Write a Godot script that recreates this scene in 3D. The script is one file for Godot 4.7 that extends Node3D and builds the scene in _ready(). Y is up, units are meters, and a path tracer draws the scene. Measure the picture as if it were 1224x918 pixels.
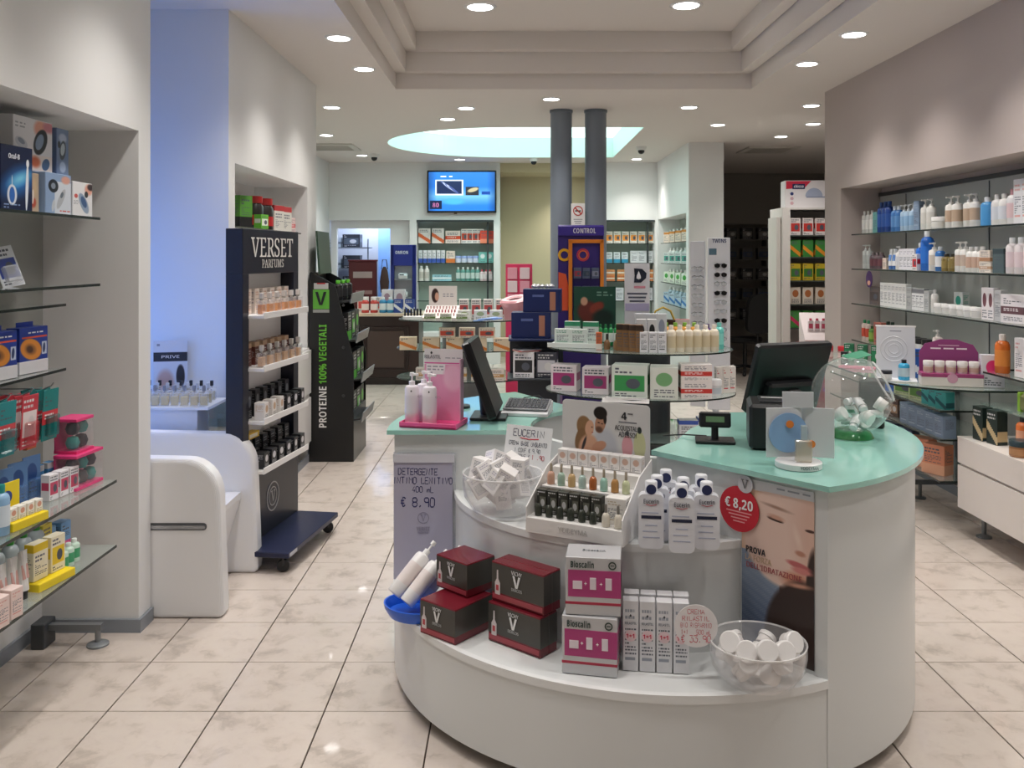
extends Node3D
# A pharmacy sales floor. World: x to the right, y up, d = depth into the shop (godot z = -d). Camera at (0, 1.71, 0).

var taken := {}
var mats := {}
var protos := {}
var meshes := {}
var atlas: Image
var packs: Array[StandardMaterial3D] = []
var rng := RandomNumberGenerator.new()
const ORD := ["first", "second", "third", "fourth", "fifth", "sixth", "seventh", "eighth", "ninth", "tenth", "eleventh", "twelfth", "thirteenth", "fourteenth", "fifteenth", "sixteenth", "seventeenth", "eighteenth", "nineteenth", "twentieth"]

func V(x: float, y: float, d: float) -> Vector3:
	return Vector3(x, y, -d)

# ---------- materials ----------
func mat(hex: String, rough := 0.5, metal := 0.0) -> StandardMaterial3D:
	var key := "%s_%.2f_%.2f" % [hex, rough, metal]
	if not mats.has(key):
		var m := StandardMaterial3D.new()
		m.albedo_color = Color(hex)
		m.roughness = rough
		m.metallic = metal
		mats[key] = m
	return mats[key]

func glass(hex: String, alpha: float, rough := 0.02) -> StandardMaterial3D:
	var key := "glass_%s_%.2f_%.2f" % [hex, alpha, rough]
	if not mats.has(key):
		var m := StandardMaterial3D.new()
		m.transparency = BaseMaterial3D.TRANSPARENCY_ALPHA
		m.albedo_color = Color(hex, alpha)
		m.roughness = rough
		mats[key] = m
	return mats[key]

func glow(hex: String, energy: float) -> StandardMaterial3D:
	var key := "glow_%s_%.2f" % [hex, energy]
	if not mats.has(key):
		var m := StandardMaterial3D.new()
		m.albedo_color = Color(hex)
		m.emission_enabled = true
		m.emission = Color(hex)
		m.emission_energy_multiplier = energy
		mats[key] = m
	return mats[key]

func plaster(hex: String) -> StandardMaterial3D:
	var key := "plaster_" + hex
	if not mats.has(key):
		var m := StandardMaterial3D.new()
		m.albedo_color = Color(hex)
		m.roughness = 0.85
		var n := FastNoiseLite.new()
		n.seed = 5
		n.frequency = 0.03
		var t := NoiseTexture2D.new()
		t.width = 256
		t.height = 256
		t.seamless = true
		t.as_normal_map = true
		t.bump_strength = 1.0
		t.noise = n
		m.normal_enabled = true
		m.normal_texture = mats.get("plaster_bumps", t)
		mats["plaster_bumps"] = m.normal_texture
		m.normal_scale = 0.12
		m.uv1_triplanar = true
		m.uv1_world_triplanar = true
		m.uv1_scale = Vector3(1.5, 1.5, 1.5)
		mats[key] = m
	return mats[key]

# ---------- prints: flat pictures and packaging designs ----------
func op_draw(im: Image, o: Array, x0: float, xs: float) -> void:
	var W := im.get_width()
	var H := im.get_height()
	match o[0]:
		"r":
			im.fill_rect(Rect2i(roundi((x0 + o[1] * xs) * W), roundi(o[2] * H), maxi(1, roundi((o[3] - o[1]) * xs * W)), maxi(1, roundi((o[4] - o[2]) * H))), Color(o[5]))
		"e":
			soft(im, x0 + o[1] * xs, o[2], o[3] * xs, o[4], 0.0, Color(o[5]), 0.06)
		"l":   # unreadable small print: rows of short dashes
			var y: float = o[2]
			for i in int(o[5]):
				var x: float = o[1]
				while x < o[3]:
					var w := rng.randf_range(0.05, 0.16)
					w = minf(w, o[3] - x)
					im.fill_rect(Rect2i(roundi((x0 + x * xs) * W), roundi(y * H), maxi(1, roundi(w * xs * W)), maxi(1, roundi(o[4] * H))), Color(o[6]))
					x += w + 0.04
					if rng.randf() < 0.12:
						break
				y += o[4] * 2.2

func soft(im: Image, cx: float, cy: float, rx: float, ry: float, rot: float, col: Color, edge := 0.15) -> void:
	var W := im.get_width()
	var H := im.get_height()
	var R := maxf(rx * W, ry * H) * 1.1 + 2.0
	var px := cx * W
	var py := cy * H
	var c := cos(rot)
	var s := sin(rot)
	for y in range(maxi(0, int(py - R)), mini(H, int(py + R) + 1)):
		for x in range(maxi(0, int(px - R)), mini(W, int(px + R) + 1)):
			var dx := x + 0.5 - px
			var dy := y + 0.5 - py
			var u := (dx * c + dy * s) / (rx * W)
			var v := (-dx * s + dy * c) / (ry * H)
			var q := 1.0 - sqrt(u * u + v * v)
			if q > 0.0:
				var a := clampf(q / edge, 0.0, 1.0) * col.a
				im.set_pixel(x, y, im.get_pixel(x, y).lerp(Color(col.r, col.g, col.b), a))

func canvas(W: int, H: int, base: String) -> Image:
	var im := Image.create(W, H, false, Image.FORMAT_RGBA8)
	im.fill(Color(base))
	return im

func print_mat(im: Image, rough := 0.35) -> StandardMaterial3D:
	var m := StandardMaterial3D.new()
	m.albedo_texture = ImageTexture.create_from_image(im)
	m.roughness = rough
	m.texture_repeat = false
	return m

# a carton whose front carries a picture of its own; the other faces keep the base colour
func art_mat(key: String, W: int, H: int, base: String, marks: Array) -> StandardMaterial3D:
	if mats.has("art_" + key):
		return mats["art_" + key]
	var f := canvas(W, H, base)
	for s in marks:
		if s[0] is String:
			op_draw(f, s, 0.0, 1.0)
		else:
			soft(f, s[0], s[1], s[2], s[3], s[4], Color(s[5]), s[6] if s.size() > 6 else .12)
	var im := canvas(W * 2, H, base)
	im.blit_rect(f, Rect2i(0, 0, W, H), Vector2i.ZERO)
	mats["art_" + key] = print_mat(im, .3)
	return mats["art_" + key]

# slab with rounded edges: layers of a shrinking outline
func soft_plate(poly: PackedVector2Array, depth: float, r: float) -> ArrayMesh:
	var st := begin()
	st.append_from(plate(poly, depth - 2 * r), 0, Transform3D.IDENTITY)
	var last := 0.0
	for i in 5:
		var a := (i + 1) / 5.0 * PI / 2
		var inset := r * (1 - cos(a * .92))
		var z := r * sin(a)
		for q in Geometry2D.offset_polygon(poly, -inset, Geometry2D.JOIN_ROUND):
			for s in [-1, 1]:
				st.append_from(plate(q, z - last), 0, Transform3D(Basis.IDENTITY, Vector3(0, 0, s * (depth / 2 - r + (z + last) / 2))))
		last = z
	return st.commit()

# packaging design on a carton: front in u 0..0.5, sides 0.5..0.8, top 0.8..1
func pack_mat(base: String, acc: String, style: int) -> StandardMaterial3D:
	var key := "pack_%s_%s_%d" % [base, acc, style]
	if mats.has(key):
		return mats[key]
	if atlas == null:
		atlas = canvas(1536, 1536, "ffffff")
	var im := canvas(96, 96, base)
	var ink := "555a66" if Color(base).get_luminance() > 0.35 else "d8d8d8"
	var f := []
	var s := []
	match style:
		0: # band across the middle
			f = [["r", 0, .42, 1, .68, acc], ["l", .12, .14, .8, .035, 3, ink], ["l", .12, .48, .7, .03, 2, "ffffff"], ["l", .12, .78, .85, .025, 3, ink]]
			s = [["r", 0, .42, 1, .68, acc], ["l", .15, .15, .85, .03, 3, ink]]
		1: # coloured top
			f = [["r", 0, 0, 1, .22, acc], ["l", .12, .32, .75, .05, 2, ink], ["l", .12, .55, .9, .025, 6, ink]]
			s = [["r", 0, 0, 1, .22, acc], ["l", .15, .35, .85, .025, 8, ink]]
		2: # coloured foot
			f = [["r", 0, .66, 1, 1, acc], ["l", .14, .12, .8, .05, 2, ink], ["l", .14, .36, .85, .025, 5, ink]]
			s = [["r", 0, .66, 1, 1, acc], ["l", .15, .15, .85, .025, 8, ink]]
		3: # round emblem
			f = [["e", .5, .38, .3, .22, acc], ["l", .15, .7, .85, .03, 4, ink]]
			s = [["l", .15, .15, .85, .03, 6, acc]]
		4: # picture block
			f = [["r", .08, .3, .92, .78, acc], ["e", .6, .55, .2, .16, ink], ["l", .1, .08, .85, .05, 2, ink], ["l", .1, .84, .8, .03, 2, ink]]
			s = [["r", .1, .3, .9, .6, acc]]
		5: # fine print only
			f = [["l", .15, .12, .75, .045, 2, acc], ["l", .15, .4, .85, .022, 8, ink], ["r", .15, .8, .8, .84, acc]]
			s = [["l", .2, .15, .8, .022, 10, ink]]
		6: # diagonal blocks
			for i in 10:
				f.append(["r", .1 * i, .3 + .05 * i, .1 * i + .1, .55 + .05 * i, acc])
			f.append(["l", .1, .1, .8, .05, 2, ink])
			s = [["r", 0, .6, 1, .9, acc]]
	for o in f:
		op_draw(im, o, 0.0, 0.5)
	for o in s:
		op_draw(im, o, 0.5, 0.3)
	var m := StandardMaterial3D.new()
	m.roughness = 0.4
	var cell := Vector2i(packs.size() % 16, packs.size() / 16)
	atlas.blit_rect(im, Rect2i(0, 0, 96, 96), cell * 96)
	m.uv1_scale = Vector3(1.0 / 16, 1.0 / 16, 1)
	m.uv1_offset = Vector3(cell.x / 16.0, cell.y / 16.0, 0)
	packs.append(m)
	mats[key] = m
	return m

func finish_packs() -> void:   # one sheet holds all packaging designs
	var t := ImageTexture.create_from_image(atlas)
	for m in packs:
		m.albedo_texture = t

# ---------- mesh tools ----------
func begin() -> SurfaceTool:
	var st := SurfaceTool.new()
	st.begin(Mesh.PRIMITIVE_TRIANGLES)
	return st

func tri(st: SurfaceTool, p: Array, n: Array, uv: Array) -> void:
	# emit so that the front faces along the given normals
	var g: Vector3 = (p[1] - p[0]).cross(p[2] - p[0])
	var order := [0, 2, 1] if g.dot(n[0] + n[1] + n[2]) > 0.0 else [0, 1, 2]
	for i in order:
		st.set_normal(n[i])
		st.set_uv(uv[i])
		st.add_vertex(p[i])

func quad(st: SurfaceTool, a: Vector3, b: Vector3, c: Vector3, d: Vector3, n: Vector3) -> void:
	var u := [Vector2(0, 1), Vector2(1, 1), Vector2(1, 0), Vector2(0, 0)]
	tri(st, [a, b, c], [n, n, n], [u[0], u[1], u[2]])
	tri(st, [a, c, d], [n, n, n], [u[0], u[2], u[3]])

func add_box(st: SurfaceTool, lo: Vector3, hi: Vector3) -> void:
	var a := Vector3(minf(lo.x, hi.x), minf(lo.y, hi.y), minf(lo.z, hi.z))
	var b := Vector3(maxf(lo.x, hi.x), maxf(lo.y, hi.y), maxf(lo.z, hi.z))
	quad(st, Vector3(a.x, a.y, b.z), Vector3(b.x, a.y, b.z), Vector3(b.x, b.y, b.z), Vector3(a.x, b.y, b.z), Vector3.BACK)
	quad(st, Vector3(b.x, a.y, a.z), Vector3(a.x, a.y, a.z), Vector3(a.x, b.y, a.z), Vector3(b.x, b.y, a.z), Vector3.FORWARD)
	quad(st, Vector3(b.x, a.y, b.z), Vector3(b.x, a.y, a.z), Vector3(b.x, b.y, a.z), Vector3(b.x, b.y, b.z), Vector3.RIGHT)
	quad(st, Vector3(a.x, a.y, a.z), Vector3(a.x, a.y, b.z), Vector3(a.x, b.y, b.z), Vector3(a.x, b.y, a.z), Vector3.LEFT)
	quad(st, Vector3(a.x, b.y, b.z), Vector3(b.x, b.y, b.z), Vector3(b.x, b.y, a.z), Vector3(a.x, b.y, a.z), Vector3.UP)
	quad(st, Vector3(a.x, a.y, a.z), Vector3(b.x, a.y, a.z), Vector3(b.x, a.y, b.z), Vector3(a.x, a.y, b.z), Vector3.DOWN)

func bxs(list: Array) -> ArrayMesh:   # list of [x0, y0, d0, x1, y1, d1] in world axes
	var st := begin()
	for b in list:
		add_box(st, V(b[0], b[1], b[2]), V(b[3], b[4], b[5]))
	return st.commit()

# bevelled box, base at y = 0, with packaging texture coordinates
func bbox(w: float, h: float, d: float, bev := 0.002) -> ArrayMesh:
	var key := "bb_%.4f_%.4f_%.4f_%.4f" % [w, h, d, bev]
	if meshes.has(key):
		return meshes[key]
	var st := begin()
	var e := Vector3(w, h, d) / 2.0
	var b := minf(bev, minf(e.x, minf(e.y, e.z)) * 0.45)
	var up := Vector3(0, e.y, 0)
	var P := func(s: Vector3, ax: int) -> Vector3:
		var p := Vector3(s.x * (e.x - b), s.y * (e.y - b), s.z * (e.z - b))
		p[ax] = s[ax] * e[ax]
		return p
	var U := func(p: Vector3, ax: int, sg: float) -> Vector2:
		var x := clampf(p.x / w + 0.5, 0.01, 0.99)
		var y := clampf(0.5 - p.y / h, 0.01, 0.99)
		var z := clampf(p.z / d + 0.5, 0.01, 0.99)
		if ax == 2:
			return Vector2((x if sg > 0 else 1.0 - x) * 0.5, y)
		if ax == 0:
			return Vector2(0.5 + (1.0 - z if sg > 0 else z) * 0.3, y)
		return Vector2(0.82 + x * 0.16, z)
	var emit := func(pts: Array, n: Vector3, ax: int, sg: float) -> void:
		for t in pts.size() - 2:
			var q := [pts[0], pts[t + 1], pts[t + 2]]
			tri(st, [q[0] + up, q[1] + up, q[2] + up], [n, n, n], [U.call(q[0], ax, sg), U.call(q[1], ax, sg), U.call(q[2], ax, sg)])
	var sq := [[-1, -1], [1, -1], [1, 1], [-1, 1]]
	for ax in 3:
		var i := (ax + 1) % 3
		var j := (ax + 2) % 3
		for sg in [-1.0, 1.0]:
			var pts := []
			for k in sq:
				var s := Vector3.ZERO
				s[ax] = sg
				s[i] = k[0]
				s[j] = k[1]
				pts.append(P.call(s, ax))
			var n := Vector3.ZERO
			n[ax] = sg
			emit.call(pts, n, ax, sg)
			for s2 in [-1.0, 1.0]:   # the edge between axis ax and axis i
				var s3 := Vector3.ZERO
				s3[ax] = sg
				s3[i] = s2
				s3[j] = -1
				var s4 := s3
				s4[j] = 1
				var n2 := Vector3.ZERO
				n2[ax] = sg
				n2[i] = s2
				emit.call([P.call(s3, ax), P.call(s4, ax), P.call(s4, i), P.call(s3, i)], n2.normalized(), ax, sg)
	for sx in [-1.0, 1.0]:
		for sy in [-1.0, 1.0]:
			for sz in [-1.0, 1.0]:
				var s := Vector3(sx, sy, sz)
				emit.call([P.call(s, 0), P.call(s, 1), P.call(s, 2)], s.normalized(), 1, sy)
	meshes[key] = st.commit()
	return meshes[key]

# turned shape: profile of Vector2(radius, y)
func lathe(prof: Array, segs := 18, squash := 1.0) -> ArrayMesh:
	var key := "la_%s_%d_%.2f" % [str(prof), segs, squash]
	if meshes.has(key):
		return meshes[key]
	var st := begin()
	var ns := []
	for i in prof.size() - 1:
		var t: Vector2 = prof[i + 1] - prof[i]
		ns.append(Vector2(t.y, -t.x).normalized())
	for i in prof.size() - 1:
		var na: Vector2 = ns[i]
		var nb: Vector2 = ns[i]
		if i > 0 and ns[i - 1].dot(na) > 0.75:
			na = (na + ns[i - 1]).normalized()
		if i < ns.size() - 1 and ns[i + 1].dot(nb) > 0.75:
			nb = (nb + ns[i + 1]).normalized()
		var A: Vector2 = prof[i]
		var B: Vector2 = prof[i + 1]
		var va := float(i) / (prof.size() - 1)
		var vb := float(i + 1) / (prof.size() - 1)
		for k in segs:
			var t0 := TAU * k / segs
			var t1 := TAU * (k + 1) / segs
			var f := func(r: float, y: float, t: float) -> Vector3: return Vector3(r * sin(t), y, r * cos(t) * squash)
			var g := func(n: Vector2, t: float) -> Vector3: return Vector3(n.x * sin(t), n.y, n.x * cos(t) / maxf(squash, 0.05)).normalized()
			var p := [f.call(A.x, A.y, t0), f.call(A.x, A.y, t1), f.call(B.x, B.y, t1), f.call(B.x, B.y, t0)]
			var n := [g.call(na, t0), g.call(na, t1), g.call(nb, t1), g.call(nb, t0)]
			var u := [Vector2(float(k) / segs, 1 - va), Vector2(float(k + 1) / segs, 1 - va), Vector2(float(k + 1) / segs, 1 - vb), Vector2(float(k) / segs, 1 - vb)]
			if A.x > 0.00001:
				tri(st, [p[0], p[1], p[2]], [n[0], n[1], n[2]], [u[0], u[1], u[2]])
			if B.x > 0.00001:
				tri(st, [p[0], p[2], p[3]], [n[0], n[2], n[3]], [u[0], u[2], u[3]])
	meshes[key] = st.commit()
	return meshes[key]

# prism over a plan outline of Vector2(x, depth)
func add_prism(st: SurfaceTool, poly: PackedVector2Array, y0: float, y1: float) -> void:
	var cw := Geometry2D.is_polygon_clockwise(poly)
	var n := poly.size()
	var out := []
	for i in n:
		var e := poly[(i + 1) % n] - poly[i]
		var o := Vector2(e.y, -e.x).normalized() * (-1.0 if cw else 1.0)
		out.append(o)
	for i in n:
		var a := poly[i]
		var b := poly[(i + 1) % n]
		var na: Vector2 = out[i]
		var nb: Vector2 = out[i]
		if out[(i + n - 1) % n].dot(na) > 0.85:
			na = (na + out[(i + n - 1) % n]).normalized()
		if out[(i + 1) % n].dot(nb) > 0.85:
			nb = (nb + out[(i + 1) % n]).normalized()
		var p := [V(a.x, y0, a.y), V(b.x, y0, b.y), V(b.x, y1, b.y), V(a.x, y1, a.y)]
		var m := [V(na.x, 0, na.y), V(nb.x, 0, nb.y), V(nb.x, 0, nb.y), V(na.x, 0, na.y)]
		tri(st, [p[0], p[1], p[2]], [m[0], m[1], m[2]], [Vector2.ZERO, Vector2.ZERO, Vector2.ZERO])
		tri(st, [p[0], p[2], p[3]], [m[0], m[2], m[3]], [Vector2.ZERO, Vector2.ZERO, Vector2.ZERO])
	var ix := Geometry2D.triangulate_polygon(poly)
	for k in range(0, ix.size(), 3):
		for s in [[y0, Vector3.DOWN], [y1, Vector3.UP]]:
			var q := []
			for j in 3:
				q.append(V(poly[ix[k + j]].x, s[0], poly[ix[k + j]].y))
			tri(st, q, [s[1], s[1], s[1]], [Vector2(q[0].x, q[0].z), Vector2(q[1].x, q[1].z), Vector2(q[2].x, q[2].z)])

func prism(poly: PackedVector2Array, y0: float, y1: float) -> ArrayMesh:
	var st := begin()
	add_prism(st, poly, y0, y1)
	return st.commit()

# outline in x, y extruded along z, centred
func plate(poly: PackedVector2Array, depth: float, at := Transform3D.IDENTITY) -> ArrayMesh:
	var st := begin()
	var tmp := begin()
	add_prism(tmp, poly, -depth / 2.0, depth / 2.0)
	# (x, y', -v) -> (x, v, y')
	st.append_from(tmp.commit(), 0, at * Transform3D(Basis(Vector3(1, 0, 0), Vector3(0, 0, 1), Vector3(0, -1, 0)), Vector3.ZERO))
	return st.commit()

func arc(c: Vector2, r: float, a0: float, a1: float, n: int) -> PackedVector2Array:
	var p := PackedVector2Array()
	for i in n + 1:
		var t := deg_to_rad(lerpf(a0, a1, float(i) / n))
		p.append(c + Vector2(cos(t), sin(t)) * r)
	return p

func round_rect(x0: float, y0: float, x1: float, y1: float, r: float, n := 5) -> PackedVector2Array:
	var p := PackedVector2Array()
	p.append_array(arc(Vector2(x1 - r, y0 + r), r, -90, 0, n))
	p.append_array(arc(Vector2(x1 - r, y1 - r), r, 0, 90, n))
	p.append_array(arc(Vector2(x0 + r, y1 - r), r, 90, 180, n))
	p.append_array(arc(Vector2(x0 + r, y0 + r), r, 180, 270, n))
	return p

func tube(pts: Array, r: float, segs := 8) -> ArrayMesh:
	var st := begin()
	var rings := []
	for i in pts.size():
		var t: Vector3 = (pts[mini(i + 1, pts.size() - 1)] - pts[maxi(i - 1, 0)]).normalized()
		var s := t.cross(Vector3.UP if absf(t.y) < 0.9 else Vector3.RIGHT).normalized()
		var u := s.cross(t)
		var ring := []
		for k in segs:
			var a := TAU * k / segs
			ring.append(s * cos(a) + u * sin(a))
		rings.append(ring)
	for i in pts.size() - 1:
		for k in segs:
			var k2 := (k + 1) % segs
			var n := [rings[i][k], rings[i][k2], rings[i + 1][k2], rings[i + 1][k]]
			var p := [pts[i] + n[0] * r, pts[i] + n[1] * r, pts[i + 1] + n[2] * r, pts[i + 1] + n[3] * r]
			tri(st, [p[0], p[1], p[2]], [n[0], n[1], n[2]], [Vector2.ZERO, Vector2.ZERO, Vector2.ZERO])
			tri(st, [p[0], p[2], p[3]], [n[0], n[2], n[3]], [Vector2.ZERO, Vector2.ZERO, Vector2.ZERO])
	for e in [0, pts.size() - 1]:
		var nn: Vector3 = (pts[0] - pts[1]) if e == 0 else (pts[-1] - pts[-2])
		nn = nn.normalized()
		for k in segs - 2:
			tri(st, [pts[e] + rings[e][0] * r, pts[e] + rings[e][k + 1] * r, pts[e] + rings[e][k + 2] * r], [nn, nn, nn], [Vector2.ZERO, Vector2.ZERO, Vector2.ZERO])
	return st.commit()

# ---------- nodes ----------
func numbered(called: String) -> String:
	if not taken.has(called):
		taken[called] = 0
		return called
	taken[called] += 1
	return "%s_%03d" % [called, taken[called]]

func mi(parent: Node, called: String, mesh: Mesh, m: Material, at := Vector3.ZERO, turn := Vector3.ZERO) -> MeshInstance3D:
	var o := MeshInstance3D.new()
	o.name = called
	o.mesh = mesh
	o.material_override = m
	parent.add_child(o, true)
	o.position = at
	o.rotation_degrees = turn
	return o

func tag(o: Node, label: String, category: String, group := "", kind := "") -> void:
	if label: o.set_meta("label", label)
	if category: o.set_meta("category", category)
	if group: o.set_meta("group", group)
	if kind: o.set_meta("kind", kind)

func thing(called: String, label: String, category: String, at := Vector3.ZERO, yaw := 0.0, group := "") -> Node3D:
	var o := Node3D.new()
	o.name = numbered(called)
	add_child(o)
	o.position = at
	o.rotation_degrees.y = yaw
	tag(o, label, category, group)
	return o

func struct(called: String, mesh: Mesh, m: Material, label := "") -> MeshInstance3D:
	var o := mi(self, called, mesh, m)
	o.set_meta("kind", "structure")
	if label: o.set_meta("label", label)
	return o

func txt(parent: Node, s: String, h: float, hex: String, at: Vector3, turn := Vector3.ZERO, font := "Droid Sans", width := 0.0, bold := false) -> MeshInstance3D:
	var t := TextMesh.new()
	var f := SystemFont.new()
	f.font_names = PackedStringArray([font])
	if bold:
		f.font_weight = 700
	t.font = f
	t.text = s
	t.font_size = 32
	t.pixel_size = h / 23.0
	t.depth = 0.0012
	t.curve_step = 2.0
	var o := mi(parent, "lettering", t, mat(hex, 0.5), at, turn)
	if width > 0.0:
		var w := t.get_aabb().size.x
		if w > 0.0:
			o.scale.x = width / w
	return o

# handwriting: strokes of a felt pen, each letter as polylines of two-digit points on a 4 x 6 grid
const HAND := {"A": "00 26 40|12 32", "B": "00 06 36 35 33 03|33 43 41 30 00", "C": "45 36 16 05 01 10 30 41", "D": "00 06 26 44 42 20 00", "E": "46 06 00 40|03 33", "F": "46 06 00|03 33", "G": "45 36 16 05 01 10 30 41 43 23", "I": "20 26", "K": "06 00|46 03 40", "L": "06 00 40", "M": "00 06 23 46 40", "N": "00 06 40 46", "O": "16 05 01 10 30 41 45 36 16", "P": "00 06 36 45 44 33 03", "R": "00 06 36 45 44 33 03|23 40", "S": "45 36 16 05 04 13 33 42 41 30 10 01", "T": "06 46|26 20", "U": "06 01 10 30 41 46", "V": "06 20 46", "Z": "06 46 00 40", "0": "16 05 01 10 30 41 45 36 16", "1": "15 26 20", "2": "05 16 36 45 44 00 40", "3": "06 46 24 43 41 30 10 01", "4": "36 02 42|33 30", "5": "46 06 03 33 42 41 30 00", "8": "33 13 04 05 16 36 45 44 33 42 41 30 10 01 02 13", "9": "43 13 04 05 16 36 45 40", "€": "45 36 26 14 12 20 30 41|04 34|02 32", ",": "21 10", "+": "21 25|03 43", "m": "00 03 13 23 20|23 33 43 40", ".": "20 21"}

func hand(parent: Node, s: String, h: float, hex: String, at: Vector3, turn := Vector3.ZERO, pen := 0.1) -> MeshInstance3D:
	var st := begin()
	var x := -s.length() * 2.6
	for ch in s:
		if HAND.has(ch):
			for stroke in HAND[ch].split("|"):
				var p := []
				for q in stroke.split(" "):
					p.append(Vector3((x + float(q.substr(0, 1)) + rng.randf_range(-.2, .2)) * h / 6.0, (float(q.substr(1, 1)) - 3.0 + rng.randf_range(-.2, .2)) * h / 6.0, 0))
				st.append_from(tube(p, h * pen * 0.6, 4), 0, Transform3D(Basis.from_scale(Vector3(1, 1, 0.15)), Vector3.ZERO))
		x += 5.2
	return mi(parent, "handwriting", st.commit(), mat(hex, .6), at, turn)

func pts3(n: int, a: Vector3, b: Vector3) -> Array:
	var r := []
	for i in n:
		r.append(a.lerp(b, float(i) / maxi(1, n - 1)))
	return r

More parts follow.
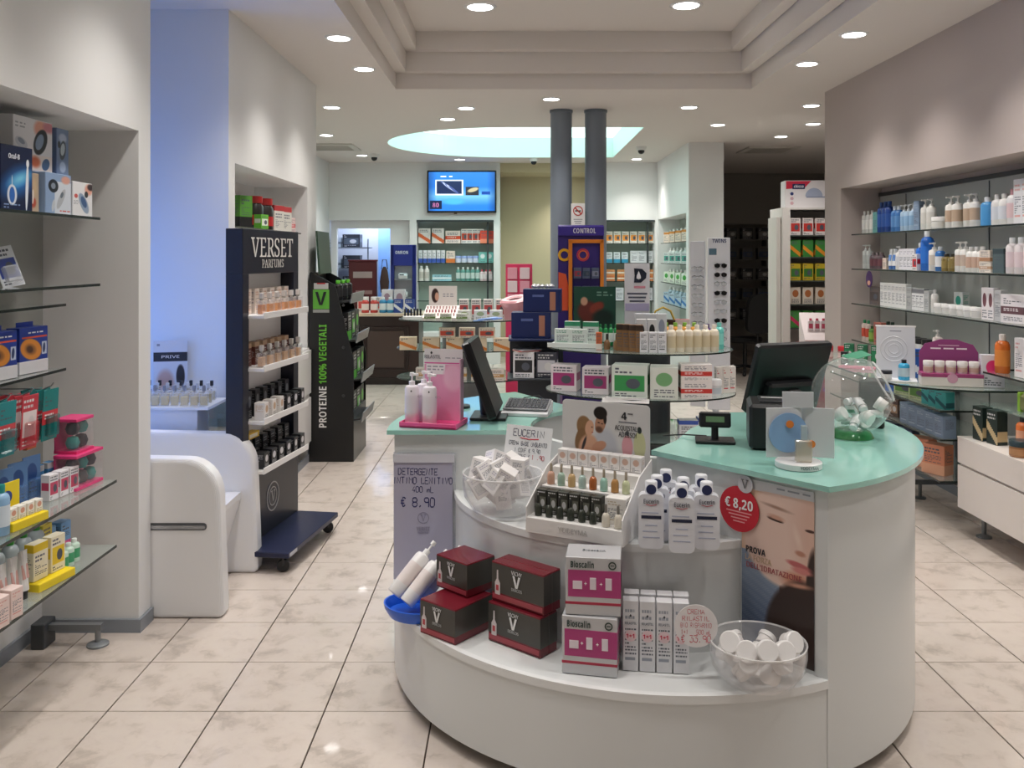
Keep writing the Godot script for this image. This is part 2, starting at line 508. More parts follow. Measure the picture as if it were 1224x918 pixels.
# ---------- product prototypes ----------
func proto(k: Array) -> Node3D:
	var key := str(k)
	if protos.has(key):
		return protos[key]
	var o := Node3D.new()
	var cat := "bottle"
	match k[0]:
		"box":   # w, h, d, base, accent, style
			o.name = "carton"
			cat = "box"
			mi(o, "body", bbox(k[1], k[2], k[3], 0.0015), pack_mat(k[4], k[5], k[6]))
		"blister":   # w, h, base, accent, style: card with a clear bubble
			o.name = "blister_pack"
			cat = "pack"
			mi(o, "card", bbox(k[1], k[2], 0.004, 0.001), pack_mat(k[3], k[4], k[5]))
			mi(o, "bubble", bbox(k[1] * 0.7, k[2] * 0.42, 0.022, 0.008), glass(k[3], 0.35, 0.05), Vector3(0, k[2] * 0.08, 0.013))
		"pump":   # r, h, body, cap, label colour
			o.name = "pump_bottle"
			var r: float = k[1]
			var h: float = k[2]
			mi(o, "body", lathe([Vector2(0, 0), Vector2(r * .93, 0), Vector2(r, h * .015), Vector2(r, h * .68), Vector2(r * .85, h * .73), Vector2(r * .35, h * .76), Vector2(0, h * .76)]), mat(k[3], .3))
			if k[5]:
				mi(o, "label", lathe([Vector2(r * 1.012, h * .2), Vector2(r * 1.012, h * .56)]), mat(k[5], .45))
			var pm := mi(o, "pump", lathe([Vector2(0, h * .755), Vector2(r * .42, h * .755), Vector2(r * .42, h * .83), Vector2(r * .14, h * .84), Vector2(r * .14, h * .93), Vector2(r * .34, h * .935), Vector2(r * .3, h), Vector2(0, h)], 14), mat(k[4], .35))
			mi(pm, "nozzle", bbox(r * .3, h * .045, r * 1.1, .001), mat(k[4], .35), Vector3(0, h * .945, r * .5))
		"round":   # r, h, body, cap, label
			o.name = "bottle"
			var r: float = k[1]
			var h: float = k[2]
			mi(o, "body", lathe([Vector2(0, 0), Vector2(r * .92, 0), Vector2(r, h * .02), Vector2(r, h * .72), Vector2(r * .8, h * .8), Vector2(r * .42, h * .84), Vector2(0, h * .84)], 16), mat(k[3], .25))
			if k[5]:
				mi(o, "label", lathe([Vector2(r * 1.012, h * .18), Vector2(r * 1.012, h * .6)], 16), mat(k[5], .45))
			mi(o, "cap", lathe([Vector2(r * .46, h * .835), Vector2(r * .48, h * .98), Vector2(r * .42, h), Vector2(0, h)], 14), mat(k[4], .35))
		"flat":   # w, h, body, cap, label: broad flask with rounded shoulders
			o.name = "flask"
			var w: float = k[1]
			var h: float = k[2]
			var poly := round_rect(-w / 2, 0, w / 2, h * .82, w * .22, 4)
			mi(o, "body", plate(poly, w * .5), mat(k[3], .3))
			if k[5]:
				mi(o, "label", bbox(w * .78, h * .4, w * .51, .001), mat(k[5], .45), Vector3(0, h * .18, 0))
			mi(o, "cap", lathe([Vector2(w * .25, h * .8), Vector2(w * .25, h * .985), Vector2(w * .22, h), Vector2(0, h)], 14), mat(k[4], .35))
		"jar":   # r, h, body, lid, label
			o.name = "jar"
			cat = "jar"
			var r: float = k[1]
			var h: float = k[2]
			mi(o, "body", lathe([Vector2(0, 0), Vector2(r * .9, 0), Vector2(r * .96, h * .05), Vector2(r * .96, h * .62), Vector2(0, h * .62)]), mat(k[3], .25))
			if k[5]:
				mi(o, "label", lathe([Vector2(r * .972, h * .14), Vector2(r * .972, h * .5)]), mat(k[5], .45))
			mi(o, "lid", lathe([Vector2(r * .9, h * .62), Vector2(r, h * .64), Vector2(r, h * .96), Vector2(r * .95, h), Vector2(0, h)]), mat(k[4], .3))
		"tube":   # r, h, body, cap: squeeze tube standing on its cap
			o.name = "squeeze_tube"
			cat = "tube"
			var r: float = k[1]
			var h: float = k[2]
			mi(o, "cap", lathe([Vector2(0, 0), Vector2(r * .8, 0), Vector2(r * .85, h * .18), Vector2(0, h * .18)], 14), mat(k[4], .35))
			var st := begin()
			var segs := 14
			for i in 5:
				for s in segs:
					var q := []
					for c in [[i, s], [i, s + 1], [i + 1, s + 1], [i + 1, s]]:
						var t := float(c[0]) / 5
						var a: float = TAU * c[1] / segs
						q.append(Vector3(r * sin(a) * (1.0 + .12 * t), h * (.18 + .82 * t), r * cos(a) * lerpf(1.0, .06, t)))
					var n := Vector3((q[0].x + q[1].x), 0.1 * r, (q[0].z + q[1].z) * 1.5).normalized()
					tri(st, [q[0], q[1], q[2]], [n, n, n], [Vector2.ZERO, Vector2.ZERO, Vector2.ZERO])
					tri(st, [q[0], q[2], q[3]], [n, n, n], [Vector2.ZERO, Vector2.ZERO, Vector2.ZERO])
			mi(o, "body", st.commit(), mat(k[3], .35))
			mi(o, "print", bbox(r * 1.5, h * .3, .0015, .0005), mat(k[5], .45), Vector3(0, h * .42, r * .68), Vector3(-9, 0, 0))
		"perfume":   # w, h, liquid, cap
			o.name = "perfume_bottle"
			var w: float = k[1]
			var h: float = k[2]
			mi(o, "flask", bbox(w, h * .66, w * .6, .003), glass("f4f4f4", .18))
			mi(o, "liquid", bbox(w * .8, h * .42, w * .4, .002), mat(k[3], .2), Vector3(0, .004, 0))
			mi(o, "neck", lathe([Vector2(w * .14, h * .66), Vector2(w * .14, h * .74), Vector2(0, h * .74)], 10), mat("b9b4ad", .3, .6))
			mi(o, "cap", bbox(w * .36, h * .27, w * .36, .002), mat(k[4], .25), Vector3(0, h * .73, 0))
		"vial":   # r, h, glass colour, cap
			o.name = "tester_bottle"
			var r: float = k[1]
			var h: float = k[2]
			mi(o, "body", lathe([Vector2(0, 0), Vector2(r, 0), Vector2(r, h * .42), Vector2(r * .75, h * .55), Vector2(r * .3, h * .62), Vector2(0, h * .62)], 12), mat(k[3], .15))
			mi(o, "cap", lathe([Vector2(r * .36, h * .62), Vector2(r * .33, h * .96), Vector2(r * .2, h), Vector2(0, h)], 10), mat(k[4], .3))
	tag(o, "", cat)
	protos[key] = o
	return o

func put(k: Array, label: String, group: String, at: Vector3, yaw := 0.0, scl := Vector3.ONE) -> Node3D:
	var p := proto(k)
	var o: Node3D = p.duplicate()
	o.name = numbered(p.name)
	add_child(o)
	o.position = at
	o.rotation_degrees.y = yaw
	o.scale = scl
	if label.split(" ").size() > 16:
		label = label.replace(" the ", " ").replace(" a ", " ")
	o.set_meta("label", label)
	if group: o.set_meta("group", group)
	return o

# a row of copies, listed from the left of the picture to the right
func row(k: Array, what: String, where: String, pts: Array, yaw := 0.0, jitter := 3.0, scl := Vector3.ONE) -> void:
	var group := "%s %s" % [what, where]
	for i in pts.size():
		var label := "%s %s" % [what, where] if pts.size() == 1 else "%s %s from the left %s" % [ORD[i], what, where]
		if pts.size() == 2:
			label = "%s %s of two %s" % [["left", "right"][i], what, where]
		put(k, label, group if pts.size() > 1 else "", pts[i], yaw + rng.randf_range(-jitter, jitter), scl)

# ---------- the place ----------
const WHITE := "e7e7e6"
const CEIL_Y := 3.19

func _ready() -> void:
	rng.seed = 11
	# camera with a lens shifted down, as the photograph's verticals are upright
	var cam := Camera3D.new()
	cam.name = "camera"
	add_child(cam)
	cam.position = V(0, 1.71, 0)
	cam.keep_aspect = Camera3D.KEEP_HEIGHT
	cam.set_frustum(918.0 / 1050.0 * 0.05, Vector2(0, -153.0 / 1050.0 * 0.05), 0.05, 60.0)
	cam.current = true
	var env := Environment.new()
	env.background_mode = Environment.BG_COLOR
	env.background_color = Color("5a98ff")
	env.background_energy_multiplier = 2.0
	env.tonemap_mode = Environment.TONE_MAPPER_LINEAR
	env.tonemap_exposure = 2.2
	env.sdfgi_enabled = true
	env.ssao_enabled = true
	env.ssil_enabled = true
	var we := WorldEnvironment.new()
	we.name = "environment"
	we.environment = env
	add_child(we)
	ceiling_lights()
	shell()
	floor_tiles()
	kiosk()
	kiosk_goods()
	left_niche()
	recess()
	parfum_stand()
	protein_display()
	right_wall()
	islands()
	back_area()
	ceiling_fittings()
	finish_packs()

const SPOT := 1.0

func downlight(x: float, y: float, d: float, where: String, r := 0.075) -> void:
	var t := thing("ceiling_downlight", "round recessed downlight %s" % where, "light", V(x, y, d), 0, "recessed ceiling downlights")
	mi(t, "rim", lathe([Vector2(r, -.001), Vector2(r * 1.0, -.008), Vector2(r * 1.22, -.006), Vector2(r * 1.28, 0)], 24), mat("e8e8e8", .3))
	mi(t, "light_disc", lathe([Vector2(r, -.003), Vector2(r * .7, -.005), Vector2(0, -.005)], 24), glow("fdfbf8", 6.0))
	var s := SpotLight3D.new()
	s.name = "spot_light"
	t.add_child(s)
	s.position = Vector3(0, -.02, 0)
	s.rotation_degrees = Vector3(-90, 0, 0)
	s.spot_angle = 54.0
	s.spot_angle_attenuation = 1.0
	s.light_color = Color("fff9f3")
	s.light_energy = SPOT
	s.light_size = r
	s.spot_range = 20.0
	s.spot_attenuation = 2.0
	s.shadow_enabled = true

func ceiling_lights() -> void:
	for a in [[-1.174, 5.954, "left of the stepped ceiling recess, the nearer of two"], [-1.17, 6.94, "left of the stepped ceiling recess, the farther of two"], [-1.79, 8.73, "above the black floor display"],
			[-.46, 8.78, "left of the columns, nearer the camera"], [-.695, 9.476, "just before the turquoise light well, left"], [.37, 8.27, "in front of the left grey column"],
			[1.76, 8.73, "right of the two grey columns"], [2.32, 9.9, "in front of the white pillar"], [2.28, 5.86, "right of the stepped recess, nearest"], [2.27, 6.757, "right of the stepped recess, second"],
			[2.94, 8.63, "beside the end of the right wall, nearer"], [3.37, 9.83, "beside the end of the right wall, farther"], [3.33, 10.87, "next to the air vent on the right"],
			[-2.27, 10.74, "over the dark wooden counter"], [-2.2, 12.9, "by the left air vent at the back"], [-.8, 13.45, "above the television"], [1.9, 13.4, "in the back corner by the camera dome"]]:
		downlight(a[0], CEIL_Y, a[1], a[2])
	downlight(.86, 3.05, 14.45, "added to brighten the passage, hidden behind the columns")  # extra lamp, added out of sight to brighten the olive passage wall
	downlight(-.248, 3.655, 6.85, "inside the stepped recess, left", .1)
	downlight(1.35, 3.655, 6.81, "inside the stepped recess, right", .1)
	for i in 4:   # the rows go on overhead, out of the picture
		downlight(-1.17, CEIL_Y, 4.9 - i * 1.25, "of the left row over the entrance, number %s from the counter" % ORD[i])
		downlight(2.28, CEIL_Y, 4.8 - i * 1.25, "of the right row over the entrance, number %s from the counter" % ORD[i])
	for i in 2:
		downlight(-.248, 3.655, 4.6 - i * 2.2, "of the inner left pair, number %s from the counter" % ORD[i], .1)
		downlight(1.35, 3.655, 4.6 - i * 2.2, "of the inner right pair, number %s from the counter" % ORD[i], .1)

func shell() -> void:
	var wm := plaster(WHITE)
	# left wall: plane x = -1.70, niche 1 (d -2..4.0), pier, window recess (4.13..5.27), niche 2 (5.39..7.3), end 7.63
	struct("wall_left", bxs([
		[-2.3, 2.28, -2.4, -1.70, 4.0, 4.13], [-2.3, 0, -2.4, -2.14, 2.28, 4.13], [-2.14, 0, 4.0, -1.70, 2.28, 4.13],
		[-3.1, 0, 5.27, -1.70, 4.0, 5.39], [-2.3, 2.28, 5.39, -1.70, 4.0, 7.3], [-2.3, 0, 5.39, -2.14, 2.28, 7.3], [-2.3, 0, 7.3, -1.70, 4.0, 7.63],
		[-3.1, 0, 7.55, -2.3, 4.0, 7.63], [-3.1, 0, 7.63, -2.9, 4.0, 14.0],
		[-3.1, 0, 4.05, -2.3, 4.0, 4.13], [-3.1, 2.2, 4.13, -3.0, 4.0, 5.27], [-3.1, 0, 4.13, -3.0, .5, 5.27]]), wm)
	var win := struct("window_1", bxs([[-3.08, .5, 4.13, -3.03, .56, 5.27], [-3.08, 2.14, 4.13, -3.03, 2.2, 5.27], [-3.08, .56, 4.13, -3.03, 2.14, 4.19], [-3.08, .56, 5.21, -3.03, 2.14, 5.27]]), mat("c9ccd0", .4))
	mi(win, "pane", bxs([[-3.06, .56, 4.19, -3.055, 2.14, 5.21]]), glass("ffffff", .06))
	# right wall: plane x = 2.83, niche d -2..7.56, end at 7.945
	var rm := plaster("bcb0ab")
	struct("wall_right", bxs([[2.83, 2.29, -2.4, 3.3, 4.0, 7.56], [2.83, 0, 7.56, 3.3, 4.0, 7.945], [3.18, 0, -2.4, 3.3, 2.29, 7.56], [5.6, 0, 7.9, 5.7, 4.0, 16], [3.3, 0, 7.85, 5.7, 4.0, 7.945]]), rm)
	struct("wall_outer", bxs([[-3.6, 0, 16.0, 5.8, 4.0, 16.1], [-3.6, 0, 7.55, -3.4, 4.0, 16.0], [-3.4, 0, 7.55, -3.1, 4.0, 7.63], [-3.6, 3.75, 7.55, 5.8, 3.85, 16.0]]), wm)  # unseen enclosure, added to keep sky light from leaking in
	struct("wall_front", bxs([[-2.3, 0, -2.4, 3.3, 4.0, -2.3]]), wm)
	# back wall with its niches and the side wall with its niche and pier
	struct("wall_back", bxs([
		[-2.9, 2.28, 13.9, -.19, 4.0, 14.05], [-1.62, 0, 13.9, -1.51, 2.28, 14.3], [-.29, 0, 13.9, -.19, 2.28, 14.9], [-1.51, 0, 14.2, -.29, 2.28, 14.3], [-1.51, 0, 13.9, -.29, .5, 14.2],
		[-2.9, 2.15, 14.05, -1.62, 2.28, 14.15], [-2.9, 0, 14.05, -2.8, 2.15, 14.15], [-1.95, 0, 14.05, -1.62, 2.15, 14.15], [-2.8, 0, 14.05, -1.95, .8, 14.15],
		[1.38, 2.28, 13.9, 2.26, 4.0, 14.05], [1.38, 0, 13.9, 1.48, 2.28, 14.3], [1.48, 0, 14.2, 2.26, 2.28, 14.3], [1.48, 0, 13.9, 2.26, .5, 14.2], [2.26, 0, 13.9, 2.3, 4.0, 14.3],
		[2.3, 2.28, 11.6, 2.75, 4.0, 14.3], [2.3, 0, 11.43, 2.754, 4.0, 11.6], [2.65, 0, 11.6, 2.75, 2.28, 14.3], [2.3, 0, 13.8, 2.65, 2.28, 13.9], [2.3, 0, 11.6, 2.65, .5, 13.8],
		[1.38, 0, 14.2, 1.48, 4.0, 15.0]]), wm)
	struct("wall_back_passage", bxs([[-.3, 0, 14.9, 1.5, 4.0, 15.0], [-.19, 3.05, 14.0, 1.38, 4.0, 14.9]]), plaster("c6bd9c"))  # the yellowish light of the passage is put into this plaster tint
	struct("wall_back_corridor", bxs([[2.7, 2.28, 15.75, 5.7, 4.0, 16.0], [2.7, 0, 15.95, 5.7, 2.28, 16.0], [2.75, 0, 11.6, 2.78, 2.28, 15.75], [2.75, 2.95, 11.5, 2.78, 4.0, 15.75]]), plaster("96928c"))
	# room behind the pass-through, with its own daylight-blue door
	struct("wall_back_store", bxs([[-3.4, 0, 15.6, -1.5, 2.8, 15.7], [-3.4, 0, 14.15, -3.3, 2.8, 15.7], [-1.6, 0, 14.3, -1.5, 2.8, 15.7], [-3.4, 2.6, 14.15, -1.5, 2.8, 15.7]]), plaster("b9bdc4"))
	# ceiling with the stepped recess and the light well
	var st := begin()
	var lo := CEIL_Y
	var hi := CEIL_Y + 0.12
	for b in [[-3.1, -2.4, -1.03, 10.0], [2.12, -2.4, 5.7, 10.0], [-1.03, 7.79, 2.12, 10.0], [-1.03, -2.4, 2.12, -.5]]:
		add_box(st, V(b[0], lo, b[1]), V(b[2], hi, b[3]))
	var pl := PackedVector2Array([Vector2(0, 16), Vector2(-3.4, 16), Vector2(-3.4, 10.0), Vector2(0, 10.0)])
	var half := PackedVector2Array()
	for i in 25:
		var t := deg_to_rad(-90.0 - 180.0 * i / 24.0)
		half.append(Vector2(1.64 * cos(t), 11.65 + 1.55 * sin(t)))
	pl.append_array(half)
	add_prism(st, pl, lo, lo + .04)
	add_prism(st, PackedVector2Array([Vector2(0, 10.0), Vector2(5.7, 10.0), Vector2(5.7, 16), Vector2(0, 16), Vector2(0, 13.2), Vector2(1.52, 13.2), Vector2(1.52, 10.1), Vector2(0, 10.1)]), lo, lo + .04)
	# steps of the recess: rings of rising height
	var X := [[-1.03, 2.12, 7.79], [-.93, 2.01, 7.70], [-.83, 1.90, 7.60]]
	var Y := [CEIL_Y, 3.327, 3.499, 3.655]
	for i in 3:
		var a: Array = X[i]
		var y0: float = Y[i]
		var y1: float = Y[i + 1]
		var in0: float = a[0]
		y0 = hi if i == 0 else y0
		add_box(st, V(in0 - .1, y0, -.5), V(in0, y1 + .1, a[2] + .1))
		add_box(st, V(a[1], y0, -.5), V(a[1] + .1, y1 + .1, a[2] + .1))
		add_box(st, V(in0 - .1, y0, a[2]), V(a[1] + .1, y1 + .1, a[2] + .1))
		add_box(st, V(in0 - .1, y0, -.6), V(a[1] + .1, y1 + .1, -.5 + .1 * i))
	add_box(st, V(-.95, 3.655, -.5), V(2.0, 3.75, 7.7))
	struct("ceiling", st.commit(), plaster("dfd8d2"))
	# turquoise light well: rim wall and glowing diffuser above
	var rim := begin()
	var outline := half.duplicate()
	outline.append_array(PackedVector2Array([Vector2(1.52, 13.2), Vector2(1.52, 10.1)]))
	for i in outline.size():
		outline[i] = (outline[i] - Vector2(0, 11.65)) * .997 + Vector2(0, 11.65)
	for i in outline.size():
		var a := outline[i]
		var b := outline[(i + 1) % outline.size()]
		var n := V((b - a).y, 0, -(b - a).x).normalized()
		if n.dot(V(-a.x, 0, 11.65 - a.y)) < 0:
			n = -n
		quad(rim, V(a.x, lo, a.y), V(b.x, lo, b.y), V(b.x, lo + .3, b.y), V(a.x, lo + .3, a.y), n)
		var o1 := a - Vector2(-n.x, n.z) * 0.0 + Vector2(-n.x, n.z) * .03
		var o2 := b + Vector2(-n.x, n.z) * .03
		quad(rim, V(o1.x, lo + .04, o1.y), V(o2.x, lo + .04, o2.y), V(o2.x, lo + .3, o2.y), V(o1.x, lo + .3, o1.y), -n)
	var well := struct("trim_1", rim.commit(), plaster("d3e9e3"), "turquoise rim of the half oval ceiling light well")
	var big := PackedVector2Array()
	for p in outline:
		big.append((p - Vector2(0, 11.65)) * 1.02 + Vector2(0, 11.65))
	mi(well, "light_panel", prism(big, lo + .3, lo + .34), glow("e2fffa", .9))
	var al := AreaLight3D.new()
	al.name = "light_well_glow"
	well.add_child(al)
	al.position = V(0, lo + .27, 11.65)
	al.rotation_degrees = Vector3(-90, 0, 0)
	al.area_size = Vector2(2.4, 2.4)
	al.light_color = Color("e4fff8")
	al.light_energy = .5
	al.area_range = 20.0
	al.shadow_enabled = true
	# baseboards
	var bm := mat("8d939b", .5)
	struct("baseboard_left", bxs([[-2.14, 0, -2.3, -2.125, .06, 4.0], [-2.14, 0, 3.985, -1.685, .06, 4.0], [-1.70, 0, 4.0, -1.685, .06, 4.13], [-1.70, 0, 5.27, -1.685, .06, 7.63], [-2.14, 0, 7.63, -1.685, .06, 7.645]]), bm)
	struct("baseboard_right", bxs([[3.165, 0, -2.3, 3.18, .06, 7.56], [2.83, 0, 7.545, 3.165, .06, 7.56], [2.815, 0, 7.56, 2.83, .06, 7.945]]), bm)

func floor_tiles() -> void:
	var ims := []
	for v in 3:
		var n := FastNoiseLite.new()
		n.seed = 20 + v
		n.noise_type = FastNoiseLite.TYPE_SIMPLEX_SMOOTH
		n.frequency = 0.009
		n.fractal_octaves = 6
		n.fractal_gain = .62
		n.domain_warp_enabled = true
		n.domain_warp_amplitude = 60
		n.domain_warp_frequency = 0.01
		var t := NoiseTexture2D.new()
		t.width = 512
		t.height = 512
		t.seamless = true
		t.noise = n
		var g := Gradient.new()
		g.offsets = PackedFloat32Array([0.0, 0.28, 0.4, 0.5, 0.75, 1.0])
		g.colors = PackedColorArray([Color("aa9f96"), Color("c2b6ac"), Color("ccc0b6"), Color("d0c4bb"), Color("d3c8be"), Color("cbbfb6")])
		t.color_ramp = g
		var m := StandardMaterial3D.new()
		m.albedo_texture = t
		m.roughness = 0.32
		m.clearcoat_enabled = true
		m.clearcoat = .4
		m.clearcoat_roughness = .04
		m.uv1_triplanar = true
		m.uv1_world_triplanar = true
		m.uv1_scale = Vector3(1.1, 1.1, 1.1)
		m.uv1_offset = Vector3(.37 * v, .21 * v, .53 * v)
		ims.append(m)
	var fl := struct("floor", bxs([[-3.4, -.2, -2.4, 5.7, -.0085, 16.0]]), mat("4a3e35", .8), "grey brown joints and bed under the tiles")
	var tile := bbox(.4025, .008, .3955, .001)
	var rest := begin()
	for iz in range(-14, 32):
		for ix in range(-7, 16):
			var x := -.705 + .408 * ix + .204
			var d := 3.30 + .4 * iz + .2
			if x < -3.4 or x > 5.6 or d < -2.3:
				continue
			if d > 2.7 and d < 8.6 and x > -2.1 and x < 2.9 and absf(x) < d * .6 + .3:
				mi(fl, "tile", tile, ims[rng.randi() % 3], V(x, -.008, d))
			else:
				rest.append_from(tile, 0, Transform3D(Basis.IDENTITY, V(x, -.008, d)))
	var r := mi(fl, "far_tiles", rest.commit(), ims[0])
	r.set_meta("kind", "stuff")

# ---------- round counter in the middle ----------
const KC := Vector2(.56, 3.75)

func kiosk() -> void:
	var w := mat("dfe2e2", .28)
	var t := thing("round_display_counter", "white lacquered round sales counter with stepped front and sea green glass tops", "counter")
	var right := arc(KC, 1.055, -65.1, 20, 36)
	right.append_array(PackedVector2Array([Vector2(1.02, 4.05), Vector2(.77, 3.68), Vector2(.66, 3.44), Vector2(.544, 3.30)]))
	mi(t, "counter_body", prism(right, .05, .965), w)
	var left := arc(KC, 1.055, 183.8, 122, 24)
	left.append_array(arc(KC, .5, 122, 180, 14))
	left.append(Vector2(.12, 3.68))
	mi(t, "counter_body", prism(left, .05, .965), w)
	var s1 := arc(KC, 1.052, -176.2, -65.1, 48)
	s1.append_array(PackedVector2Array([Vector2(.544, 3.30), Vector2(.35, 3.38), Vector2(.12, 3.68)]))
	mi(t, "lower_step", prism(s1, .05, .36), w)
	var s2 := PackedVector2Array()
	for i in 41:
		var u := i / 40.0
		var th := deg_to_rad(lerpf(-175.0, -72.4, u))
		s2.append(KC + Vector2(cos(th), sin(th)) * lerpf(.80, .755, u * u))
	var s2edge := s2.duplicate()
	s2.append_array(PackedVector2Array([Vector2(.544, 3.30), Vector2(.35, 3.38), Vector2(.12, 3.68)]))
	mi(t, "upper_step", prism(s2, .36, .73), w)
	mi(t, "back_panel", prism(PackedVector2Array([Vector2(.544, 3.30), Vector2(.35, 3.38), Vector2(.12, 3.68), Vector2(.14, 3.70), Vector2(.36, 3.41), Vector2(.56, 3.33)]), .73, .95), w)
	mi(t, "plinth", prism(arc(KC, .98, 0, 352, 44), 0, .05), mat("55565a", .5))
	# raised lips of the two steps
	var rims := [arc(KC, 1.052, -176.2, -65.1, 48), s2edge]
	for q in 2:
		var lip := PackedVector2Array()
		var inner := PackedVector2Array()
		for p in rims[q]:
			lip.append(KC + (p - KC) * 1.006)
			inner.append(KC + (p - KC) * .985)
		inner.reverse()
		lip.append_array(inner)
		mi(t, "step_edge", prism(lip, [.335, .705][q], [.3612, .7312][q]), mat("eaecec", .3))
	# frosted glass tops
	var gm := StandardMaterial3D.new()
	gm.albedo_color = Color("a2dccf")
	gm.roughness = .12
	gm.clearcoat_enabled = true
	gm.clearcoat = .6
	gm.clearcoat_roughness = .05
	var rt := arc(KC, 1.085, -66.3, 21, 40)
	rt.append_array(PackedVector2Array([Vector2(1.0, 4.07), Vector2(.75, 3.69), Vector2(.645, 3.45), Vector2(.52, 3.28)]))
	mi(t, "glass_top", prism(rt, .967, .985), gm)
	var lt := arc(KC, 1.085, 185.2, 120, 26)
	lt.append_array(arc(KC, .48, 120, 180, 14))
	lt.append(Vector2(.13, 3.655))
	mi(t, "glass_top", prism(lt, .967, .985), gm)

func couple_print() -> StandardMaterial3D:
	var im := canvas(320, 210, "d9d9d9")
	var skin := Color("d9a98c")
	soft(im, .5, .78, .17, .42, 0, Color("c4c8d0"), .3)          # his pale shirt
	soft(im, .445, .34, .065, .18, .2, Color("b88a70"), .1)      # his face
	soft(im, .445, .16, .085, .12, .1, Color("221c1a"), .15)     # his hair
	soft(im, .5, .26, .022, .1, 0, Color("2a2320"), .3)
	soft(im, .43, .45, .055, .07, .2, Color("6a4c3e"), .5)       # beard
	soft(im, .425, .33, .018, .012, .2, Color("3a2620"), .4)
	soft(im, .465, .345, .014, .012, .2, Color("3a2620"), .4)
	soft(im, .25, .42, .095, .2, -.1, Color("94724f"), .15)      # her hair
	soft(im, .2, .64, .06, .22, .25, Color("8a6848"), .2)
	soft(im, .315, .44, .055, .15, .15, skin, .12)               # her face
	soft(im, .345, .42, .012, .012, 0, Color("4a2f28"), .4)
	soft(im, .35, .51, .014, .012, 0, Color("b05a50"), .4)
	soft(im, .3, .8, .13, .28, .2, skin, .2)                     # shoulders
	soft(im, .43, .74, .1, .09, -.5, Color("cf9a7d"), .2)        # arm and hand
	soft(im, .25, .72, .02, .16, .3, Color("3a3236"), .4)
	soft(im, .76, .7, .065, .2, 0, Color("e3a7b0"), .06)         # rose flask
	soft(im, .9, .66, .07, .25, 0, Color("cfd3a5"), .06)         # pale green flask
	soft(im, .76, .47, .02, .05, 0, Color("6d6f73"), .1)
	soft(im, .9, .4, .025, .06, 0, Color("3c4a45"), .1)
	return print_mat(im, .3)

func face_print() -> StandardMaterial3D:
	var im := canvas(280, 600, "e9d3c8")
	for y in 600:   # paper ground: white letterhead, sand, sea below
		for x in 280:
			var v := y / 600.0
			var c := Color("dcdde0") if v < .06 else Color("e6c3a9")
			if v > .42:
				c = Color("8d9db4").lerp(Color("39496a"), clampf((v - .55) * 2.5, 0, 1)) if x < 150 else Color("49342c")
				c = c.lerp(Color("b8bcc4"), .25 * absf(sin(x * .21 + y * .37) * sin(y * .11 - x * .05)))
			im.set_pixel(x, y, c)
	var skin := Color("f0d2c4")
	soft(im, .62, .3, .62, .3, .12, skin, .08)
	soft(im, 1.0, .22, .36, .42, 0, Color("e9c3b2"), .7)
	soft(im, .75, .52, .25, .06, -.15, Color("d99a7f"), .6)
	soft(im, .82, .82, .5, .32, .2, Color("33211c"), .12)        # dark hair
	soft(im, 1.0, .6, .12, .3, 0, Color("33211c"), .2)
	soft(im, .5, .135, .27, .014, .13, Color("b08a78"), .8)      # brow
	soft(im, .48, .205, .13, .012, .12, Color("5a3a30"), .4)     # closed lid and lashes
	soft(im, .49, .193, .15, .02, .12, Color("d9a994"), .6)
	soft(im, .48, .21, .12, .006, .12, Color("3b2621"), .4)
	soft(im, .95, .225, .08, .01, .0, Color("4a2f28"), .4)
	soft(im, .78, .28, .06, .1, -.3, Color("f6dacb"), .8)        # nose
	soft(im, .82, .365, .09, .02, .1, Color("c98e78"), .5)
	soft(im, .80, .435, .2, .022, .14, Color("c4696a"), .4)     # lips
	soft(im, .84, .462, .17, .024, .05, Color("d98a84"), .45)
	soft(im, .8, .55, .25, .02, -.1, Color("d09a82"), .7)
	op_draw(im, ["r", 0, 0, 1, .055, "d8dade"], 0, 1)
	op_draw(im, ["l", .5, .02, .95, .01, 1, "9aa0a8"], 0, 1)
	return print_mat(im, .3)

func card(parent: Node, called: String, w: float, h: float, thick: float, m: Material, at: Vector3, turn := Vector3.ZERO) -> MeshInstance3D:
	# a printed sheet: a thin box whose front carries the whole picture
	var st := begin()
	add_box(st, Vector3(-w / 2, 0, -thick), Vector3(w / 2, h, 0))
	return mi(parent, called, st.commit(), m, at, turn)

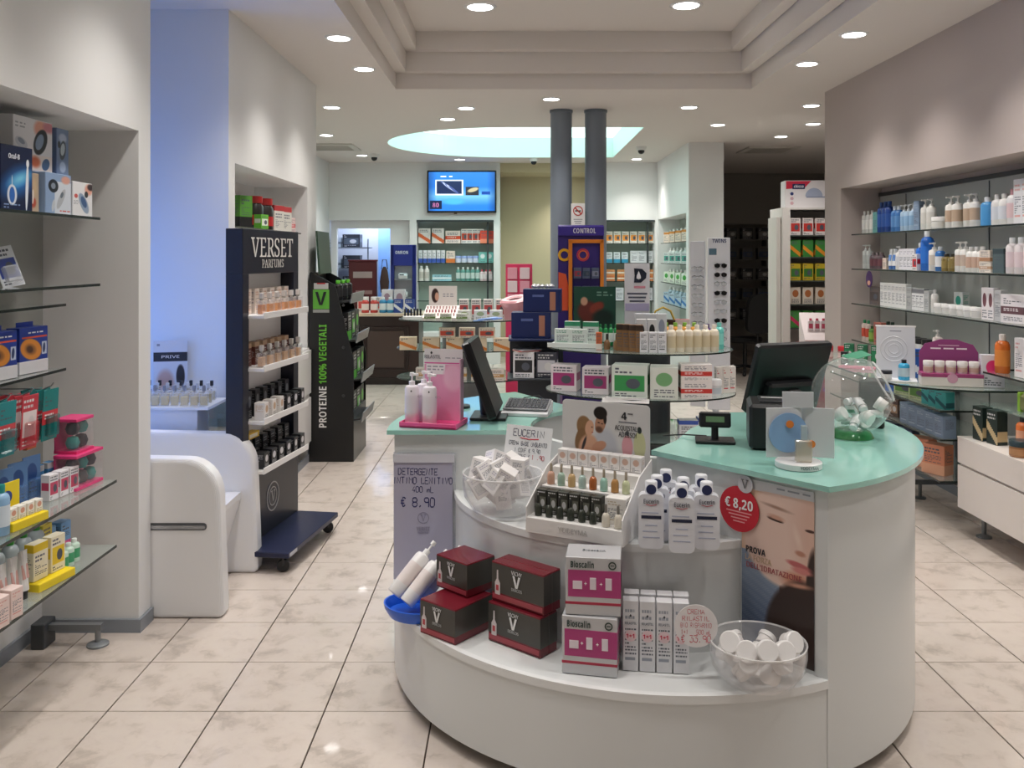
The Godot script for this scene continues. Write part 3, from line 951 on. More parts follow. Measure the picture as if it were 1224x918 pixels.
func kiosk_goods() -> void:
	# ----- lower step (y .36) -----
	var ym := .362
	var dark := func(w: float, h: float, d: float, label: String, at: Vector3, yaw: float) -> void:
		var t := thing("hair_care_carton", label, "box", at, yaw, "dark red and grey ampoule cartons")
		mi(t, "body", bbox(w, h, d, .002), mat("6e1c28", .22))
		mi(t, "grey_panel", bbox(w * 1.004, h * .74, d * 1.006, .001), mat("45433f", .25), Vector3(0, h * .22, 0))
		mi(t, "red_strip", bbox(w * .96, h * .13, .001, .0003), mat("a8434f", .3), Vector3(0, h * .06, d / 2 + .0008))
		txt(t, "V", h * .3, "f2f2f2", Vector3(0, h * .62, d / 2 + .003), Vector3.ZERO, "Droid Sans", 0, true)
		txt(t, "VICHY", h * .09, "dddddd", Vector3(0, h * .84, d / 2 + .003))
		txt(t, "DERCOS", h * .07, "b7b7b7", Vector3(0, h * .42, d / 2 + .003))
		var am := mi(t, "ampoule_picture", lathe([Vector2(0, 0), Vector2(.012, 0), Vector2(.012, h * .3), Vector2(.004, h * .4), Vector2(.003, h * .62), Vector2(0, h * .63)], 10, .12), mat("d9cfcf", .3), Vector3(-w * .38, h * .18, d / 2 + .001))
		mi(am, "ampoule_mark", bbox(.012, .02, .004, .001), mat("b9404a", .4), Vector3(0, h * .1, 0))
	dark.call(.17, .122, .2, "dark red ampoule carton at the bottom of the left pair, beside white bottles", V(-.2, ym, 3.17), -39.0)
	dark.call(.165, .12, .14, "dark red ampoule carton on top of the left pair, beside white bottles", V(-.172, ym + .124, 3.25), -44.0)
	for lv in 2:
		for dp in 2:
			var p := Vector2(.005 + .012 * lv, 3.012 + .012 * lv) + Vector2(.643, .766) * (.0235 + .0475 * dp)
			dark.call(.232, .136, .046, "%s dark red ampoule carton %s of the right stack" % [["lower", "upper"][lv], ["at the front", "at the back"][dp]], V(p.x, ym + .138 * lv, p.y), -40.0)
	for lv in 2:
		var t := thing("supplement_carton", "%s silver and magenta supplement carton of the stack of two" % ["lower", "upper"][lv], "box", V(.262 + .008 * lv, ym + .189 * lv, 2.885 + .01 * lv), -12.0 + 4 * lv, "silver and magenta supplement cartons")
		mi(t, "body", bbox(.178, .187, .13, .002), mat("c9c9cc", .25, .2))
		mi(t, "magenta_panel", bbox(.17, .088, .131, .001), mat("b63f7e", .3), Vector3(.004, .058, 0))
		mi(t, "red_strip", bbox(.179, .009, .131, .0005), mat("b02c48", .3), Vector3(0, .034, 0))
		txt(t, "Bioscalin", .02, "2b4038", Vector3(-.035, .163, .068), Vector3.ZERO, "Droid Sans", .075, true)
		for i in 3:
			mi(t, "product_picture", bbox(.03 if i == 0 else .02, .026 if i == 0 else .038, .002, .0008), mat("ecdfe8", .4), Vector3(-.05 + .05 * i, .084, .066))
			if i < 2:
				txt(t, "+", .014, "ffffff", Vector3(-.024 + .05 * i, .103, .068))
		var em := mi(t, "emblem", lathe([Vector2(.013, 0), Vector2(.013, .0015), Vector2(.009, .0015), Vector2(.009, 0)], 20), mat("33423c", .4), Vector3(.062, .163, .0652), Vector3(90, 0, 0))
		mi(em, "emblem_top", bbox(.012, .001, .003, .0003), mat("33423c", .4))
		if lv == 1:
			txt(t, "Bioscalin", .014, "6d7478", Vector3(0, .189, .0), Vector3(-90, 0, 0))
	for r in 2:
		for i in 4:
			var x := .388 + .0535 * i
			var o := put(["box", .05, .228, .042, "e4e4e8", "9aa0ad", 5], "%s white slim face care carton %s of the bottom step" % [ORD[i], ["in the front row", "in the back row"][r]], "slim white twin pack cartons", V(x + r * .012, ym, 2.875 - .0072 * i + .062 * r), -7.0)
			if r == 0:
				var b := mi(o, "pink_sticker", lathe([Vector2(0, 0), Vector2(.019, 0), Vector2(.019, .001), Vector2(0, .001)], 18), mat("f1d9de", .4), Vector3(0, .115, .0218), Vector3(90, 0, 0))
				b.name = "sticker"
				txt(o, "1+1", .013, "d02a4e", Vector3(.0, .115, .0245), Vector3.ZERO, "Droid Sans", 0, true)
				txt(o, "RILASTIL", .007, "6a6f7a", Vector3(0, .155, .0225))
				mi(o, "drop_mark", lathe([Vector2(0, 0), Vector2(.004, .004), Vector2(0, .01)], 8, .3), mat("33363d", .4), Vector3(0, .175, .0215))
	var tg := thing("price_tag", "round white handwritten price tag leaning on the slim cartons", "sign", V(.585, .535, 2.79), -4)
	mi(tg, "disc", lathe([Vector2(0, -.0012), Vector2(.068, -.0012), Vector2(.068, .0012), Vector2(0, .0012)], 32), mat("f2eff0", .5), Vector3.ZERO, Vector3(90, 0, 0))
	var lines := ["CREMA", "RILASTIL", "BIO RISPARMIO", "1+1 X 500 mL", "€ 33,90"]
	for i in 5:
		hand(tg, lines[i], .014 if i < 4 else .021, "c8203c", Vector3(0, .046 - .0215 * i, .003), Vector3.ZERO, .09).scale.x = [.9, .9, .62, .66, .75][i]
	bowl("clear plastic bowl of white round jars at the right of the bottom step", V(.779, ym, 2.785), .152, .128)
	for i in 18:
		var a := TAU * i / 5.0
		var rr := 0.0
		var y := ym + .042
		if i in range(1, 6):
			rr = .072
			y = ym + .05
		elif i in range(6, 12):
			rr = .1
			a = TAU * i / 6.0
			y = ym + .092
		elif i == 12:
			y = ym + .09
		elif i > 12:
			rr = .1
			a = -2.75 + (i - 13) * .58
			y = ym + .13 + .01 * (i % 2)
		var j := thing("sample_jar", "%s small white round jar in the clear bowl, counted from bottom to top" % ORD[i], "jar", V(.779 + rr * cos(a), y, 2.785 + rr * sin(a)), i * 50.0, "white sample jars in the bowl")
		j.rotation_degrees = Vector3(55 if i < 13 else 66, (i - 15) * 14.0 if i > 12 else i * 70.0, 0)
		j.scale = Vector3.ONE * (1.25 if i > 12 else 1.1)
		mi(j, "body", lathe([Vector2(0, -.018), Vector2(.022, -.018), Vector2(.024, -.014), Vector2(.024, .004), Vector2(0, .004)], 16), mat("e8e4e2", .35))
		mi(j, "lid", lathe([Vector2(.024, .004), Vector2(.027, .005), Vector2(.027, .017), Vector2(.024, .02), Vector2(0, .02)], 18), mat("f3f1f0", .3))
	# blue tray with leaning bottles at the left end
	var bt := thing("blue_tray", "bright blue rounded plastic tray at the left end of the bottom step", "tray", V(-.37, ym, 3.3), -35)
	mi(bt, "base", lathe([Vector2(0, 0), Vector2(.1, 0), Vector2(.12, .03), Vector2(.122, .045), Vector2(.115, .045), Vector2(.1, .012), Vector2(0, .012)], 28, .8), mat("1f62d8", .3))
	for i in 3:
		var o := put(["pump", .03, .24, "f1efee", "f4f3f2", "e9dfdc"], "%s white pump bottle lying tilted in the blue tray" % ["front", "middle", "rear"][i], "white pump bottles in the blue tray", V([-.445, -.393, -.345][i], ym + [.075, .055, .05][i], [3.31, 3.27, 3.33][i]), 0)
		o.basis = Basis(Quaternion(Vector3.UP, Vector3(.15, .17, -.1).normalized()))
	# ----- upper step (y .73) -----
	var yu := .732
	bowl("clear bowl heaped with white sample cartons on the upper step", V(-.035, yu, 3.36), .155, .15)
	for i in 16:
		var a := i * 2.4
		var rr := .105 * sqrt((i % 10 + .5) / 10.0)
		var y := yu + .03 + .035 * float(i / 3)
		if i > 8: y = yu + .115 + .01 * (i % 3)
		var o := put(["box", .055, .07, .05, "f0edec", "b9b3c4", 5], "%s white sample carton in the clear bowl, counted from bottom to top" % ORD[i], "white sample cartons in the bowl", V(-.035 + rr * cos(a), y, 3.36 + rr * sin(a)), 0)
		o.rotation_degrees = Vector3(25 * sin(i * 1.7), i * 47.0, 30 * cos(i * 2.3))
		o.scale = Vector3.ONE * 1.18
	var sg := thing("price_card", "white handwritten price card leaning behind the bowl of sample cartons", "sign", V(.05, .835, 3.47), -6)
	var sc := card(sg, "sheet", .185, .2, .003, mat("eef0f2", .4), Vector3.ZERO, Vector3(-14, 0, -5))
	hand(sc, "EUCERIN", .026, "2c2d55", Vector3(0, .172, .002), Vector3.ZERO, .09).scale.x = .8
	mi(sc, "red_underline", tube([Vector3(-.035, .152, .001), Vector3(.0, .148, .001), Vector3(.04, .152, .001)], .0018, 5), mat("d0223a", .5))
	hand(sc, "CREMA BASE UNGUENTO", .015, "22254a", Vector3(0, .13, .002), Vector3.ZERO, .13).scale.x = .62
	hand(sc, "1 CONF € 9,90", .015, "22254a", Vector3(.0, .104, .002), Vector3.ZERO, .11).scale.x = .62
	hand(sc, "2 CONF €", .015, "22254a", Vector3(-.02, .08, .002), Vector3.ZERO, .11).scale.x = .62
	hand(sc, "16,90", .017, "c8203c", Vector3(.045, .08, .002), Vector3.ZERO, .11).scale.x = .7
	tester_stand()
	var wb := ["flat", .084, .222, "e9ebf2", "eef0f5", ""]
	var spots := [[.468, 2.955, "left of the front row"], [.562, 2.912, "in the middle of the front row"], [.652, 2.945, "right of the front row"], [.50, 3.03, "left of the second row"], [.585, 3.0, "in the middle of the second row"], [.655, 3.04, "right of the second row"], [.545, 3.11, "alone in the rear row"]]
	for s in spots:
		var o := put(wb, "white body lotion bottle with navy cap emblem, %s" % s[2], "white lotion bottles on the upper step", V(s[0], yu, s[1]), -8)
		mi(o, "navy_bar", bbox(.066, .011, .001, .0003), mat("1b2340", .4), Vector3(0, .1, .0213))
		mi(o, "cap_emblem", lathe([Vector2(0, 0), Vector2(.017, 0), Vector2(.017, .002), Vector2(0, .002)], 18), mat("26305c", .4), Vector3(0, .198, .0198), Vector3(90, 0, 0))
		txt(o, "Eucerin", .014, "3b3f52", Vector3(0, .158, .0225), Vector3.ZERO, "Droid Sans", .05)
		mi(o, "red_stroke", tube([Vector3(-.018, .148, .0215), Vector3(0, .144, .0215), Vector3(.018, .148, .0215)], .001, 4), mat("c4354a", .4))
		for i in 4:
			mi(o, "small_print", bbox(.056 - .008 * (i % 3), .004, .0008, .0003), mat("b3b9cf", .5), Vector3(-.004 * (i % 2), .118 if i == 3 else .036 + .02 * i, .0212))
	# ----- posters on the two panels -----
	var po := thing("price_poster", "lilac grey sheet with handwritten price in a holder on the left panel", "sign", V(-.36, .355, 3.668), 0)
	mi(po, "holder", bxs([[-.135, 0, .004, .125, .535, .0]]), glass("e8ecf5", .25, .1))
	var sh := card(po, "sheet", .245, .515, .002, mat("b5b2c6", .5), Vector3(-.01, .008, .006))
	mi(po, "top_clip", bxs([[-.135, .495, -.012, .12, .53, -.008]]), mat("d9d9e2", .3))
	var hl := ["DETERGENTE", "INTIMO LENITIVO", "400 mL", "€ 8,90"]
	for i in 4:
		hand(sh, hl[i], [.026, .026, .024, .038][i], "2a2b6a", Vector3([-.02, .0, .0, -.02][i], .448 - .037 * i - (.016 if i == 3 else 0.0), .0015), Vector3(0, 0, -1), .11).scale.x = .74
	mi(sh, "emblem_ring", lathe([Vector2(.024, 0), Vector2(.024, .001), Vector2(.021, .001), Vector2(.021, 0)], 28), mat("9a97ad", .5), Vector3(0, .255, .0004), Vector3(90, 0, 0))
	txt(sh, "V", .026, "9a97ad", Vector3(0, .255, .002), Vector3.ZERO, "Droid Serif")
	txt(sh, "VERSET", .014, "9a97ad", Vector3(0, .21, .002), Vector3.ZERO, "Droid Serif", .055)
	txt(sh, "PARFUMS", .007, "9a97ad", Vector3(0, .193, .002), Vector3.ZERO, "Droid Serif", .045)
	var a2 := Vector2(.544, 3.30)
	var b2 := Vector2(1.0, 2.80)
	var mid := a2.lerp(b2, .748)
	var nrm := Vector2(-.739, -.674)
	var fp := thing("face_poster", "skin care poster of a woman's face with closed eyes on the right panel", "poster", V(mid.x + nrm.x * .006, .375, mid.y + nrm.y * .006), -47.6)
	card(fp, "sheet", .268, .575, .002, face_print(), Vector3(0, 0, 0))
	txt(fp, "PROVA", .021, "3c3a3f", Vector3(-.08, .335, .002), Vector3.ZERO, "Droid Sans", .075, true)
	txt(fp, "LA FORZA", .018, "d8bc9c", Vector3(-.07, .308, .002), Vector3.ZERO, "Droid Sans", .1)
	txt(fp, "DELL'IDRATAZIONE", .017, "b65a5f", Vector3(-.012, .282, .002), Vector3.ZERO, "Droid Sans", .205)
	var rs := thing("price_sticker", "round red price sticker reading 8,20 on the face poster", "sign", V(mid.x + nrm.x * .011, .84, mid.y + nrm.y * .011) + Vector3(-.095, 0, -.104) * 1.0, -47.6)
	mi(rs, "disc", lathe([Vector2(0, 0), Vector2(.078, 0), Vector2(.078, .002), Vector2(0, .002)], 40), mat("cf2a3a", .35), Vector3.ZERO, Vector3(90, 0, 0))
	txt(rs, "€ 8,20", .034, "ffffff", Vector3(0, .018, .004), Vector3.ZERO, "Droid Sans", .11, true)
	for i in 4:
		mi(rs, "small_print", bbox(.1 - .018 * i, .004, .0008, .0002), mat("eda6a8", .5), Vector3(0, -.012 - .011 * i, .0024))
	var ce := thing("round_emblem", "small round silver emblem above the red price sticker", "sign", V(mid.x + nrm.x * .012, .93, mid.y + nrm.y * .012) + Vector3(-.078, 0, -.085), -47.6)
	mi(ce, "disc", lathe([Vector2(0, 0), Vector2(.03, 0), Vector2(.03, .003), Vector2(0, .003)], 28), mat("cfcfd3", .3), Vector3.ZERO, Vector3(90, 0, 0))
	txt(ce, "V", .03, "77777c", Vector3(0, 0, .005), Vector3.ZERO, "Droid Serif")
	counter_left()
	counter_right()

func bowl(label: String, at: Vector3, r: float, h: float) -> void:
	var t := thing("clear_bowl", label, "bowl", at)
	mi(t, "bowl_shell", lathe([Vector2(0, 0), Vector2(r * .5, 0), Vector2(r * .72, h * .12), Vector2(r * .92, h * .45), Vector2(r * .97, h * .75), Vector2(r * .96, h), Vector2(r * .99, h), Vector2(r, h * .75), Vector2(r * .95, h * .42), Vector2(r * .74, h * .08)], 36), glass("f3f3f6", .16))
	mi(t, "rim", lathe([Vector2(r * .955, h), Vector2(r * .975, h + .004), Vector2(r * 1.0, h + .003), Vector2(r * .995, h - .003)], 36), glass("ffffff", .5))

func tester_stand() -> void:
	var yu := .732
	var t := thing("tester_stand", "white stepped cardboard perfume tester stand with a couple on its header card", "display stand", V(.28, yu, 3.16), -28)
	var w := mat("eceae8", .45)
	mi(t, "tray", bbox(.36, .055, .30, .002), w)
	mi(t, "middle_shelf", bbox(.34, .09, .19, .002), w, Vector3(0, .055, -.05))
	mi(t, "upper_shelf", bbox(.34, .05, .10, .002), w, Vector3(0, .145, -.095))
	for s in [-1, 1]:
		mi(t, "side_panel", plate(PackedVector2Array([Vector2(-.15, 0), Vector2(.15, 0), Vector2(.15, .09), Vector2(-.02, .2), Vector2(-.15, .235)]), .004), w, Vector3(s * .18, 0, 0), Vector3(0, -90, 0))
	txt(t, "YODEYMA", .016, "c4c1be", Vector3(0, .028, .152), Vector3.ZERO, "Droid Sans", .11)
	var hc := mi(t, "header_card", plate(round_rect(-.175, .2, .175, .43, .015), .004), mat("dadada", .4), Vector3(0, 0, -.148))
	card(hc, "header_print", .34, .215, .0006, couple_print(), Vector3(0, .208, .0028))
	txt(hc, "4", .028, "2f3034", Vector3(.075, .385, .004), Vector3.ZERO, "Droid Sans", 0, true)
	mi(hc, "small_print", bbox(.02, .005, .001, .0003), mat("6a6a6e", .5), Vector3(.1, .392, .0032))
	mi(hc, "small_print", bbox(.07, .005, .001, .0003), mat("7a7c82", .5), Vector3(.09, .36, .0032))
	txt(hc, "ACQUISTALO", .017, "2f3034", Vector3(.09, .34, .004), Vector3.ZERO, "Droid Sans", .1)
	txt(hc, "ADESSO!", .017, "2f3034", Vector3(.09, .316, .004), Vector3.ZERO, "Droid Sans", .07)
	var place := func(lx: float, ly: float, lz: float) -> Vector3: return t.transform * Vector3(lx, ly, lz)
	for i in 6:
		put(["box", .04, .085, .035, "34352f", "6c6d62", 4], "%s black perfume carton from the left in the tester stand" % ORD[i], "black perfume cartons in the tester stand", place.call(-.148 + .042 * i, .057, .075), -28)
		put(["vial", .013, .07, "3b3f38", "2b2c2a"], "%s dark tester bottle from the left, front row of the stand" % ORD[i], "dark tester bottles in the stand", place.call(-.148 + .042 * i, .057, .118), -28)
	put(["box", .075, .09, .045, "eceae6", "c7b9a2", 5], "white perfume carton at the right end of the stand's front row", "", place.call(.135, .057, .075), -28)
	for i in 2:
		put(["vial", .014, .075, "d9d2c4", "77736c"], "%s clear tester bottle at the right end of the stand's front row" % ["left", "right"][i], "clear tester bottles at the stand's end", place.call(.112 + .045 * i, .057, .125), -28)
	var cols := ["d3a690", "a9c4b4", "cfae7e", "b6cfc8", "b5683a", "a5cfc0", "b98a54", "c9cfa8"]
	for i in 8:
		put(["vial", .014, .075, cols[i], "a59a88"], "%s small coloured tester bottle from the left in the stand's middle row" % ORD[i], "coloured tester bottles in the middle row", place.call(-.145 + .0415 * i, .147, .02), -28)
		put(["box", .04, .055, .04, "efeceb", "d8b6a6", 3], "%s small white carton from the left in the stand's top row" % ORD[i], "small white cartons in the top row", place.call(-.145 + .0415 * i, .197, -.1), -28)

func counter_left() -> void:
	var y := .987
	var t := thing("pink_display_tray", "bright pink display tray with a hair care header card on the counter", "display stand", V(-.335, y, 3.765), -14)
	mi(t, "tray", bbox(.25, .008, .17, .002), mat("ec4b8c", .35))
	for s in [[-.124, 0, .004, .168], [.124, 0, .004, .168], [0, .083, .25, .004], [0, -.083, .25, .004]]:
		mi(t, "tray_edge", bbox(s[2], .022, s[3], .001), mat("f05a98", .35), Vector3(s[0], 0, s[1]))
	var im := canvas(128, 220, "e6e2e6")
	op_draw(im, ["r", 0, .22, 1, 1, "e6a2c4"], 0, 1)
	op_draw(im, ["r", .05, .22, .55, .36, "f1eef1"], 0, 1)
	op_draw(im, ["l", .08, .24, .5, .02, 3, "a0a0aa"], 0, 1)
	soft(im, .75, .4, .3, .22, 0, Color("f0c0d8"), .3)
	op_draw(im, ["r", 0, .19, 1, .21, "d860a0"], 0, 1)
	op_draw(im, ["l", .55, .12, .95, .015, 1, "9d9da8"], 0, 1)
	var hc := card(t, "header_card", .175, .31, .004, print_mat(im, .35), Vector3(.02, .008, -.07))
	txt(hc, "RILASTIL", .014, "6a6d78", Vector3(-.05, .275, .002))
	mi(hc, "drop_mark", lathe([Vector2(0, 0), Vector2(.006, .005), Vector2(0, .014)], 8, .2), mat("2c2d33", .4), Vector3(-.055, .286, .0008))
	mi(t, "card_side", bbox(.004, .27, .05, .001), mat("e0b0c8", .4), Vector3(.106, .008, -.06))
	for a in [[-.09, .025, "front left"], [-.008, .032, "front right"], [-.06, -.042, "back left"]]:
		var o := put(["pump", .031, .215, "efe9f0", "f3f0f4", "e9e3ec"], "white and pink pump bottle, %s one in the pink tray" % a[2], "pump bottles in the pink tray", t.transform * Vector3(a[0], .009, a[1]), 60)
		txt(o, "RILASTIL", .008, "85838c", Vector3(0, .115, .033), Vector3(0, -60, 0))
		mi(o, "drop_mark", lathe([Vector2(0, 0), Vector2(.004, .004), Vector2(0, .01)], 8, .3), mat("33363d", .4), Vector3(sin(deg_to_rad(-60.0)) * .031, .135, cos(deg_to_rad(-60.0)) * .031), Vector3(0, -60, 0))
	# till screen seen from the side
	var m := thing("till_monitor", "black flat till monitor seen edge-on beside the keyboard", "monitor", V(-.1, y, 3.95), 86)
	mi(m, "foot", bbox(.2, .012, .16, .005), mat("17181a", .4))
	mi(m, "stem", tube([Vector3(0, .01, -.02), Vector3(0, .13, -.03)], .022, 10), mat("1b1c1f", .4))
	var sc := mi(m, "casing", bbox(.36, .35, .04, .008), mat("141518", .35), Vector3(0, .02, .03), Vector3(-20, 0, 0))
	mi(sc, "screen", bbox(.33, .31, .002, .0005), mat("20242a", .1), Vector3(0, .02, .0175))
	var k := thing("keyboard", "grey keyboard tilted on a white stand on the sea green glass", "keyboard", V(.07, y, 4.04), -12)
	k.scale = Vector3.ONE * .82
	mi(k, "stand", plate(PackedVector2Array([Vector2(-.1, 0), Vector2(.1, 0), Vector2(.1, .015), Vector2(-.1, .06)]), .26), mat("dfe1e4", .35), Vector3.ZERO, Vector3(0, -90, 0))
	var kb := mi(k, "key_bed", bbox(.25, .008, .16, .002), mat("8d8f93", .4), Vector3(0, .045, -.01), Vector3(12.5, 0, 0))
	for r in 5:
		for c in 11:
			mi(kb, "key", bbox(.018, .006, .022, .001), mat("4c4f55", .5), Vector3(-.105 + .021 * c, .007, -.058 + .028 * r))
	mi(k, "cable", tube([Vector3(-.1, .03, -.1), Vector3(-.05, .06, -.16), Vector3(.03, .07, -.2), Vector3(.1, .03, -.15), Vector3(.13, .005, -.08)], .003, 6), mat("1c1c1e", .5))
	var st := thing("bottle_holder", "small round dark stand behind the pink tray on the counter", "stand", V(-.25, y, 4.2), 0)
	mi(st, "base", lathe([Vector2(0, 0), Vector2(.05, 0), Vector2(.05, .01), Vector2(.02, .015), Vector2(0, .015)], 20), mat("1e2023", .4))
	mi(st, "knob", lathe([Vector2(.008, .012), Vector2(.008, .07), Vector2(.016, .09), Vector2(0, .1)], 12), mat("c9cccf", .3, .4))

func counter_right() -> void:
	var y := .987
	var m := thing("till_monitor", "large black till monitor seen from behind on the right counter", "monitor", V(1.15, y, 3.72), 200)
	mi(m, "foot", bbox(.22, .015, .2, .006), mat("141416", .4))
	mi(m, "stem", bbox(.07, .16, .05, .01), mat("17181a", .4), Vector3(0, .01, -.04), Vector3(-8, 0, 0))
	var cs := mi(m, "casing", bbox(.37, .31, .04, .01), mat("141518", .3), Vector3(0, .07, .03), Vector3(-20, 0, 0))
	mi(cs, "back_bulge", bbox(.24, .1, .05, .02), mat("1a1b1e", .35), Vector3(0, .05, -.035))
	mi(cs, "screen", bbox(.34, .27, .002, .0005), mat("20242a", .1), Vector3(0, .02, .0205))
	var p := thing("receipt_printer", "black receipt printer box on the right counter in front of the monitor", "printer", V(1.005, y, 3.36), -12)
	mi(p, "body", bbox(.2, .17, .22, .012), mat("0f1012", .4))
	mi(p, "paper_lid", bbox(.12, .006, .14, .002), mat("2a2b2e", .35), Vector3(0, .17, -.01))
	mi(p, "paper_slot", bbox(.1, .002, .012, .0005), mat("d8d8d8", .5), Vector3(0, .1755, -.03))
	var c := thing("customer_display", "small black customer display with green text field left of the printer", "display", V(.79, y, 3.42), -10)
	mi(c, "foot", bbox(.15, .012, .1, .004), mat("121315", .4))
	mi(c, "stem", tube([Vector3(0, .01, 0), Vector3(0, .07, -.01)], .014, 10), mat("151618", .4))
	var h := mi(c, "head", bbox(.12, .06, .04, .006), mat("191a1d", .4), Vector3(0, .055, 0), Vector3(-12, 0, 0))
	mi(h, "screen_field", bbox(.07, .022, .001, .0003), mat("6c8a68", .2), Vector3(0, .02, .0205))
	mi(c, "cable", tube([Vector3(-.03, .012, -.05), Vector3(-.12, .006, -.09), Vector3(-.2, .005, -.06)], .003, 6), mat("161618", .5))
	# transparent ball with an opening, full of small packs
	var g := thing("clear_ball", "transparent ball dispenser with a round opening on a green foot", "display ball", V(1.36, y, 3.52), 0)
	var gl := glass("eef2f2", .12)
	var prof := []
	for i in 22:
		var a := deg_to_rad(-88.0 + i * (146.0 / 21))
		prof.append(Vector2(.155 * cos(a), .155 * sin(a)))
	var ball := mi(g, "shell", lathe(prof, 40), gl, Vector3(0, .165, 0), Vector3(18, 0, -62))
	mi(ball, "opening_rim", lathe([Vector2(.078, .13), Vector2(.086, .135), Vector2(.088, .128), Vector2(.08, .126)], 40), glass("ffffff", .45))
	mi(g, "green_foot", lathe([Vector2(0, 0), Vector2(.085, 0), Vector2(.075, .02), Vector2(.06, .03), Vector2(0, .02)], 28), glass("2f9a55", .6, .1))
	var gt := mi(g, "green_tag", bbox(.1, .002, .06, .0005), mat("1d8f68", .4), Vector3(.02, .324, 0), Vector3(12, 20, 10))
	gt.name = "green_tag"
	for i in 10:
		var a := i * 2.4
		var lvl: int = [0, 0, 0, 1, 1, 1, 1, 2, 2, 2][i]
		var rr: float = [.035, .065, .06][lvl]
		a = TAU * i / [3.0, 4.0, 3.0][lvl]
		var at := V(1.375 + [0.0, .01, .03][lvl] + rr * cos(a), y + [.06, .095, .135][lvl], 3.51 + rr * sin(a))
		var o: Node3D
		if i % 3 == 0:
			o = put(["jar", .026, .04, "eceae6", "f4f3f1", ""], "%s white sample jar in the transparent ball, counted upwards" % ORD[i / 3], "white sample jars in the ball", at)
		else:
			o = put(["tube", .018, .085, "eceded", "f4f4f4", "2c8a5e"], "%s white sample tube in the transparent ball, counted upwards" % ORD[i - i / 3 - 1], "white sample tubes in the ball", at)
		o.rotation_degrees = Vector3(70 + 15 * sin(i * 2.0), i * 67.0, 10 * cos(i * 1.3))
		o.translate_object_local(Vector3(0, -.03, 0))
	var sp := thing("speaker_box", "small black box behind the transparent ball on the glass top", "box", V(1.53, y, 3.74), -20)
	mi(sp, "body", bbox(.1, .2, .1, .006), mat("101113", .4))
	mi(sp, "front_grille", bbox(.08, .16, .003, .001), mat("1d1e21", .7), Vector3(0, .02, .05))
	# perfume card with blue disc on a white round base
	var k := thing("fragrance_display", "white folded card with a blue disc and flask on a round base", "display stand", V(.985, y, 3.02), -6)
	mi(k, "base", lathe([Vector2(0, 0), Vector2(.078, 0), Vector2(.078, .018), Vector2(.074, .021), Vector2(0, .021)], 32), mat("f2f2f2", .3))
	mi(k, "left_leaf", bbox(.125, .17, .004, .001), mat("e3e6ea", .4), Vector3(-.048, .03, -.005), Vector3(0, 10, 0))
	mi(k, "right_leaf", bbox(.11, .17, .004, .001), mat("dfe1e5", .4), Vector3(.066, .03, -.012), Vector3(0, -14, 0))
	mi(k, "top_leaf", bbox(.105, .055, .003, .001), mat("d3d6dc", .4), Vector3(.0, .2, -.01))
	mi(k, "blue_disc", lathe([Vector2(0, 0), Vector2(.068, 0), Vector2(.068, .003), Vector2(0, .003)], 36), mat("8fb4e0", .4), Vector3(-.035, .115, .0), Vector3(90, 10, 0))
	mi(k, "flask", bbox(.055, .075, .025, .004), glass("d6c9b2", .45, .05), Vector3(.01, .022, .03))
	mi(k, "flask_neck", bbox(.02, .05, .015, .002), glass("cfd8da", .5, .05), Vector3(.012, .097, .03))
	for q in [[-.03, .145], [.035, .085]]:
		mi(k, "orange_dot", lathe([Vector2(0, 0), Vector2(.013, 0), Vector2(.013, .003), Vector2(0, .003)], 16), mat("f08a3c", .4), Vector3(q[0], q[1], .036 if q[0] > 0 else .005), Vector3(90, 0, 0))
	txt(k, "YODEYMA", .01, "5b5e66", Vector3(.02, .011, .0785), Vector3.ZERO, "Droid Sans", .06)

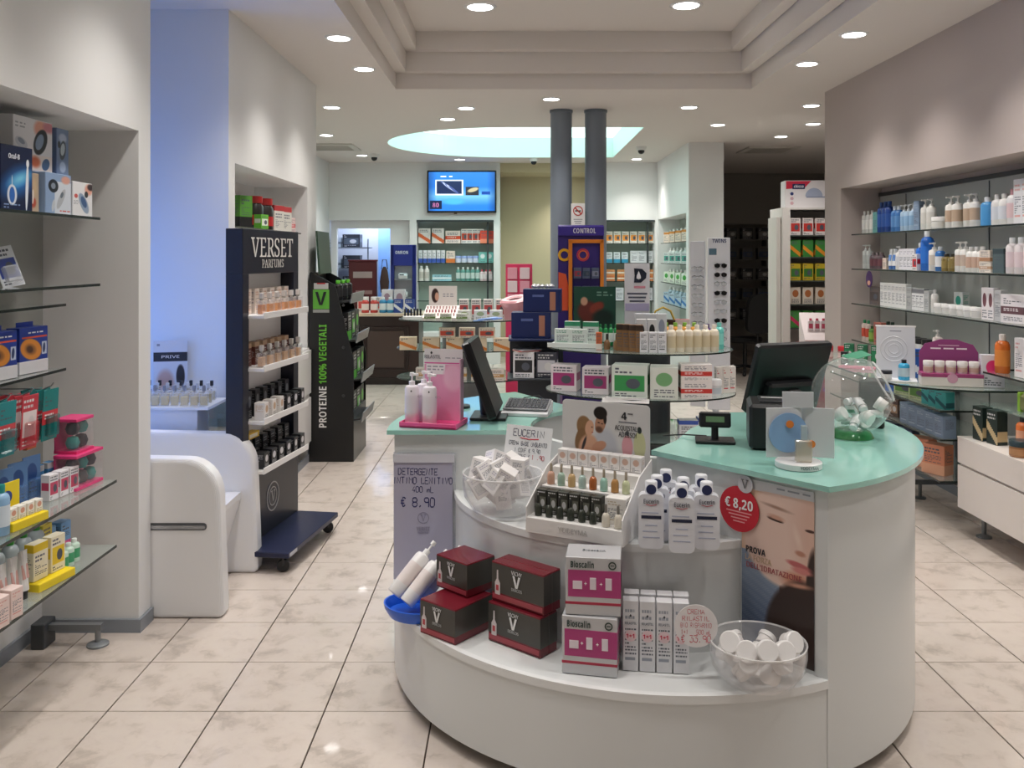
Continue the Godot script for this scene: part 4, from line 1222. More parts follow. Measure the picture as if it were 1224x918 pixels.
# ---------- shelves ----------
# pictures printed on carton fronts: [x, y, radius x, radius y, turn, colour, softness] or a print mark
const ARTS := {
	"brush": [[.55, .55, .75, .3, -.3, "2f7fd0", .8], [.6, .5, .5, .14, -.3, "7fd0f0", .9], [.82, .62, .05, .4, .05, "e6eef6"], [.84, .25, .05, .07, 0, "f0f4f8"], [.35, .76, .16, .17, 0, "dfe6f0"], [.35, .76, .09, .13, 0, "3a6fc0"], [.35, .55, .012, .1, 0, "dfe6f0"], ["l", .1, .9, .6, .02, 2, "8fa8d0"]],
	"violet": [[.5, .5, .6, .3, .2, "7a3f9a", .8], [.7, .6, .06, .36, 0, "e6e8f4"], [.3, .75, .14, .12, 0, "c9a8d8"]],
	"slim": [[.5, .35, .4, .3, 0, "c9b08c", .5], [.5, .75, .3, .15, 0, "b0503c", .4], [.45, .6, .1, .2, .1, "e0d8cc"]],
	"thermo": [["r", .35, .2, 1, 1, "d3dae4"], [.3, .32, .2, .17, 0, "262c36"], [.3, .32, .09, .08, 0, "8a94a4"], [.78, .14, .22, .12, 0, "d8a090", .4], [.6, .62, .1, .3, .5, "b4b9c0"], [.63, .52, .055, .09, .5, "5f6c78"], [.3, .8, .06, .16, .2, "c4c9d0"], ["l", .55, .9, .95, .03, 1, "c85048"]],
	"meter": [[.8, .2, .24, .2, 0, "dfa08c", .4], [.9, .12, .2, .12, 0, "3c2e30", .4], [.55, .62, .19, .36, -.6, "93a5bc"], [.55, .58, .12, .2, -.6, "3f5f8c"], [.68, .35, .1, .1, 0, "2b3038"], [.16, .42, .1, .07, 0, "c8504c", .3], ["l", .05, .55, .3, .02, 3, "9a9ca4"]],
	"pressure": [[.68, .16, .2, .2, .3, "dfa08c", .4], [.9, .1, .2, .14, 0, "c8808c", .5], [.68, .42, .17, .28, .35, "20262f"], [.66, .42, .1, .18, .35, "8296b2"], [.2, .5, .17, .1, .5, "c4c8d0"], [.2, .47, .1, .05, .5, "8a94a4"], ["r", .42, .68, 1, 1, "e8dcd6"], [.55, .82, .16, .14, 0, "d8704c", .5], [.82, .84, .1, .13, .4, "44668f"], ["l", .05, .12, .3, .03, 2, "a0a4ac"]],
	"gauge": [[.5, .2, .4, .12, 0, "aebbd2", .4], [.5, .46, .3, .2, -.5, "46505c"], [.5, .44, .2, .13, -.5, "b4c0c8"], [.5, .82, .3, .14, 0, "a8bad6", .3], [.2, .35, .12, .08, 0, "2a3038"]],
	"black": [[.5, .5, .3, .2, 0, "34363e", .5], ["l", .1, .1, .5, .04, 2, "6a6c74"]],
	"bandage": [["r", .08, .2, .96, .24, "e05a3a"], [.4, .48, .4, .24, .25, "e0913f"], [.38, .48, .24, .14, .3, "a06a40", .4], [.36, .48, .14, .09, .3, "5f4030", .4], ["r", .78, .34, .95, .62, "c9d6ea"], [.86, .48, .05, .12, .1, "3a4a78"], ["l", .3, .1, .85, .03, 1, "e8ecf4"]],
}

func glass_shelf(label: String, x0: float, x1: float, d0: float, d1: float, y: float, front := 1, group := "") -> void:
	# front: +1 the edge at x1 faces the aisle, -1 the edge at x0, 0 the edge at d0
	var t := thing("glass_shelf", label, "shelf", V((x0 + x1) / 2, y, (d0 + d1) / 2), 0, group)
	var hx := (x1 - x0) / 2
	var hd := (d1 - d0) / 2
	mi(t, "pane", bxs([[-hx, -.01, -hd, hx, 0, hd]]), glass("cfe3dc", .14))
	var em := mat("1f2a27", .25)
	if front == 0:
		mi(t, "polished_edge", bxs([[-hx, -.0105, -hd - .002, hx, .0005, -hd - .0002]]), em)
	else:
		mi(t, "polished_edge", bxs([[front * hx, -.0105, -hd, front * (hx + .002), .0005, hd]]), em)
		mi(t, "end_edge", bxs([[-hx, -.0105, -hd - .002, hx, .0005, -hd - .0002]]), em)

func left_niche() -> void:
	struct("wall_left_panel", bxs([[-2.138, .3, -2.3, -2.125, 2.2, 3.98]]), mat("8f918c", .35), "grey back panel of the left shelf niche")
	var names := ["top glass shelf in the left niche under electric toothbrush boxes", "second glass shelf in the left niche under tilted blister packs", "deep glass shelf in the left niche under blue baby packs", "lowest glass shelf in the left niche under white tubes"]
	var ys := [1.873, 1.593, .76, .484]
	var fx := [-1.75, -1.75, -1.68, -1.68]
	for i in 4:
		glass_shelf(names[i], -2.12, fx[i], 1.2, 3.73, ys[i])
	glass_shelf("narrow empty glass shelf in the left niche", -2.12, -1.895, 1.2, 3.73, 1.508)
	glass_shelf("narrow glass shelf in the left niche under bandage boxes", -2.12, -1.895, 1.2, 3.73, 1.235)
	# feet of the shelving
	var ft := thing("steel_leg_stand", "grey steel shelf leg with a round foot pad beside the white pier", "stand", V(-2.1, 0, 3.86))
	mi(ft, "block", bbox(.06, .11, .1, .004), mat("43474b", .4), Vector3(.04, .0, .0))
	mi(ft, "beam", bxs([[.04, .07, -.015, .3, .095, .015]]), mat("8b9094", .3, .5))
	mi(ft, "post", lathe([Vector2(.012, .012), Vector2(.012, .08), Vector2(0, .08)], 12), mat("8b9094", .3, .5), Vector3(.28, 0, 0))
	mi(ft, "foot_pad", lathe([Vector2(0, 0), Vector2(.046, 0), Vector2(.046, .008), Vector2(.03, .016), Vector2(0, .018)], 24), mat("8d9296", .35, .3), Vector3(.28, 0, 0))
	# top shelf: device cartons
	var y := 1.875
	var dev := func(w: float, h: float, d: float, base: String, art: String, label: String, at: Vector3, yaw: float) -> Node3D:
		var t := thing("device_carton", label, "box", at, yaw, "device cartons on the top left shelf")
		mi(t, "body", bbox(w, h, d, .002), art_mat(art, 180, 200, base, ARTS[art]))
		return t
	var ob: Node3D = dev.call(.175, .235, .1, "1a2748", "brush", "navy toothbrush carton with pale blue glow, at the front of the top left shelf", V(-1.85, y, 3.2), 84)
	txt(ob, "Oral-B", .018, "e8ecf4", Vector3(-.02, .195, .053), Vector3.ZERO, "Droid Sans", .06, true)
	dev.call(.16, .23, .1, "27244a", "violet", "violet navy toothbrush carton cut by the left picture edge", V(-1.85, y, 3.0), 88)
	dev.call(.07, .15, .09, "b9a58e", "slim", "slim brown carton next to the navy toothbrush carton", V(-1.86, y, 3.335), 86)
	dev.call(.185, .16, .1, "8fa8cc", "thermo", "pale blue thermometer carton below the tall white device carton", V(-1.84, y, 3.47), 88)
	dev.call(.155, .14, .1, "e8e8ea", "meter", "white device carton at the far end of the top left shelf", V(-1.83, y, 3.645), 88)
	dev.call(.26, .2, .12, "e0e0e4", "pressure", "white blood pressure monitor carton lying on other cartons, top left", V(-1.9, y + .162, 3.38), 88)
	dev.call(.09, .19, .1, "6f84a8", "gauge", "blue grey meter carton at the far end of the upper stack", V(-1.88, y + .162, 3.58), 88)
	dev.call(.3, .2, .1, "25262c", "black", "large black carton under the niche soffit, top left", V(-2.05, y + .165, 3.35), 90)
	dev.call(.3, .165, .1, "25262c", "black", "dark carton behind the toothbrush cartons, lower layer", V(-2.05, y - .001, 3.35), 90)
	# second shelf
	var o := put(["blister", .1, .17, "e3d23c", "2f54a8", 1], "yellow and blue blister pack tilted on the second left shelf", "", V(-1.86, 1.595, 3.06), 70)
	o.rotation_degrees.x = -12
	o = put(["blister", .09, .16, "dfe3ea", "3b4fa0", 4], "white and blue blister pack leaning back on the second left shelf", "", V(-1.88, 1.595, 3.32), 62)
	o.rotation_degrees = Vector3(-18, 62, 10)
	# bandage boxes
	for i in 3:
		var t := thing("bandage_carton", "%s blue elastic bandage carton from the left on narrow shelf" % ORD[i], "box", V(-1.97, 1.237, 3.12 + .225 * i), 82, "blue bandage cartons")
		mi(t, "body", bbox(.17, .185, .06, .002), art_mat("bandage", 170, 185, "26419c", ARTS["bandage"]))
		mi(t, "white_foot", bbox(.172, .05, .062, .001), mat("e8e8ec", .35), Vector3.ZERO)
		mi(t, "hang_tab", bbox(.1, .02, .003, .001), mat("2a46a8", .3), Vector3(.01, .184, -.02))
	# hooks with hanging blister packs
	var hk := [[3.02, "127a7c", "c8323c", "first"], [3.17, "14858a", "d04048", "second"], [3.32, "c43a48", "e8e0e0", "third"], [3.47, "12807f", "d83a44", "fourth"]]
	for h in hk:
		var r := thing("hook_rod", "%s steel display hook from the left under the narrow shelf" % h[3], "hook", V(-2.12, 1.185, h[0]))
		mi(r, "rod", tube([Vector3(0, 0, 0), Vector3(.27, 0, 0), Vector3(.3, .012, 0), Vector3(.31, .025, 0)], .003, 6), mat("9a9da0", .3, .7))
		for i in 4:
			var b := put(["blister", .095, .2, h[1], h[2], 0 if h[3] != "third" else 4], "%s %s blister pack from the front on the %s hook" % [ORD[i], "red" if h[3] == "third" else "teal", h[3]], "blister packs on the hooks", V(-1.83 - .032 * i, .985, h[0]), 84 + 3 * i)
			b.rotation_degrees.x = 3
	put(["box", .06, .13, .02, "dcd6d4", "e0774a", 2], "small white and orange card pack below the last hook", "", V(-1.95, .93, 3.55), 85)
	# deep shelf
	y = .762
	row(["blister", .085, .175, "5b83b8", "2c4f8c", 3], "slate blue pacifier pack", "on the deep left shelf", pts3(4, V(-1.84, y, 3.08), V(-1.86, y, 3.4)), 72)
	var yt := thing("yellow_tray", "yellow cardboard tray with raised header on the deep left shelf", "display stand", V(-1.735, y, 3.1), 78)
	mi(yt, "tray", bbox(.17, .03, .09, .002), mat("f0d51c", .4))
	mi(yt, "header", bbox(.12, .12, .004, .001), mat("f3da20", .4), Vector3(-.02, .03, -.04))
	mi(yt, "emblem", lathe([Vector2(0, 0), Vector2(.022, 0), Vector2(.022, .002), Vector2(0, .002)], 20), mat("1f3f8c", .4), Vector3(-.02, .1, -.037), Vector3(90, 0, 0))
	for i in 4:
		put(["box", .034, .045, .03, "f0eee6", "d9a08a", 3], "%s small white carton from the left in the yellow tray, deep shelf" % ORD[i], "small cartons in the yellow tray", yt.transform * Vector3(-.06 + .04 * i, .031, .012), 78)
	row(["round", .028, .17, "8fb6d8", "2c8f8a", "d8e4ee"], "pale blue bottle", "at the near end of the deep left shelf", pts3(2, V(-1.76, y, 2.9), V(-1.74, y, 2.99)), 80)
	row(["box", .05, .1, .04, "e8e6ea", "c84a6a", 4], "small pink and white carton", "beside the blue pacifier packs", pts3(3, V(-1.8, y, 3.42), V(-1.78, y, 3.54)), 80)
	row(["box", .04, .115, .03, "4f9bd8", "e8eef4", 1], "small sky blue carton", "behind the pink and white cartons", pts3(3, V(-1.9, y, 3.44), V(-1.88, y, 3.56)), 80)
	for i in 2:
		var pk := thing("pink_gift_pack", ["lower wide pink gift pack with teal round sponges, deep left shelf", "upper small pink gift pack with teal round sponges, deep left shelf"][i], "pack", V(-1.79 - .02 * i, y + (.142 if i else 0.0), 3.63), 84, "pink gift packs")
		var w := .19 if i == 0 else .12
		mi(pk, "backing_card", bbox(w, .14, .006, .001), mat("d83a7c", .4), Vector3(0, 0, -.045))
		mi(pk, "floor_card", bbox(w, .012, .1, .001), mat("e0407f", .4))
		mi(pk, "top_card", bbox(w, .012, .1, .001), mat("e0407f", .4), Vector3(0, .13, 0))
		for c in (3 if i == 0 else 2):
			for l in 2:
				mi(pk, "sponge", lathe([Vector2(0, 0), Vector2(.02, .006), Vector2(.028, .028), Vector2(.02, .05), Vector2(0, .056)], 12), mat(["2f9a94", "1b2d33"][(c + l) % 2], .6), Vector3(-w / 2 + .035 + .058 * c, .012 + .058 * l, .01))
		mi(pk, "clear_cover", bbox(w * .99, .118, .096, .002), glass("ffe6f0", .08), Vector3(0, .012, .001))
	# lowest shelf
	y = .486
	row(["tube", .022, .17, "ecebea", "2a2c30", "d8a8a0"], "white and black squeeze tube", "at the front of the lowest left shelf", pts3(5, V(-1.74, y, 2.86), V(-1.75, y, 3.14)), 80)
	row(["box", .055, .1, .05, "ecd6d0", "d89a92", 5], "pale rose carton", "in front of the white tubes, lowest left shelf", pts3(2, V(-1.7, y, 2.9), V(-1.7, y, 2.98)), 80)
	row(["box", .12, .13, .1, "dfe0e2", "1d1e22", 1], "grey carton with black top", "on the lowest left shelf", pts3(2, V(-1.93, y, 2.98), V(-1.93, y, 3.12)), 85)
	var y2 := thing("yellow_tray", "yellow cardboard tray holding two tall cartons on the lowest left shelf", "display stand", V(-1.74, y, 3.29), 78)
	mi(y2, "tray", bbox(.19, .03, .09, .002), mat("f0d51c", .4))
	mi(y2, "tray_back", bbox(.19, .07, .004, .001), mat("f3da20", .4), Vector3(0, 0, -.045))
	for i in 2:
		put(["box", .075, .135, .04, "f1ead0", "f0cf1c", [1, 4][i]], "%s tall yellow and white carton in the lower yellow tray" % ["left", "right"][i], "tall cartons in the lower yellow tray", y2.transform * Vector3(-.045 + .09 * i, .031, -.01), 78)
	row(["round", .03, .17, "b9c4cc", "3f9a44", "dfe6ea"], "grey bottle with a green cap", "on the lowest left shelf", pts3(4, V(-1.88, y, 3.2), V(-1.88, y, 3.47)), 80)
	row(["round", .022, .09, "cfe8d8", "e8f0ec", "4fae7c"], "small pale green bottle", "at the front of the lowest left shelf", pts3(3, V(-1.75, y, 3.42), V(-1.76, y, 3.53)), 80)
	row(["box", .06, .15, .04, "e6cf4c", "f0eee0", 6], "yellow carton", "behind the small pale green bottles", [V(-1.88, y, 3.52)], 82)
	row(["box", .06, .12, .05, "78a8d8", "e85a9a", 2], "blue and pink carton", "at the far end of the lowest left shelf", pts3(2, V(-1.9, y, 3.58), V(-1.88, y, 3.66)), 82)

func recess() -> void:
	# white bench with two rounded side panels
	var w := mat("ebebec", .3)
	var t := thing("white_bench", "white moulded bench with two tall rounded side panels by the window", "bench", V(-1.7, 0, 4.5))
	var prof := PackedVector2Array([Vector2(-.4, .0), Vector2(.318, 0), Vector2(.334, .012), Vector2(.337, .04), Vector2(.318, .56)])
	for i in 9:
		var a := deg_to_rad(5.0 + 85.0 * i / 8.0)
		prof.append(Vector2(.155 + .163 * cos(a), .565 + .183 * sin(a)))
	prof.append(Vector2(-.4, .76))
	var sp := soft_plate(prof, .11, .022)
	mi(t, "side_panel", sp, w, Vector3(0, 0, .305))
	mi(t, "side_panel", sp, w, Vector3(-.01, 0, -.29))
	mi(t, "seat", bxs([[-.4, .41, -.26, .24, .44, .24]]), mat("dcdcde", .3))
	mi(t, "seat_front", plate(PackedVector2Array([Vector2(.24, .41), Vector2(.22, .41), Vector2(.1, .02), Vector2(.12, .02)]), .5), w, Vector3(0, 0, .01))
	mi(t, "seat_back", bxs([[-.4, .44, -.26, -.36, .74, .24]]), w)
	var sl := mi(t, "handle_slot", plate(round_rect(-.4, .418, .262, .452, .016), .004), mat("55575b", .4), Vector3(0, 0, .3605))
	mi(sl, "slot_bar", plate(round_rect(-.4, .424, .255, .44, .007), .004), mat("b9bbbf", .25, .6), Vector3(0, 0, .002))
	# perfume counter in front of the blue-lit wall
	var c := thing("perfume_table", "white perfume table with a glass side in front of the bluish wall", "table", V(-2.2, 0, 5.08))
	mi(c, "body", bxs([[-.28, .02, -.17, .44, .85, .165]]), mat("dfe2e8", .3))
	mi(c, "top", bxs([[-.29, .85, -.18, .505, .865, .17]]), mat("eceef2", .25))
	mi(c, "glass_side", bxs([[.5, .05, -.16, .506, .85, .16]]), glass("9db8b4", .3))
	mi(c, "lower_shelf", bxs([[.44, .05, -.165, .5, .07, .165]]), mat("cfd6d8", .3))
	var im := canvas(128, 220, "d5d9e2")
	op_draw(im, ["r", 0, .2, 1, .36, "2b2c36"], 0, 1)
	op_draw(im, ["l", .1, .05, .9, .04, 1, "8a8d99"], 0, 1)
	soft(im, .35, .72, .3, .26, 0, Color("c9a9a0"), .4)
	soft(im, .8, .62, .14, .22, 0, Color("30303a"), .2)
	var hd := thing("perfume_header_card", "pale header card with a black band behind the perfume testers", "sign", V(-2.03, .866, 5.22), 12)
	card(hd, "card", .19, .34, .004, print_mat(im), Vector3.ZERO)
	txt(hd, "PRIVE", .016, "eeeeee", Vector3(0, .245, .002), Vector3.ZERO, "Droid Sans", .1)
	mi(hd, "foot", bbox(.16, .006, .04, .001), mat("c9ccd4", .4), Vector3(0, 0, -.015))
	for r in 3:
		row(["perfume", .048, .115, ["c9c2a8", "b9a878", "d9c48a"][r], ["2f3036", "c9ccd2", "8d8f98"][r]], ["dark capped", "silver capped", "grey capped"][r] + " perfume bottle", "on the white perfume table", pts3(7, V(-2.13 + .03 * r, .866, 5.16 - .1 * r), V(-1.76 + .012 * r, .866, 5.15 - .1 * r)), 8)

func parfum_stand() -> void:
	var nv := mat("1a1d2b", .35)
	var t := thing("perfume_floor_stand", "tall navy perfume stand on castors with four white shelves", "display stand", V(-1.407, 0, 5.13), 81.4)
	# local: x along the face, +z out to the aisle
	mi(t, "base_plate", bbox(.77, .03, .42, .004), mat("1b2140", .35), Vector3(0, .085, .06))
	mi(t, "base_label", bbox(.1, .02, .002, .0005), mat("b9bbc2", .4), Vector3(-.32, .09, .271))
	mi(t, "lower_panel", bbox(.76, .36, .1, .003), nv, Vector3(0, .115, -.04))
	mi(t, "header_panel", bbox(.77, .25, .1, .003), nv, Vector3(0, 1.61, -.04))
	for s in [-1, 1]:
		mi(t, "side_post", bbox(.075, 1.14, .1, .003), nv, Vector3(s * .3475, .473, -.04))
	mi(t, "white_back", bbox(.62, 1.14, .012, .002), mat("e9e7e6", .4), Vector3(0, .473, -.08))
	mi(t, "white_apron", bbox(.62, .09, .05, .002), mat("e9e7e6", .4), Vector3(0, .473, -.03))
	for x in [-.34, .34]:
		for z in [-.1, .22]:
			var cs := mi(t, "castor", lathe([Vector2(0, -.014), Vector2(.03, -.014), Vector2(.034, -.01), Vector2(.034, .01), Vector2(.03, .014), Vector2(0, .014)], 18), mat("17181b", .4), Vector3(x, .034, z), Vector3(0, 20, 90))
			mi(cs, "fork", bbox(.05, .05, .012, .002), mat("2a2b2e", .4), Vector3(.03, -.025, 0))
	txt(t, "VERSET", .105, "e6e3de", Vector3(0, 1.755, .013), Vector3.ZERO, "Droid Serif", .58)
	txt(t, "PARFUMS", .045, "cfccc8", Vector3(0, 1.665, .013), Vector3.ZERO, "Droid Serif", .3)
	var em := mi(t, "emblem_ring", lathe([Vector2(.085, 0), Vector2(.085, .003), Vector2(.078, .003), Vector2(.078, 0)], 36), mat("b9b8bb", .4), Vector3(0, .31, .0102), Vector3(90, 0, 0))
	mi(em, "inner_ring", lathe([Vector2(.055, 0), Vector2(.055, .003), Vector2(.05, .003), Vector2(.05, 0)], 32), mat("b9b8bb", .4))
	txt(t, "V", .06, "b9b8bb", Vector3(0, .31, .013), Vector3.ZERO, "Droid Serif")
	var ys := [1.365, 1.075, .785, .515]
	for i in 4:
		mi(t, "white_tray", bbox(.64, .02, .17, .003), mat("edebea", .35), Vector3(0, ys[i], .015))
		mi(t, "tray_lip", bbox(.64, .035, .006, .002), mat("f2f1f0", .35), Vector3(0, ys[i], .1))
		var sh := ["top", "second", "third", "bottom"][i] as String
		var k1: Array = [["perfume", .062, .12, "d8862c", "d9d4d2"], ["perfume", .062, .12, "d9a878", "cfcac6"], ["box", .062, .095, .06, "e9e4e0", "c9a98a", 3], ["box", .066, .09, .06, "1c1d22", "d9d9dc", 3]][i]
		var n1 := ["amber perfume bottle", "rose perfume bottle", "cream perfume carton", "black perfume carton"][i] as String
		for j in 6:
			var k: Array = k1
			var nm := n1
			if i == 2 and j >= 3:
				k = ["box", .062, .095, .06, "1c1d22", "d9d9dc", 3]
				nm = "black perfume carton"
			put(k, "%s item of the front row on the stand's %s tray, a %s" % [ORD[j], sh, nm], "front row, %s tray of the perfume stand" % sh, t.transform * Vector3(-.26 + .103 * j, ys[i] + .021, .06), 81.4 + rng.randf_range(-5, 5))
		var k2: Array = [["box", .06, .14, .045, "e3d6cc", "c99a80", 5], ["box", .06, .13, .045, "6a3a34", "c9a98a", 1], ["box", .06, .15, .05, "2a2b30", "8a8d94", 3], ["box", .066, .15, .05, "202126", "9a9da4", 5]][i]
		for j in 6:
			put(k2, "%s %s from the left in the back row of the %s tray" % [ORD[j], ["pale perfume carton", "brown perfume carton", "charcoal perfume carton", "tall black perfume carton"][i], sh], "back row, %s tray of the perfume stand" % sh, t.transform * Vector3(-.26 + .103 * j, ys[i] + .021, -.035), 81.4)
	var yb := thing("yellow_carton", "yellow carton on the bottom tray at the left of the perfume stand", "box", t.transform * Vector3(-.21, ys[3] + .172, -.035), 81.4)
	mi(yb, "body", bbox(.15, .035, .05, .002), mat("e8c22c", .4))
	mi(yb, "white_label", bbox(.1, .02, .001, .0003), mat("f0ead8", .4), Vector3(0, .008, .0252))
	# niche behind the stand: white drawer chest and supplement jars on the high shelf
	glass_shelf("high glass shelf in the niche above the perfume stand", -2.12, -1.75, 5.45, 7.28, 1.9)
	var ch := thing("drawer_chest", "low white drawer chest in the niche behind the perfume stand", "cabinet", V(-1.9, 0, 6.4))
	mi(ch, "body", bxs([[-.22, .15, -.85, .22, .95, .88]]), mat("e4e3e2", .35))
	for i in 2:
		mi(ch, "drawer", bxs([[.221, .18 + .4 * i, -.84, .238, .545 + .39 * i, .87]]), mat("ecebea", .3))
	var hj := func(x: float, d: float, label: String) -> void:
		var j := thing("supplement_jar", label, "jar", V(x, 1.902, d), 80, "supplement jars on the high shelf")
		mi(j, "body", lathe([Vector2(0, 0), Vector2(.07, 0), Vector2(.075, .01), Vector2(.075, .16), Vector2(.06, .185), Vector2(0, .185)], 20), mat("24211f", .3))
		mi(j, "lid", lathe([Vector2(.066, .185), Vector2(.07, .19), Vector2(.07, .235), Vector2(0, .24)], 20), mat("c22a2c", .35))
		mi(j, "label_band", lathe([Vector2(.0765, .03), Vector2(.0765, .1)], 20), mat("b8252a", .4))
	hj.call(-1.86, 6.3, "near black supplement jar with red lid above the perfume stand")
	hj.call(-1.86, 6.56, "far black supplement jar with red lid above the perfume stand")
	row(["box", .13, .22, .06, "5a9a3c", "1d1e20", 2], "green and black pouch carton", "above the perfume stand", [V(-1.84, 1.902, 6.0)], 70)
	row(["box", .09, .1, .06, "6cbf3a", "e8f0e0", 4], "small bright green carton", "in front of the near supplement jar", [V(-1.77, 1.902, 6.2)], 75)
	row(["box", .16, .2, .14, "d9d6ce", "b8242c", 1], "clear white carton", "right of the supplement jars", pts3(2, V(-1.87, 1.902, 6.82), V(-1.86, 1.902, 7.02)), 80)
	row(["box", .08, .12, .06, "e9d0cc", "d86a6a", 0], "small pink carton", "at the far end above the perfume stand", [V(-1.82, 1.902, 7.2)], 80)

func protein_display() -> void:
	var bk := mat("131415", .4)
	var t := thing("protein_floor_display", "tall black floor display with green lettering and sloped product pockets", "display stand", V(-1.5, 0, 7.6))
	var side := PackedVector2Array([Vector2(-.185, 0), Vector2(.185, 0), Vector2(.185, .85), Vector2(.03, 1.47), Vector2(-.17, 1.58), Vector2(-.185, 1.55)])
	for z in [.3, -.3]:
		mi(t, "side_panel", plate(side, .012), bk, Vector3(0, 0, z))
	mi(t, "back_panel", bxs([[-.185, 0, -.29, -.17, 1.57, .29]]), bk)
	mi(t, "front_panel", bxs([[.17, 0, -.29, .184, .42, .29]]), mat("4b4c4e", .35))
	mi(t, "header_sign", bxs([[-.008, 0, -.28, .008, .36, .28]]), mat("2f4a3a", .4), Vector3(-.115, 1.56, 0), Vector3(0, 2, 4))
	for i in 4:
		var yy := .32 + .33 * i
		var xx := .16 - .045 * maxi(0, i - 1)
		mi(t, "pocket_floor", bxs([[-.17, -.006, -.29, xx + .08, .006, .29]]), mat("222325", .4), Vector3(0, yy, 0), Vector3(0, 0, 8))
		mi(t, "pocket_lip", bxs([[-.004, 0, -.29, .004, .085, .29]]), mat("7e8082", .3), Vector3(xx + .085, yy + .005, 0), Vector3(0, 0, -12))
		for j in (3 if i < 3 else 0):
			var o := put(["box", .16, .24, .07, "17181a", "5fc23a", [2, 4, 3][j]], "%s black and green protein pouch from the camera in the %s pocket of the black display" % [ORD[j], ["lowest", "second", "third", "top"][i]], "protein pouches in the black display", V(-1.5 + xx - .02, yy + .018, 7.42 + .18 * j), 90)
			o.rotation_degrees.z = 0
	# lettering on the side that faces the camera
	txt(t, "PROTEINE", .062, "e6e6e4", Vector3(-.07, .455, .308), Vector3(0, 0, 90), "Droid Sans", .34, true)
	txt(t, "100% VEGETALI", .062, "6cc23a", Vector3(-.07, .895, .308), Vector3(0, 0, 90), "Droid Sans", .49, true)
	mi(t, "green_badge", bbox(.135, .16, .003, .001), mat("5fae3a", .4), Vector3(-.085, 1.27, .3065))
	txt(t, "V", .11, "15161a", Vector3(-.085, 1.355, .311), Vector3.ZERO, "Droid Sans", 0, true)
	mi(t, "badge_header", bbox(.12, .05, .003, .001), mat("b9bab8", .4), Vector3(-.085, 1.435, .3065))
	mi(t, "badge_red", bbox(.07, .012, .004, .001), mat("b03030", .4), Vector3(-.085, 1.475, .3065))
	mi(t, "badge_foot", bbox(.135, .025, .003, .001), mat("9a9b99", .4), Vector3(-.085, 1.24, .3065))
	for p in [[.1, 1.3], [.1, .95], [.1, .55]]:
		mi(t, "screw_cap", lathe([Vector2(0, 0), Vector2(.012, 0), Vector2(.01, .004), Vector2(0, .005)], 12), mat("3a3b3d", .3), Vector3(p[0], p[1], .306), Vector3(90, 0, 0))
	row(["round", .04, .17, "1d1e20", "63c23c", "2a2b2d"], "black shaker bottle with a green cap", "on top of the black display", pts3(3, V(-1.47, 1.335, 7.42), V(-1.45, 1.335, 7.75)), 80)

